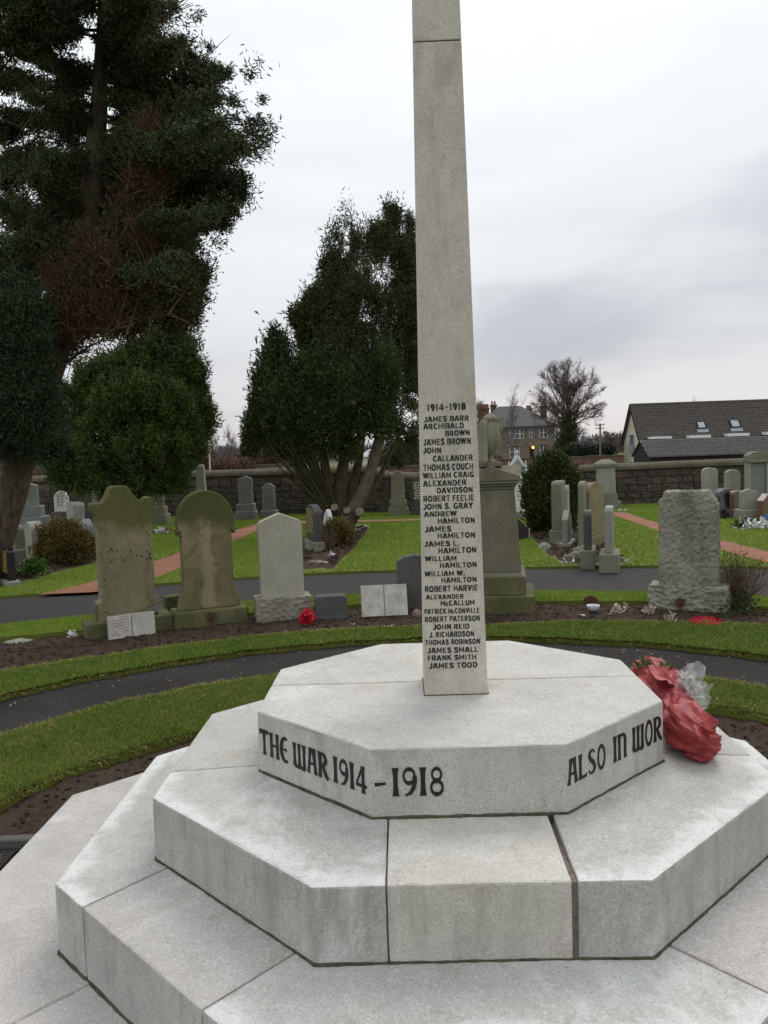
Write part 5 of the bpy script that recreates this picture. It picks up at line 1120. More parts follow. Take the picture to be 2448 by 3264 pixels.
def crown(name, lobes, R, mat, parent, per=60, cl=.13, L_=.10, W_=.03, scale_n=1., up_=.35, shell=.5, spread=.7, aniso=1.3, keep=1.):
    c_, d = lobes_to_clumps(R, lobes, scale_n, up_, shell); cr_ = np.full((len(c_), 3), cl) * (.6 + .8 * R.rand(len(c_), 1)); cr_[:, 2] *= aniso
    V = sprays(R, c_, d, cr_, per, L_, W_, spread); return tufted(mesh_np(name, V, np.arange(len(V)).reshape(-1, 3), M[mat], parent), R, len(c_)), c_
def limbs(name, segs, mat, parent, sides=6):
    V_, F_ = [], []
    for pts, rad in segs: tube(V_, F_, pts, rad, sides)
    o = mesh_np(name, V_, F_, M[mat], parent, True); return o
def trunkline(px, Y, wd, n_=5, jitter=.0):   # px points (x,y), widths px
    P = smoothpts([at(x, y, Y if not isinstance(Y, list) else Y[i]) for i, (x, y) in enumerate(px)], n_); rr = []
    for i in range(len(P)): u = i / n_; j = min(int(u), len(wd) - 2); rr.append((wd[j] + (wd[j + 1] - wd[j]) * (u - j)) / 2 * P[i].y / F_PX)
    for i, p in enumerate(P): p += Vector((noise.noise(p * 1.5), noise.noise(p * 1.5 + Vector((5, 5, 5))), 0)) * jitter
    return P, rr
def twig_set(V_, F_, P0, P1, q_, n_=6, L_=.5, r0=.012, sides=3, droop=0.):
    for i in range(n_):
        t = q_.uniform(.2, 1); b_ = P0.lerp(P1, t); ax = (P1 - P0).normalized(); d = (ax + Vector((q_.gauss(0, .7), q_.gauss(0, .7), q_.gauss(.15 - droop, .6)))).normalized(); l = L_ * q_.uniform(.4, 1.1)
        pts_ = [b_]; 
        for k in range(3): d = (d + Vector((q_.gauss(0, .2), q_.gauss(0, .2), q_.gauss(.05, .15)))).normalized(); pts_.append(pts_[-1] + d * l / 3)
        tube(V_, F_, pts_, [r0, r0 * .8, r0 * .55, r0 * .3], sides)
# ---- the big leaning cypress on the left
R = np.random.RandomState(21); q_ = random.Random(21)
TB = G(-45, 1868, 0); TY = TB.y
t1 = empty('cypress_tree', TB, 0, 'huge leaning cypress at left with reddish trunk and partly browned foliage', 'tree')
def par(o, root): o.parent = root; o.matrix_parent_inverse = Matrix.Translation(-root.location); return o
P, rr = trunkline([(-62, 1905), (-48, 1830), (2, 1690), (50, 1530), (80, 1400), (140, 1230), (205, 1030), (268, 800), (296, 600), (312, 400), (322, 200), (332, 0), (340, -300), (352, -700)], [TY] * 14, [130, 112, 98, 94, 94, 88, 84, 84, 74, 56, 42, 36, 24, 8], 5, .02)
par(limbs('trunk', [(P, rr)], 'bark', None, 16), t1)
P_up = P
BR = []; 
for (x0, y0, x1, y1, dy, w0) in [(300, 640, 700, 420, -.3, 14), (305, 560, 640, 330, -1, 12), (300, 600, 800, 410, .2, 13), (310, 430, 600, 250, .8, 11), (315, 330, 640, 190, -.4, 12), (318, 260, 520, 60, -.6, 11), (320, 180, 480, -60, .4, 10), (330, 60, 560, 40, .4, 8),
    (300, 690, 680, 610, .9, 14), (285, 720, 640, 700, -.8, 13), (305, 340, 80, 250, -.6, 10), (300, 450, 60, 420, .6, 10), (295, 600, 40, 560, -.8, 11), (285, 700, 60, 760, .4, 12), (320, 120, 120, 40, -.5, 9), (310, 240, 60, 120, .8, 10),
    (225, 1000, 420, 700, -1.2, 20), (225, 1000, 330, 760, -1.4, 15), (215, 1030, 500, 880, -1.5, 16), (200, 1070, 560, 1000, -1.2, 15), (190, 1110, 420, 1040, -1.4, 12), (180, 1150, 40, 900, .8, 14), (215, 1030, 100, 780, -.9, 14), (240, 900, 430, 560, -1.2, 12), (190, 1150, 330, 1080, -1.5, 14)]:
    a = at(x0, y0, TY); b = at(x1, y1, TY + dy); m_ = a.lerp(b, .5) + Vector((0, 0, -.12 + .2 * q_.random())); P = smoothpts([a, a.lerp(m_, .5) + Vector((0, 0, -.05)), m_, b], 4); r0 = w0 / 2 * TY / F_PX
    BR.append((P, [r0 * (1 - .8 * i / (len(P) - 1)) for i in range(len(P))]))
par(limbs('branch', BR, 'bark_mossy', None, 6), t1)['kind'] = 'stuff'
V_, F_ = [], []
for P, rad in BR:
    for i in range(2, len(P) - 1): twig_set(V_, F_, P[i], P[i + 1], q_, 4, .5, .008)
BR0 = list(BR)
for (x0, y0, x1, y1, n_) in [(410, 130, 540, 20, 20), (400, 60, 530, 60, 14), (40, 900, 120, 700, 34), (60, 700, 160, 420, 26), (30, 480, 140, 300, 20), (350, 700, 480, 420, 30), (200, 1100, 400, 960, 26), (150, 1050, 250, 900, 20), (280, 1020, 430, 900, 20)]:
    twig_set(V_, F_, at(x0, y0, TY - .6), at(x1, y1, TY - .4), q_, n_, .6, .007)
par(mesh_np('twigs', V_, F_, M['twig'], None), t1)['kind'] = 'stuff'
def addcrown(root, name, lobes_, Y, R, mat, **k):
    o, c_ = crown(name, px_lobes(lobes_, Y, .75 * k.get('cl', .13) + .35 * k.get('L_', .1)), R, mat, None, **k); par(o, root)
YR = [-260, -100, 0, 60, 110, 140, 200, 240, 330, 400, 440, 520, 560, 640, 700, 760, 800, 860]; XR = [430, 470, 540, 500, 560, 655, 690, 745, 750, 862, 800, 785, 806, 808, 770, 690, 620, 610]
cs, ds, BR2 = [], [], []
for k in range(150):
    ty = q_.uniform(-260, 830); right = k % 8 < 5; xr = float(np.interp(ty, YR, XR)); u = q_.uniform(.35, 1) ** .7
    if right: tx = 320 + (xr - 320) * u - 18
    else: tx = 290 - u * q_.uniform(60, 430)
    if not right and 240 < ty < 800 and q_.random() < .12: continue
    y0 = ty + q_.uniform(-40, 130) if ty < 700 else ty + q_.uniform(-60, 40); x0 = float(np.interp(y0, [-300, 0, 200, 400, 600, 800, 1000], [340, 332, 322, 312, 296, 268, 215])); dy = q_.gauss(0, 1.0)
    a = at(x0, y0, TY); b = at(tx, ty, TY + dy); m_ = a.lerp(b, .5) + Vector((0, 0, -.06 * (b - a).length)); P = smoothpts([a, m_, b], 5); r0 = .022 + .012 * q_.random(); BR2.append((P, [r0 * (1 - .8 * i / (len(P) - 1)) for i in range(len(P))]))
    L_ = (b - a).length; ax = (b - a).normalized(); n_ = int(4 + L_ * (14 if right else 13)) + (6 if ty < 120 and tx < 200 else 0)
    for m in range(n_):
        t = q_.uniform(.18 if L_ > 1 else .1, 1.0); i = min(int(t * 10), 9); p = P[i].lerp(P[i + 1], t * 10 - i); sp = .26 * (1.15 - t * .75)
        if p.y < TY + .4 and abs(p.x - (a.x + (x0 - x0) * 0)) < .09: continue
        cs.append(tuple(p)); d = (ax * .8 + Vector((q_.gauss(0, .5), q_.gauss(0, .5), q_.gauss(-.25, .4)))).normalized(); ds.append(tuple(d))
for (x0, y0, x1, y1) in [(640, 380, 850, 395), (620, 420, 842, 430), (560, 260, 745, 232), (520, 220, 655, 130), (600, 250, 720, 205), (640, 330, 775, 290)]:
    a, b = at(x0, y0, TY - .1), at(x1, y1, TY - .1); BR0.insert(0, ([a, a.lerp(b, .5) + Vector((0, 0, -.04)), b], [.012, .009, .004])); BR2.append(BR0[0])
for P, rad in BR0[:22]:
    ax = (P[-1] - P[0]).normalized(); n_ = int((P[-1] - P[0]).length * 13)
    for m in range(n_):
        t = q_.uniform(.3, 1.06); k = min(t, .999) * (len(P) - 1); i = int(k); p = P[i].lerp(P[i + 1], k - i) + ax * max(0, t - 1); p = p + Vector((q_.gauss(0, .16), q_.gauss(0, .16), q_.gauss(-.06, .12))); cs.append(tuple(p)); ds.append(tuple((ax + Vector((q_.gauss(0, .4), q_.gauss(0, .4), q_.gauss(-.25, .4)))).normalized()))
par(limbs('branch', BR2, 'bark_mossy', None, 5), t1)['kind'] = 'stuff'
cs, ds = np.array(cs), np.array(ds); cr_ = np.full((len(cs), 3), .095) * (.5 + 1.0 * R.rand(len(cs), 1)); V = sprays(R, cs, ds, cr_, 74, .058, .017, .75)
par(tufted(mesh_np('foliage', V, np.arange(len(V)).reshape(-1, 3), M['leaf_dark'], None), R, len(cs)), t1)
g = [(30, 560, 90, 60, .8, 40), (120, 500, 70, 50, 1.0, 24), (60, 680, 100, 60, .9, 44), (170, 640, 60, 60, 1.1, 22), (40, 800, 100, 80, .7, 50), (140, 840, 80, 70, 1.0, 36), (60, 900, 90, 60, .4, 40), (30, 420, 80, 50, .6, 26), (40, 260, 90, 40, .5, 24), (230, 760, 50, 80, 1.2, 20), (70, 90, 170, 110, -.8, 90), (150, 40, 90, 110, -.3, 50), (100, 20, 120, 120, -1, 50), (560, 330, 90, 60, .6, 26), (640, 420, 80, 70, .6, 26), (690, 560, 80, 80, .4, 40), (600, 480, 90, 90, .8, 30), (640, 660, 90, 60, .4, 40), (760, 600, 40, 60, .2, 20)]
addcrown(t1, 'foliage', g, TY, R, 'leaf_dark', per=80, cl=.12, L_=.06, W_=.018, up_=.0, shell=.25, aniso=.8, spread=.8)
g = [(620, 900, 46, 90, .1, 60), (600, 980, 40, 60, .1, 44), (560, 860, 70, 80, 0, 60), (540, 970, 90, 90, -.2, 90), (450, 700, 90, 70, .2, 50), (380, 640, 70, 90, .5, 36), (540, 700, 70, 70, .2, 50), (340, 820, 60, 70, .8, 34), (250, 880, 70, 80, .9, 46), (330, 1010, 120, 40, .3, 60), (260, 980, 90, 80, .9, 60), (190, 1080, 70, 60, .6, 50), (220, 700, 60, 90, .8, 26)]
addcrown(t1, 'foliage', g, TY, R, 'leaf_mixed', per=80, cl=.12, L_=.065, W_=.019, up_=.6, shell=.3, aniso=1.5, scale_n=.8)
g = [(500, 460, 60, 80, -.8, 44), (510, 560, 60, 60, -.8, 40), (460, 560, 60, 60, -.7, 26), (470, 780, 50, 60, -.7, 50), (300, 850, 60, 60, -.7, 40), (520, 810, 40, 50, -.6, 40), (220, 930, 60, 70, -.8, 44), (350, 880, 50, 50, -.9, 40), (330, 990, 90, 50, -.9, 80), (180, 990, 50, 50, -.7, 40), (470, 930, 40, 50, -.6, 26), (240, 1030, 80, 40, -.9, 40), (560, 860, 26, 46, -.5, 20), (400, 700, 40, 60, -.6, 26)]
g2 = [(420, 860, 80, 70, -.6, 70), (260, 820, 60, 70, -.5, 50), (390, 780, 50, 60, -.5, 36), (280, 930, 60, 60, -.8, 50), (440, 990, 60, 50, -.7, 50), (570, 930, 50, 90, -.4, 70), (380, 1030, 100, 30, -.4, 40)]
addcrown(t1, 'foliage', g2, TY, R, 'leaf_mixed', per=80, cl=.12, L_=.06, W_=.018, up_=.8, shell=.3, aniso=1.6)
addcrown(t1, 'foliage', g, TY, R, 'leaf_brown', per=60, cl=.12, L_=.08, W_=.012, up_=1.3, shell=.25, spread=.45, aniso=2.0, scale_n=.75)
g = [(40, 940, 90, 60, -1.1, 40), (110, 980, 60, 60, -1.2, 30), (50, 1020, 120, 90, -1.4, 110), (60, 1140, 110, 110, -1.5, 140), (90, 1250, 90, 110, -1.5, 130), (30, 1300, 120, 120, -1.2, 130), (70, 1400, 90, 60, -.9, 90), (0, 1180, 130, 200, -.6, 130), (120, 1330, 50, 90, -1.3, 60), (-30, 1420, 80, 60, -.5, 40), (150, 1420, 60, 40, -.2, 34), (160, 1300, 60, 110, .2, 46)]
addcrown(t1, 'foliage', g, TY, R, 'leaf_blue', per=110, cl=.12, L_=.05, W_=.015, up_=.5, shell=.4, spread=.65, aniso=1.2, scale_n=.75)
# ---- the round green tree behind
R = np.random.RandomState(5); yY = 18.8; yb = at(448, 1660, yY); yb.z = 0
t2 = empty('yew_tree', yb, 0, 'dense round dark green evergreen tree behind the scrolled sandstone headstone', 'tree')
P, rr = trunkline([(448, 1690), (446, 1600), (440, 1500), (430, 1300), (450, 1150)], yY, [64, 56, 50, 36, 10], 5, .03); par(limbs('trunk', [(P, rr)], 'bark_mossy', None, 12), t2)
BR = []
for k in range(14):
    a = at(440, 1500 - 14 * k, yY); b = at(440 + 190 * math.cos(k * 2.4), 1380 - 24 * k + 40, yY + 1.2 * math.sin(k * 2.4)); BR.append(([a, a.lerp(b, .5) + Vector((0, 0, .1)), b], [.06, .04, .015]))
par(limbs('branch', BR, 'bark_mossy', None, 5), t2)['kind'] = 'stuff'
g = [(535, 1075, 46, 50, .2, 50), (170, 1400, 56, 90, 0, 70), (200, 1300, 60, 70, .1, 70), (655, 1330, 30, 50, 0, 40), (585, 1120, 46, 50, .2, 50), (530, 1110, 60, 70, 0, 120), (470, 1150, 90, 90, -.3, 170), (570, 1200, 80, 110, 0, 200), (625, 1185, 30, 64, 0, 46), (400, 1190, 90, 90, -.3, 170), (320, 1240, 90, 90, -.2, 170), (255, 1330, 80, 90, -.2, 150), (420, 1300, 120, 110, -.9, 300), (520, 1330, 110, 120, -.8, 280), (610, 1320, 62, 110, 0, 180), (650, 1330, 24, 60, 0, 40), (590, 1420, 70, 80, -.2, 160), (480, 1440, 130, 90, -.9, 300), (340, 1420, 120, 110, -.8, 280), (230, 1450, 84, 90, -.4, 170), (180, 1440, 44, 70, 0, 70), (260, 1520, 80, 50, -.4, 90), (370, 1530, 70, 46, -.8, 110), (400, 1560, 36, 26, -.8, 40), (520, 1500, 80, 70, -.6, 150), (550, 1540, 50, 34, -.4, 60), (190, 1500, 40, 40, 0, 40)]
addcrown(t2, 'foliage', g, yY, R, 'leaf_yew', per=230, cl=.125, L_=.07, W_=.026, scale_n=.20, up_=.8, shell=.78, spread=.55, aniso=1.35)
addcrown(t2, 'inner_foliage', g, yY, R, 'leaf_dark', per=50, cl=.12, L_=.09, W_=.035, scale_n=.16, up_=.5, shell=.35, spread=.8)  # darker leaf colour inside the crown paints in the shade of its gaps
# ---- the many-stemmed cypress in the middle
R = np.random.RandomState(8); q_ = random.Random(8); cY = 18.4; cb = G(1085, 1692, LZ)
t3 = empty('cypress_tree', cb, 0, 'many-stemmed cypress with sawn stubs at its foot, left of the tall shaft', 'tree')
st = [([(1075, 1700), (1072, 1640), (1082, 1560), (1100, 1450), (1110, 1300), (1120, 1000), (1120, 700)], [70, 56, 44, 34, 26, 16, 4], cY), ([(1090, 1698), (1120, 1640), (1160, 1560), (1200, 1440), (1235, 1250), (1245, 1150), (1245, 1050)], [54, 46, 40, 34, 28, 20, 6], cY - .4), ([(1065, 1690), (1045, 1600), (1010, 1500), (960, 1400), (900, 1250)], [46, 34, 26, 18, 8], cY - .2),
      ([(1080, 1690), (1100, 1600), (1140, 1480), (1160, 1350), (1190, 1150), (1190, 1050)], [50, 36, 28, 22, 16, 8], cY + .4), ([(1060, 1690), (1050, 1600), (1040, 1480), (1020, 1380), (1000, 1200)], [40, 30, 22, 16, 8], cY), ([(1095, 1700), (1150, 1620), (1210, 1520), (1290, 1350)], [36, 26, 18, 10], cY + .3), ([(1060, 1680), (1020, 1590), (965, 1490), (900, 1440)], [34, 22, 16, 8], cY - .3)]
for px_, wd, Y_ in st: P, rr = trunkline(px_, Y_, wd, 5, .03); par(limbs('trunk', [(P, rr)], 'bark_grey' if Y_ < cY else 'bark', None, 10), t3)
V_, F_ = [], []
for k in range(90):    # thin bare stems fanning up to the left under the crown
    b0 = at(1050 + q_.uniform(-10, 20), 1640, cY - .3 + q_.uniform(-.2, .2)); b1 = at(q_.uniform(830, 1040), q_.uniform(1330, 1450), cY + q_.uniform(-.8, .5)); m_ = b0.lerp(b1, .5) + Vector((.05, 0, -.1)); tube(V_, F_, smoothpts([b0, m_, b1], 3), [.020, .018, .015, .012, .010, .008, .005], 4)
for k in range(16):
    b0 = at(1220, 1400 + q_.uniform(-60, 60), cY); b1 = at(q_.uniform(1260, 1340), q_.uniform(1250, 1460), cY + q_.uniform(-.5, .5)); tube(V_, F_, [b0, b0.lerp(b1, .5) + Vector((0, 0, .1)), b1], [.016, .012, .006], 4)
for y0 in range(660, 900, 14): twig_set(V_, F_, at(1115, y0 + 40, cY), at(1122, y0, cY), q_, 4, .32, .008)
for k in range(30): twig_set(V_, F_, at(q_.uniform(950, 1300), q_.uniform(800, 1300), cY - .7), at(q_.uniform(950, 1300), q_.uniform(750, 1200), cY - .6), q_, 4, .35, .008)
par(mesh_np('twigs', V_, F_, M['bark_mossy'], None), t3)['kind'] = 'stuff'
for (x, y, r_) in [(1066, 1617, 11), (1106, 1627, 11), (1144, 1632, 14)]:
    bm = bmesh.new(); k = r_ * cY / F_PX; bmesh.ops.create_cone(bm, cap_ends=True, segments=14, radius1=k * 1.05, radius2=k * .95, depth=.05); o = obj('sawn_stub', bm, 'cut', None, at(x, y, cY - .62), (math.radians(78), 0, math.radians(-16))); par(o, t3)
    V_, F_ = [], []; a = at(x, y, cY - .64 + .03); tube(V_, F_, [a, a.lerp(at(1085, y + 25, cY), .7) + Vector((0, 0, -.05))], [k, k * 1.2], 10); par(mesh_np('stub_limb', V_, F_, M['bark_grey'], None, True), t3)
g = [(1070, 770, 40, 60, 0, 14), (1080, 850, 60, 80, 0, 60), (1060, 960, 90, 90, 0, 110), (1100, 700, 14, 40, 0, 4), (1010, 1010, 70, 70, 0, 90), (1170, 800, 60, 90, .2, 60), (1150, 960, 90, 110, -.3, 130), (1230, 780, 56, 70, .2, 70), (1255, 700, 34, 44, .2, 34), (1240, 668, 14, 18, .2, 7), (1200, 740, 26, 30, .2, 16), (1310, 740, 30, 60, .3, 24), (1290, 850, 60, 90, .3, 100), (1270, 1000, 80, 120, .2, 150), (1330, 960, 50, 180, .4, 90), (1180, 1120, 110, 110, -.2, 130), (1080, 1100, 90, 90, -.3, 110), (1290, 1180, 60, 130, .6, 70), (1330, 1250, 46, 150, .6, 60), (1240, 1330, 60, 90, .7, 40), (1300, 1400, 50, 60, .7, 26)]
addcrown(t3, 'foliage', g, cY, R, 'leaf_mid', per=100, cl=.115, L_=.075, W_=.022, up_=.6, shell=.25, scale_n=.55, aniso=1.7)
g = [(960, 1010, 34, 34, 0, 26), (1000, 960, 26, 40, 0, 20), (990, 1080, 50, 60, .2, 50), (1040, 860, 26, 36, .2, 14), (1000, 1040, 60, 60, .4, 50), (1320, 1100, 50, 200, .9, 70)]
addcrown(t3, 'foliage', g, cY, R, 'leaf_dark', per=46, cl=.12, L_=.10, W_=.03, up_=.3, shell=.3)
g = [(882, 1110, 26, 60, 0, 60), (876, 1180, 44, 70, 0, 90), (860, 1260, 54, 90, 0, 130), (835, 1340, 50, 70, 0, 90), (815, 1400, 30, 40, 0, 36), (955, 1215, 60, 75, -.2, 110), (930, 1310, 90, 100, -.4, 210), (900, 1400, 70, 60, -.2, 100), (1020, 1220, 80, 100, -.5, 150), (1040, 1340, 90, 90, -.6, 180), (1130, 1290, 100, 110, -.7, 220), (1200, 1220, 80, 100, -.6, 150), (1080, 1420, 60, 40, -.5, 60), (980, 1420, 60, 40, -.3, 60), (1215, 1330, 40, 70, -.5, 40)]
addcrown(t3, 'foliage', g, cY, R, 'leaf_lobe', per=200, cl=.115, L_=.075, W_=.024, up_=1.3, shell=.7, spread=.45, aniso=1.9, scale_n=.26)
addcrown(t3, 'inner_foliage', g, cY, R, 'leaf_dark', per=50, cl=.15, L_=.12, W_=.045, scale_n=.2, up_=.5, shell=.3, spread=.8)  # inner shade put into the colour: darker leaves behind the lower lobes
# ---- bushes
def bush(name, label, cat, cx, by, hw, h_, mat, n_, R, z=LZ, per=50, cl=.06, L_=.05, W_=.02, up_=.5, taper=None, deep=.8):
    p = G(cx, by, z); s = p.y / F_PX; r = empty(name, p, 0, label, cat); a, b = hw * s, h_ * s / 2
    lobes = [((p.x, p.y, z + b * .95), (a * .92, a * deep, b * .95), n_)]
    if taper: lobes = [((p.x + dx * s, p.y, z + zc * s), (rx * s - .1, rx * s * deep - .05, rz * s - .1), k) for dx, zc, rx, rz, k in taper]
    o, _ = crown('foliage', lobes, R, mat, None, per=per, cl=cl, L_=L_, W_=W_, up_=up_, shell=.72); par(o, r)
    V_, F_ = [], []; q_ = random.Random(cx)
    for k in range(12): d = Vector((q_.gauss(0, .5), q_.gauss(0, .5), 1)).normalized(); tube(V_, F_, [p, p + d * b * .6, p + d * b * 1.3], [.02, .015, .006], 5)
    par(mesh_np('stem', V_, F_, M['twig'], None), r)['kind'] = 'stuff'; return r
R = np.random.RandomState(3)
bush('box_bush', 'round clipped bush turning rusty green left of the scrolled sandstone headstone', 'bush', 203, 1798, 88, 128, 'leaf_rust', 620, R, per=60, cl=.055, L_=.045, W_=.018)
bush('box_bush', 'small yellow-brown bush at the foot of the cypress by the white edge-on stone', 'bush', 1078, 1742, 39, 72, 'leaf_rust', 260, R, per=50, cl=.06, L_=.05, W_=.02)
bush('conifer_bush', 'big dense dark green conifer bush right of the urn pedestal', 'bush', 1758, 1694, 90, 270, 'leaf_con', 0, R, per=46, cl=.10, L_=.10, W_=.034, up_=1.4, deep=.7, taper=[(0, 80, 80, 84, 420), (-8, 130, 74, 70, 300), (12, 170, 54, 50, 190), (10, 206, 34, 26, 80), (48, 150, 36, 40, 100), (-40, 160, 28, 40, 90), (0, 24, 66, 40, 160)])
p = G(105, 1838, LZ); leaf = leaflets('leafy_plant', (0, 0, .03), .24, 260, .07, 'leaf_bright', None, 9, .8); leaf.location = p; tag(leaf, 'bright green weed growing in the bed below the round rusty bush', 'plant')
leaf = leaflets('leafy_plant', (0, 0, .03), .16, 120, .06, 'leaf_bright', None, 10, .8); leaf.location = G(280, 1785, LZ); tag(leaf, 'small green weed at the right foot of the round rusty bush', 'plant')
leaf = leaflets('leafy_plant', (0, 0, .03), .2, 160, .04, 'leaf_mid', None, 12, .6); leaf.location = G(2370, 1968, 0); tag(leaf, 'low green weeds in the soil in front of the dry shrub', 'plant')
o = leaflets('leaves', (0, 0, .3), .3, 420, .022, 'leaf_rust', None, 13, .4); o.parent = bpy.data.objects['dry_shrub']; o['kind'] = 'stuff'
# ------------------------------------------------------------------ the boundary wall
def wall(label, xa, xb, tops, h_b, nstone, seed, sl=-.22):
    al = math.atan(sl)
    q_ = random.Random(seed); r = empty('boundary_wall', (xa, WALL(xa), 0), al, label, 'wall'); L_ = (xb - xa) / math.cos(al)
    HT = lambda x: np.interp(x, [t[0] for t in tops], [t[1] for t in tops])
    bm = bmesh.new(); n_ = 40; A__ = []
    for i in range(n_ + 1):
        x = L_ * i / n_; hh = HT(xa + x * math.cos(al)) - .16; A__.append([bm.verts.new(v) for v in ((x, .0, -.05), (x, .0, hh), (x, .4, hh), (x, .4, -.05))])
    for a, b in zip(A__, A__[1:]):
        for i in range(3): bm.faces.new((a[i], a[i + 1], b[i + 1], b[i]))
    bm.faces.new(A__[0]); bm.faces.new(A__[-1][::-1]); obj('wall_core', bm, 'wallcore', r)
    vis0, vis1 = -11.6, 10.4; cnt = 0; meshes = []
    for k in range(7):
        b_ = ridge_box(-.5, .5, -.05, .03, 0, 1, 3, .0, k)
        for v in b_.verts: v.co += Vector((.03 * noise.noise(v.co * 3 + Vector((k, 0, 0))), .02 * noise.noise(v.co * 2 + Vector((k, 5, 0))), .04 * noise.noise(v.co * 3 + Vector((0, 0, k)))))
        me = bpy.data.meshes.new('stone'); bmesh.ops.recalc_face_normals(b_, faces=b_.faces[:]); b_.to_mesh(me); b_.free(); me.materials.append(M['wallstone']); meshes.append(me)
    z = 0.0; row = 0
    while z < 1.1 and cnt < 298:
        h_ = q_.uniform(.15, .21); x = q_.uniform(-.2, .0) + max(0, (vis0 - xa))
        while xa + x < min(xb, vis1) - .1 and cnt < 298:
            w_ = q_.uniform(.28, .62)
            if z + h_ < HT(xa + x) - .13 and x > 0:
                o = bpy.data.objects.new('stone', meshes[q_.randrange(7)]); C.objects.link(o); o.parent = r; o.location = (x + w_ / 2, q_.uniform(-.012, .008), z + .008); o.scale = (w_ - .022, 1, h_ - .02); cnt += 1
            x += w_
        z += h_; row += 1
    x = 0; cm = []
    while x < L_ - .05:      # rounded coping stones
        w_ = min(q_.uniform(.75, 1.05), L_ - x); hz = HT(xa + x * .977); h2 = HT(xa + (x + w_) * .977); b_ = bmesh.new(); ra = []
        for xx, hh in ((x + .006, hz), (x + w_ - .006, h2)):
            ra.append([b_.verts.new((xx, .2 - .28 * math.cos(t), hh - .17 + .17 * math.sin(t) ** .8)) for t in [PI * k / 9 for k in range(10)]] )
        for k in range(9): b_.faces.new((ra[0][k], ra[0][k + 1], ra[1][k + 1], ra[1][k]))
        b_.faces.new(ra[0]); b_.faces.new(ra[1][::-1]); b_.faces.new((ra[0][0], ra[0][9], ra[1][9], ra[1][0])); obj('coping_stone', b_, 'coping', r); x += w_
    return r
xk = -.15
wz = lambda x, y: at(x, y, WALL((x - 1224) / F_PX * 22)).z
wall('higher stretch of dark rubble boundary wall with rounded coping, left of the shaft', -24, .15, [(-24, 1.30), (-10.5, wz(120, 1517)), (-5, wz(640, 1500)), (-1, wz(1100, 1487)), (-.3, wz(1190, 1481)), (.0, wz(1215, 1492)), (.15, wz(1240, 1504))], 0, 300, 1)
wall('lower stretch of rubble boundary wall with rounded coping, right of the shaft', .15, 24, [(.15, wz(1240, 1504)), (.8, wz(1300, 1508)), (4.5, wz(1780, 1486)), (8, wz(2300, 1464)), (10, wz(2448, 1458)), (24, 1.25)], 0, 300, 2, 0.)
M['skyglass'] = plain('skylight_glass', (.34, .38, .42), .3, .5, .15, 2, .05)
# ------------------------------------------------------------------ beyond the wall
def c6(x, y): return (1448 + x / 1.659, 1100 + y / 1.659)
def boxw(name, p0, p1, mat, parent, bev=0.):
    bm = box_bm(p0[0], p1[0], p0[1], p1[1], p0[2], p1[2], bev); return par(obj(name, bm, mat), parent)
def window(root, x0, x1, z0, z1, Y, n_=1, sash=True, nm='window', fr=.09):
    w_ = (x1 - x0)
    o = boxw(nm, (x0, Y - .06, z0), (x1, Y - .01, z1), 'frame', root)
    for k in range(n_):
        a = x0 + w_ * k / n_ + fr; b = x0 + w_ * (k + 1) / n_ - fr
        for zz0, zz1 in (((z0 + fr, (z0 + z1) / 2 - fr / 2), ((z0 + z1) / 2 + fr / 2, z1 - fr)) if sash else ((z0 + fr, z1 - fr),)):
            bm = box_bm(a, b, Y - .075, Y - .05, zz0, zz1, 0); g_ = obj('pane', bm, 'glass'); g_.parent = o; g_.matrix_parent_inverse = o.matrix_world.inverted()
    return o
VY = 122.
pL, pR = at(*c6(128, 600), VY), at(*c6(533, 600), VY); ze = at(*c6(330, 431), VY).z; zg = -2.2
v = empty('stone_villa', (pL.x, VY, zg), 0, 'two-storey stone villa with hipped slate roof and chimneys beyond the wall', 'house')
boxw('wall', (pL.x, VY, zg), (pR.x, VY + 9, ze), 'villa', v)
bm = bmesh.new(); zr = at(*c6(300, 322), VY + 4).z; a = .45; rx0, rx1 = at(*c6(235, 322), VY + 4).x, at(*c6(352, 322), VY + 4).x
vs = [bm.verts.new(q) for q in ((pL.x - a, VY - a, ze), (pR.x + a, VY - a, ze), (pR.x + a, VY + 9 + a, ze), (pL.x - a, VY + 9 + a, ze), (rx0, VY + 4.5, zr), (rx1, VY + 4.5, zr), (pL.x - a, VY - a, ze - .2), (pR.x + a, VY - a, ze - .2), (pR.x + a, VY + 9 + a, ze - .2), (pL.x - a, VY + 9 + a, ze - .2))]
for f in ((0, 1, 5, 4), (1, 2, 5), (2, 3, 4, 5), (3, 0, 4), (6, 7, 1, 0), (7, 8, 2, 1), (8, 9, 3, 2), (9, 6, 0, 3), (9, 8, 7, 6)): bm.faces.new([vs[i] for i in f])
par(obj('roof', bm, 'slate'), v)
for k, (x0, x1, y0, y1, dy, pots) in enumerate([(131, 184, 338, 420, 2, 6), (198, 224, 322, 400, 5, 2), (463, 489, 326, 420, 4, 2), (384, 411, 344, 400, 7, 3)]):
    p0, p1 = at(*c6(x0, y1), VY + dy), at(*c6(x1, y0), VY + dy); ch = boxw('chimney', (p0.x, VY + dy, p0.z - 1.5), (p1.x, VY + dy + 1.1, p1.z), 'chim', v)
    cp = boxw('chimney_cap', (p0.x - .12, VY + dy - .12, p1.z), (p1.x + .12, VY + dy + 1.22, p1.z + .2), 'chim', v)
    for j in range(pots): x = p0.x + (p1.x - p0.x) * (j + .5) / pots; bm = lathe_bm([(.16, 0), (.13, .3), (.15, .55)], 8); par(obj('chimney_pot', bm, 'terracotta', None, (x, VY + dy + .5, p1.z + .2)), v)
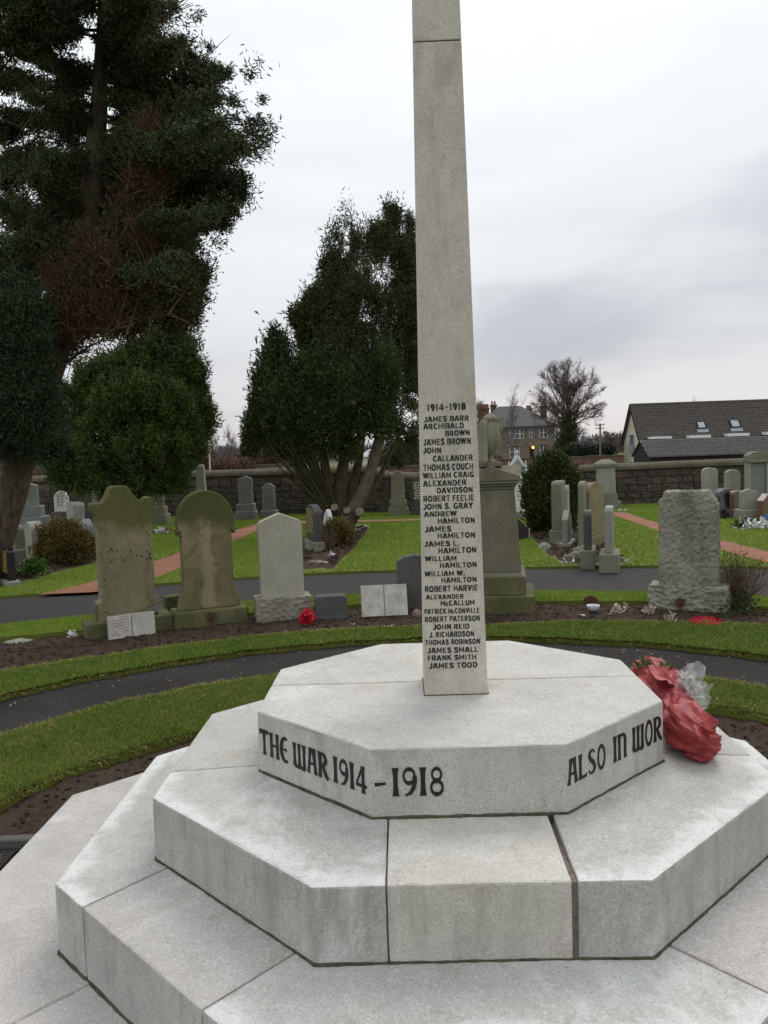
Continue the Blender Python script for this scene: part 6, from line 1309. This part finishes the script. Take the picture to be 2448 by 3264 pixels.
for (x0, x1, y0, y1, n_) in [(293, 318, 440, 496, 1), (320, 345, 440, 496, 1), (347, 367, 440, 496, 1), (396, 411, 435, 492, 1), (450, 493, 433, 491, 2), (293, 345, 530, 598, 2), (452, 493, 527, 586, 2)]:
    a, b = at(*c6(x0, y1), VY), at(*c6(x1, y0), VY); window(v, a.x, b.x, a.z, b.z, VY, n_)
a, b = at(*c6(400, 606), VY), at(*c6(418, 532), VY); boxw('door', (a.x, VY - .05, a.z), (b.x, VY - .01, b.z), 'darkwood', v)
a = at(*c6(416, 541), VY - .3); bm = bmesh.new(); bmesh.ops.create_icosphere(bm, subdivisions=1, radius=.2, matrix=Matrix.Translation(a)); o = par(obj('door_lamp', bm, 'glow'), v)
boxw('eaves_course', (pL.x - .08, VY - .1, ze - .45), (pR.x + .08, VY - .003, ze - .22), 'lead', v); boxw('string_course', (pL.x, VY - .06, (zg + ze) / 2 + .3), (pR.x, VY - .004, (zg + ze) / 2 + .5), 'villa', v)
# white parked vehicle roof glimpsed in front of the villa
# ---- long roofed house at right
HY = 100.
P1 = at(*c6(987, 512), HY); hx0 = P1.x; zE = P1.z; zR = at(*c6(932, 322), HY + 3.7).z; hx1 = hx0 + 27
hs = empty('long_house', (hx0, HY, -1.6), 0, 'cream-gabled long house with brown tiled roof and skylights beyond the wall at right', 'house')
bm = bmesh.new(); pr = [(HY, -3.5), (HY, zE), (HY + 3.7, zR - .1), (HY + 7.4, zE), (HY + 7.4, -3.5)]; A__ = [bm.verts.new((hx0 + .15, y, z)) for y, z in pr]; B__ = [bm.verts.new((hx1 - .15, y, z)) for y, z in pr]
bm.faces.new(A__); bm.faces.new(B__[::-1]); [bm.faces.new((A__[i], A__[(i + 1) % 5], B__[(i + 1) % 5], B__[i])) for i in range(5)]; par(obj('wall', bm, 'cream'), hs)
sl = math.atan2(zR - zE, 3.7); SL_ = math.hypot(zR - zE, 3.7) + .5
for sgn in (1, -1):
    bm = bmesh.new(); y0, y1 = (HY - .35, HY + 3.7) if sgn > 0 else (HY + 7.75, HY + 3.7); z0_ = zE - .35 * math.tan(sl)
    vs = [bm.verts.new(q) for q in ((hx0 - .2, y0, z0_), (hx1, y0, z0_), (hx1, y1, zR), (hx0 - .2, y1, zR), (hx0 - .2, y0, z0_ + .12), (hx1, y0, z0_ + .12), (hx1, y1, zR + .12), (hx0 - .2, y1, zR + .12))]
    for f in ((0, 1, 2, 3), (4, 5, 6, 7), (0, 1, 5, 4), (1, 2, 6, 5), (2, 3, 7, 6), (3, 0, 4, 7)): bm.faces.new([vs[i] for i in f])
    par(obj('roof', bm, 'tile'), hs)
V_, F_ = [], []; nr, nc = 17, 80; U = Vector((0, math.cos(sl), math.sin(sl))); Nn = Vector((0, -math.sin(sl), math.cos(sl))); O_ = Vector((hx0 - .2, HY - .35, zE - .35 * math.tan(sl) + .12)); W2 = (hx1 - hx0 + .2) / nc; q_ = random.Random(2)
for i in range(nr):
    for j in range(nc):
        h_ = SL_ / nr; o_ = O_ + U * (i * h_) + Vector((j * W2 + .01, 0, 0)); e = q_.uniform(0, .015); b0 = len(V_)
        for (a, u, n_) in ((0, 0, .09 + e), (W2 - .03, 0, .09 + e), (W2 - .03, h_, .012), (0, h_, .012), (0, 0, .0), (W2 - .03, 0, .0)): p = o_ + U * u + Vector((a, 0, 0)) + Nn * n_; V_.append(tuple(p))
        F_ += [(b0, b0 + 1, b0 + 2, b0 + 3), (b0 + 4, b0 + 5, b0 + 1, b0)]
o = par(mesh_np('roof_tiles', V_, F_, M['tile'], None), hs); o['kind'] = 'stuff'
boxw('ridge_tiles', (hx0 - .2, HY + 3.55, zR + .1), (hx1, HY + 3.85, zR + .28), 'tile', hs)
for sgn, yy in ((1, HY - .38), (-1, HY + 7.78)):     # barge boards
    bm = bmesh.new(); z0_ = zE - .38 * math.tan(sl); vs = [bm.verts.new(q) for q in ((hx0 - .28, yy, z0_ - .15), (hx0 - .28, yy, z0_ + .12), (hx0 - .28, HY + 3.7, zR + .16), (hx0 - .28, HY + 3.7, zR - .12), (hx0 - .2, yy, z0_ - .15), (hx0 - .2, yy, z0_ + .12), (hx0 - .2, HY + 3.7, zR + .16), (hx0 - .2, HY + 3.7, zR - .12))]
    for f in ((0, 1, 2, 3), (7, 6, 5, 4), (0, 4, 5, 1), (1, 5, 6, 2), (2, 6, 7, 3), (3, 7, 4, 0)): bm.faces.new([vs[i] for i in f])
    par(obj('barge_board', bm, 'darkwood'), hs)
def onroof(x, y):        # a point of the front slope seen there
    r_ = ray(x, y); n_ = Nn; p0 = O_ + Nn * .1; t = (p0 - Vector((0, 0, CAM_H))).dot(n_) / r_.dot(n_); return Vector((0, 0, CAM_H)) + r_ * t
for (x0, x1, y0, y1) in [(1285, 1322, 405, 446), (1462, 1501, 396, 440)]:
    a, b = onroof(*c6(x0 + 3, y1)), onroof(*c6(x1, y0)); L2 = (b - a).dot(U); o_ = Vector((a.x, a.y, a.z))
    def rb(nm, x0_, x1_, u0, u1, n0, n1_, mat, parent):
        bm = bmesh.new(); vs = [bm.verts.new(o_ + Vector((x_, 0, 0)) + U * u_ + Nn * n_) for n_ in (n0, n1_) for x_, u_ in ((x0_, u0), (x1_, u0), (x1_, u1), (x0_, u1))]
        for f in ((0, 1, 2, 3), (4, 5, 6, 7), (0, 1, 5, 4), (1, 2, 6, 5), (2, 3, 7, 6), (3, 0, 4, 7)): bm.faces.new([vs[i] for i in f])
        return par(obj(nm, bm, mat), parent)
    wx = b.x - a.x; rb('skylight', 0, wx, 0, L2, 0, .14, 'darkwood', hs); rb('skylight_pane', .14, wx - .14, .16, L2 - .16, .10, .155, 'skyglass', hs)
    rb('skylight_flashing', -.12, wx + .12, -.5, .0, .02, .06, 'lead', hs)
for (x0, x1, y0, y1) in [(1038, 1152, 481, 497), (1243, 1357, 474, 492), (1448, 1562, 464, 483), (1650, 1760, 455, 474)]:
    a, b = at(*c6(x0, y1), HY - .9), at(*c6(x1, y0), HY - .9); boxw('dormer_top', (a.x, HY - .9, a.z), (b.x, HY + .5, b.z), 'white', hs)
gx = hx0 + .13
for (y0, y1, z0, z1, nm) in ((3.0, 4.8, .35, 2.35, 'window'), (3.0, 4.8, -1.75, -1.0, 'window')):
    o = boxw(nm, (gx - .05, HY + y0, z0 + CAM_H - 1.6), (gx, HY + y1, z1 + CAM_H - 1.6), 'frame', hs); bm = box_bm(gx - .08, gx - .04, HY + y0 + .12, HY + y1 - .12, z0 + CAM_H - 1.5, z1 + CAM_H - 1.7, 0); g_ = obj('pane', bm, 'glass'); g_.parent = o; g_.matrix_parent_inverse = o.matrix_world.inverted()
boxw('balcony_rail', (gx - .22, HY + 2.9, .25), (gx - .18, HY + 4.9, 1.2), 'lead', hs)
# ---- low shed in front
SY = 80.; a = at(*c6(1030, 585), SY); sx0 = a.x; zs = a.z; zr2 = at(*c6(986, 508), SY + 2.6).z; sx1 = sx0 + 24
sh = empty('low_shed', (sx0, SY, -1.4), 0, 'dark low shed with lichened slate roof in front of the long house', 'shed')
bm = bmesh.new(); pr = [(SY, -3), (SY, zs), (SY + 2.6, zr2 - .06), (SY + 5.2, zs), (SY + 5.2, -3)]; A__ = [bm.verts.new((sx0 + .1, y, z)) for y, z in pr]; B__ = [bm.verts.new((sx1 - .1, y, z)) for y, z in pr]
bm.faces.new(A__); bm.faces.new(B__[::-1]); [bm.faces.new((A__[i], A__[(i + 1) % 5], B__[(i + 1) % 5], B__[i])) for i in range(5)]; par(obj('wall', bm, 'darkwood'), sh)
for y0, y1 in ((SY - .3, SY + 2.6), (SY + 5.5, SY + 2.6)):
    bm = bmesh.new(); s_ = (zr2 - zs) / 2.6; vs = [bm.verts.new(q) for q in ((sx0 - .1, y0, zs - .3 * s_), (sx1, y0, zs - .3 * s_), (sx1, y1, zr2), (sx0 - .1, y1, zr2), (sx0 - .1, y0, zs - .3 * s_ + .08), (sx1, y0, zs - .3 * s_ + .08), (sx1, y1, zr2 + .08), (sx0 - .1, y1, zr2 + .08))]
    for f in ((0, 1, 2, 3), (4, 5, 6, 7), (0, 1, 5, 4), (1, 2, 6, 5), (2, 3, 7, 6), (3, 0, 4, 7)): bm.faces.new([vs[i] for i in f])
    par(obj('roof', bm, 'tile_old'), sh)
V_, F_ = [], []; nr, nc = 8, 70; s2_ = math.atan2(zr2 - zs, 2.6); U2 = Vector((0, math.cos(s2_), math.sin(s2_))); N2 = Vector((0, -math.sin(s2_), math.cos(s2_))); O2 = Vector((sx0 - .1, SY - .3, zs - .3 * math.tan(s2_) + .08)); LL = (2.9) / math.cos(s2_); W2 = (sx1 - sx0 + .1) / nc
for i in range(nr):
    for j in range(nc):
        h_ = LL / nr; o_ = O2 + U2 * (i * h_) + Vector((j * W2 + .015 + (W2 / 2 if i % 2 else 0), 0, 0)); e = q_.uniform(0, .03); b0 = len(V_)
        for (a, u, n_) in ((0, 0, .05 + e), (W2 - .04, 0, .05 + e), (W2 - .04, h_, .01), (0, h_, .01), (0, 0, .0), (W2 - .04, 0, .0)): V_.append(tuple(o_ + U2 * u + Vector((a, 0, 0)) + N2 * n_))
        F_ += [(b0, b0 + 1, b0 + 2, b0 + 3), (b0 + 4, b0 + 5, b0 + 1, b0)]
o = par(mesh_np('roof_slates', V_, F_, M['tile_old'], None), sh); o['kind'] = 'stuff'
# ---- bungalow glimpsed between the cypress stems
a, b = at(1140, 1457, 90), at(1236, 1430, 90); bg = empty('bungalow', (a.x, 90, -1.5), 0, 'grey-roofed low house glimpsed between the stems of the middle cypress', 'house')
boxw('wall', (a.x + .3, 90.3, -3), (b.x - .3, 95, a.z + .1), 'cream', bg)
bm = bmesh.new(); vs = [bm.verts.new(q) for q in ((a.x, 90, a.z), (b.x, 90, a.z), (b.x, 95.3, a.z), (a.x, 95.3, a.z), (a.x + 1.2, 92.6, b.z), (b.x - 1.2, 92.6, b.z))]
for f in ((0, 1, 5, 4), (1, 2, 5), (2, 3, 4, 5), (3, 0, 4), (3, 2, 1, 0)): bm.faces.new([vs[i] for i in f])
par(obj('roof', bm, 'lead'), bg)
# ---- bare trees
def bare_tree(name, label, base, top_px, Y, half_px, q_, mat='twig_red', forks=6, levels=5, r0=None, minr=.012, start=.3, twf=1.0, spread=.55):
    top = at(base[0], top_px, Y); root = at(*base, Y); root.z = min(root.z, -.5) - 1.0; h_ = top.z - root.z; hw = half_px * Y / F_PX
    r = empty(name, root, 0, label, 'tree'); r0 = r0 or h_ * .022; V1_, F1_, V2_, F2_ = [], [], [], []
    def grow(p, d, L_, rad, lv):
        n_ = 4; pts = [p]
        for k in range(n_):
            d = (d + Vector((q_.gauss(0, .09), q_.gauss(0, .09), q_.gauss(.04, .06)))).normalized(); pts.append(pts[-1] + d * L_ / n_)
        rr = [max(minr, rad * (1 - .45 * k / n_)) for k in range(n_ + 1)]
        tube(V1_ if lv < 2 else V2_, F1_ if lv < 2 else F2_, pts, rr, 6 if lv < 2 else 3)
        if lv >= levels: return
        kids = forks if lv == 0 else q_.choice([3, 4, 4, 5])
        for k in range(kids):
            t = start + (1 - start) * (k + q_.random()) / kids if lv == 0 else q_.uniform(.25, 1); i = min(int(t * n_), n_ - 1); b = pts[i].lerp(pts[i + 1], t * n_ - i)
            side = d.cross(Vector((q_.gauss(0, 1), q_.gauss(0, 1), q_.gauss(0, .3)))).normalized(); sp = spread * q_.uniform(.7, 1.4) * (1.25 - .5 * t if lv == 0 else 1); d2 = (d * (1 - sp * .45) + side * sp + Vector((0, 0, .12))).normalized()
            grow(b, d2, L_ * q_.uniform(.45, .72) * (1 if lv else .75), rad * .52, lv + 1)
    grow(root, Vector((0, 0, 1)), h_ * .62, r0, 0)
    A_v = np.array(V1_ + V2_); ctr = np.array(root); ext = np.percentile(np.abs(A_v[:, 0] - ctr[0]), 99.5); zz = A_v[:, 2].max() - ctr[2]; sx, sz = hw / ext, h_ / zz
    for VV, FF, nm, kd in ((V1_, F1_, 'trunk', None), (V2_, F2_, 'crown', 'stuff')):
        VV = np.array(VV); VV = ctr + (VV - ctr) * np.array([sx, sx, sz]); o = par(mesh_np(nm, VV, FF, M[mat], None), r)
        if kd: o['kind'] = kd
    return r
q_ = random.Random(17)
BEECH = 1
bare_tree('birch_tree', 'thin bare tree rising over the villa roof, pale against the sky', (1655, 1462), 1215, 118, 56, q_, forks=7, levels=4, start=.35, r0=.12, minr=.012)
bare_tree('bare_tree', 'bare tree peeping between the shaft and the villa chimneys', (1530, 1462), 1262, 125, 40, q_, forks=7, levels=5, start=.3, r0=.15, minr=.014)
bare_tree('bare_tree', 'small bare treetop showing over the ridge of the long tiled roof', (2218, 1330), 1258, 130, 26, q_, forks=7, levels=4, start=.3, r0=.1, minr=.02)
bare_tree('bare_tree', 'bare shrubby tree between the cream pole and the round green tree', (690, 1480), 1335, 62, 50, q_, forks=9, levels=5, start=.12, r0=.08, minr=.007)
bare_tree('bare_tree', 'low bare tree just right of the cream pole', (735, 1480), 1345, 66, 44, q_, forks=9, levels=5, start=.12, r0=.08, minr=.007)
bare_tree('bare_tree', 'tangle of bare branches behind the round green tree at its right', (640, 1480), 1372, 60, 46, q_, forks=9, levels=5, start=.1, r0=.07, minr=.007)
bare_tree('bare_tree', 'distant bare tree above the dark green hedge, left one', (1935, 1450), 1368, 175, 34, q_, forks=8, levels=5, start=.15, r0=.15, minr=.02); bare_tree('bare_tree', 'distant bare tree above the dark green hedge, right one next to the gable', (1968, 1455), 1372, 175, 30, q_, forks=8, levels=5, start=.15, r0=.15, minr=.02)
bare_tree('bare_tree', 'bare tree seen in the gap left of the round green tree', (118, 1500), 1380, 60, 40, q_, forks=8, levels=5, start=.1, r0=.08, minr=.008)
def round_tree(name, label, base, top_px, Y, half_px, q_, fork=.28, mat='twig_red', nl=70, ns=14, nt=12, r0=.3):
    top = at(base[0], top_px, Y); root = at(*base, Y); root.z = -2.4; h_ = top.z - root.z; hw = half_px * Y / F_PX; r = empty(name, root, 0, label, 'tree'); V1, F1, V2, F2 = [], [], [], []
    cz = h_ * .62; rz = h_ * .39
    def env(rmin=.8):
        while True:
            d = Vector((q_.gauss(0, 1), q_.gauss(0, 1), q_.gauss(.25, .9))).normalized()
            if d.z > -.75: break
        k = q_.uniform(rmin, 1.02) * (1 + .05 * noise.noise(d * 3)); return Vector((d.x * hw * k, d.y * hw * k, cz + d.z * rz * k))
    tp = [Vector((0, 0, 0)), Vector((.05, 0, h_ * .15)), Vector((-.05, 0, h_ * fork)), Vector((.1, 0, h_ * .5)), Vector((0, 0, h_ * .75)), Vector((.1, 0, h_ * .93))]; P = smoothpts(tp, 4); tr = [r0 * (1.15 - t) ** 1.3 for t in [i / (len(P) - 1) for i in range(len(P))]]; tube(V1, F1, P, [max(.03, v) for v in tr], 8)
    for i in range(nl):
        e = env(.86); t = q_.uniform(fork, .72) if e.z > h_ * .4 else q_.uniform(fork, fork + .12); a = Vector((0, 0, h_ * min(t, e.z / h_ * .8))); m1 = a.lerp(e, .35) + Vector((0, 0, -h_ * .0)) + Vector((q_.gauss(0, .2), q_.gauss(0, .2), h_ * .03)); m2 = a.lerp(e, .7) + Vector((q_.gauss(0, .25), q_.gauss(0, .25), h_ * .03)); L_ = smoothpts([a, m1, m2, e], 4); rr = r0 * .38 * q_.uniform(.6, 1.1)
        tube(V1, F1, L_, [max(.022, rr * (1 - k / len(L_)) ** 1.2) for k in range(len(L_))], 5)
        for j in range(ns):
            k = q_.randint(3, len(L_) - 1); b = L_[k]; ax = (L_[k] - L_[k - 1]).normalized(); d = (ax + Vector((q_.gauss(0, .55), q_.gauss(0, .55), q_.gauss(.1, .4)))).normalized(); l = hw * q_.uniform(.2, .42); S_ = [b]
            for m in range(3): d = (d + Vector((q_.gauss(0, .12), q_.gauss(0, .12), q_.gauss(.05, .1)))).normalized(); S_.append(S_[-1] + d * l / 3)
            sc_ = [((p.x / (hw * 1.05)) ** 2 + (p.y / (hw * 1.05)) ** 2 + ((p.z - cz) / (rz * 1.05)) ** 2) for p in S_]
            if sc_[-1] > 1.05: S_ = [b] + [b.lerp(p, .45) for p in S_[1:]]
            tube(V2, F2, S_, [.026, .021, .017, .014], 3)
            for m in range(nt):
                b2 = S_[q_.randint(1, 3)]; d2 = (d + Vector((q_.gauss(0, .6), q_.gauss(0, .6), q_.gauss(.1, .5)))).normalized(); l2 = q_.uniform(.3, .75); tube(V2, F2, [b2, b2 + d2 * l2 * .5, b2 + d2 * l2 + Vector((0, 0, .06))], [.014, .012, .010], 3)
    for VV, FF, nm, kd in ((V1, F1, 'trunk', None), (V2, F2, 'crown', 'stuff')):
        o = mesh_np(nm, VV, FF, M[mat], r)
        if kd: o['kind'] = kd
    return r
round_tree('beech_tree', 'big bare round-crowned tree standing right of the stone villa', (1812, 1462), 1157, 112, 106, random.Random(3))
# dark ivy-clad conifer against the beech
R = np.random.RandomState(31)
def blob_tree(name, label, lobes, Y, mat, cat='tree', cl=.3, L_=.3, W_=.12, per=30, up_=.6, n_=1.):
    x, y = lobes[0][0], max(l[1] + l[3] for l in lobes); b = at(x, y, Y); r = empty(name, b, 0, label, cat); o, _ = crown('foliage', px_lobes(lobes, Y), R, mat, None, per=per, cl=cl, L_=L_, W_=W_, up_=up_, scale_n=n_); par(o, r)
    t = limbs('trunk', [([b + Vector((0, 0, -1)), b + Vector((0, 0, 1.2))], [.12 * Y / 60, .08 * Y / 60])], 'bark_mossy', None, 6); par(t, r); return r
blob_tree('ivy_conifer', 'dark narrow conifer standing before the big bare tree by the villa', [(1812, 1345, 18, 30, 0, 30), (1815, 1380, 24, 34, 0, 44), (1812, 1415, 26, 30, 0, 40), (1790, 1420, 16, 40, -1, 30), (1788, 1450, 18, 16, -1, 18), (1830, 1380, 14, 20, 0, 12), (1812, 1325, 8, 16, 0, 4)], 110, 'leaf_dark', cl=.3, L_=.35, W_=.12, n_=.55)
blob_tree('dark_evergreen', 'dark upright evergreen lump on the left side of the middle cypress', [(792, 1430, 17, 34, 0, 40), (788, 1400, 12, 22, 0, 18), (796, 1455, 18, 24, 0, 26)], 45, 'hedge_green', cl=.12, L_=.14, W_=.05)
blob_tree('dark_shrub', 'dark green shrub hanging over the wall just left of the shaft', [(1270, 1450, 30, 28, 0, 50), (1300, 1440, 26, 30, 0, 40), (1240, 1465, 22, 16, 0, 20)], 30, 'leaf_dark', cl=.09, L_=.1, W_=.035)
def hedge(label, x0, x1, y0, y1, Y, mat, depth=1.5, name='hedge', cl=.14, sz=.14):
    a, b = at(x0, y1, Y), at(x1, y0, Y); z0 = min(a.z, b.z) - .8; vol = (b.x - a.x) * (b.z - z0); n_ = int(vol * 900 * (.14 / sz) ** 2 / 3)
    P = np.stack([a.x + R.rand(n_) * (b.x - a.x), Y + R.rand(n_) * depth, z0 + R.rand(n_) ** .7 * (b.z - z0)], 1); P[:, 2] += .25 * cl * R.randn(n_); V = sprays(R, P, unit(R.randn(n_, 3) + np.array([0, -.3, .5])), np.full((n_, 3), cl), 4, sz, sz * .5)
    return tag(mesh_np(name, V, np.arange(len(V)).reshape(-1, 3), M[mat], None), label, 'hedge')
hedge('dark green clipped hedge between the big bare tree and the cream gable', 1834, 1966, 1421, 1468, 105, 'hedge_green', 4, cl=.25, sz=.3)
hedge('flat-topped reddish brown hedge behind the wall left of the dark evergreen', 664, 752, 1474, 1500, 40, 'hedge_brown'); hedge('second reddish brown hedge clump nearer the dark evergreen', 748, 800, 1466, 1500, 43, 'hedge_brown')
hedge('russet hedge behind the wall right under the middle cypress crown', 800, 900, 1440, 1500, 50, 'hedge_brown'); hedge('russet hedge strip seen left of the round green tree', 60, 170, 1506, 1530, 40, 'hedge_brown')
hedge('brown scrub behind the wall between cypress stems and shaft', 1180, 1345, 1440, 1490, 60, 'hedge_brown', cl=.2, sz=.2)
hedge('russet scrub between the round green tree and the cream pole', 590, 670, 1440, 1500, 52, 'hedge_brown')
hedge('brown scrubby growth right of the villa behind the boundary wall', 1500, 1600, 1460, 1490, 100, 'hedge_brown', cl=.3, sz=.3)
# low far walls
def lowwall(label, x0, x1, y0, y1, Y, mat, name='field_wall'):
    a, b = at(x0, y0, Y), at(x1, y1, Y); zt = max(a.z, b.z); r = empty(name, (a.x, Y, -1.2), 0, label, 'wall'); boxw('wall_body', (a.x, Y, -2.2), (b.x, Y + .4, zt - .12), mat, r); n_ = max(3, int((b.x - a.x) / 1.4)); q_ = random.Random(3)
    for k in range(n_): x = a.x + (b.x - a.x) * k / n_; boxw('coping_stone', (x + .01, Y - .05, zt - .118), (x + (b.x - a.x) / n_ - .01, Y + .45, zt + q_.uniform(-.02, .03)), 'coping', r)
lowwall('long reddish stone wall across the road below the villa', 1490, 1990, 1466, 1463, 72, 'chim'); lowwall('low rough grey wall behind the hedge left of the middle cypress', 795, 960, 1482, 1482, 44, 'villa')
lowwall('thin brick wall seen between the cypress stems and the shaft', 1195, 1345, 1487, 1484, 48, 'chim')
# poles
def pole(label, x, y0, y1, Y, wd, mat, arms=False):
    a, b = at(x, y1, Y), at(x, y0, Y); r = empty('pole', (a.x, Y, min(a.z, -1)), 0, label, 'pole'); V_, F_ = [], []; k = wd / 2 * Y / F_PX; tube(V_, F_, [(a.x, Y, min(a.z, -1)), (b.x, Y, b.z)], [k, k * .8], 8); par(mesh_np('shaft', V_, F_, M[mat], None, True), r)
    if arms:
        V_, F_ = [], []
        for dz in (.15, .5): tube(V_, F_, [(a.x - .5, Y - .1, b.z - dz), (a.x + .5, Y - .1, b.z - dz)], [.05, .05], 4)
        par(mesh_np('cross_arm', V_, F_, M[mat], None), r); V_, F_ = [], []
        for sx in (-.45, .45): tube(V_, F_, [(a.x + sx, Y - .1, b.z - .15), (a.x + sx, Y - .1, b.z + .08)], [.05, .03], 5)
        par(mesh_np('insulators', V_, F_, M['lead'], None), r)['kind'] = 'stuff'
pole('grey telegraph pole in front of the dark green hedge', 1913, 1350, 1462, 90, 7, 'pole', True); pole('slim cream pole rising behind the wall beside the round green tree', 666, 1370, 1496, 38, 6, 'polecream')
pole('thin grey post seen left of the round green tree', 95, 1440, 1510, 36, 7, 'pole')
# white van roof in front of the villa
a, b = at(1738, 1466, 110), at(1758, 1455, 110); vr = empty('parked_car', (a.x, 110, -2), 0, 'white parked car whose roof shows before the villa', 'car')
par(obj('body', prism_bm([(a.x - .8, -1.6), (a.x + 2.2, -1.6), (a.x + 2.2, b.z - .6), (a.x + 1.6, b.z - .5), (a.x + 1.1, b.z), (a.x, b.z), (a.x - .6, b.z - .5), (a.x - .8, b.z - .7)], 1.6, .05, 110), 'white'), vr)
par(obj('side_window', prism_bm([(a.x - .35, b.z - .5), (a.x + 1.4, b.z - .5), (a.x + 1.0, b.z - .1), (a.x + .05, b.z - .1)], .03, 0, 109.985), 'glass'), vr)
# far woodland and hills
q_ = random.Random(5); V_ = []; T_ = []
n_ = 26000; X = R.uniform(-330, 330, n_); Yy = R.uniform(230, 300, n_); hgt = np.array([2.5 + 3.0 * noise.noise(Vector((x * .03, 0, 0))) + 1.5 * noise.noise(Vector((x * .13, 3, 0))) for x in X]); Z = -1.5 + R.rand(n_) * (hgt + 1.5)
V = sprays(R, np.stack([X, Yy, Z], 1), unit(R.randn(n_, 3) + np.array([0, 0, 1.2])), np.full((n_, 3), .6), 3, 1.2, .35); tag(mesh_np('far_woods', V, np.arange(len(V)).reshape(-1, 3), M['wood'], None), 'grey-brown bare woodland on the horizon', 'woodland', kind='stuff')
bm = bmesh.new(); rows = []
for j, (Y, k) in enumerate(((800, 0), (1100, 1), (1500, .6))):
    rows.append([bm.verts.new((x, Y, -2 + k * (12 + 9 * noise.noise(Vector((x * .002, Y * .01, 0))) + 3 * noise.noise(Vector((x * .011, 0, 5)))))) for x in range(-1400, 1401, 50)])
for a, b in zip(rows, rows[1:]):
    for i in range(len(a) - 1): bm.faces.new((a[i], a[i + 1], b[i + 1], b[i]))
tag(obj('hills', bm, 'hill', smooth=True), kind='structure')
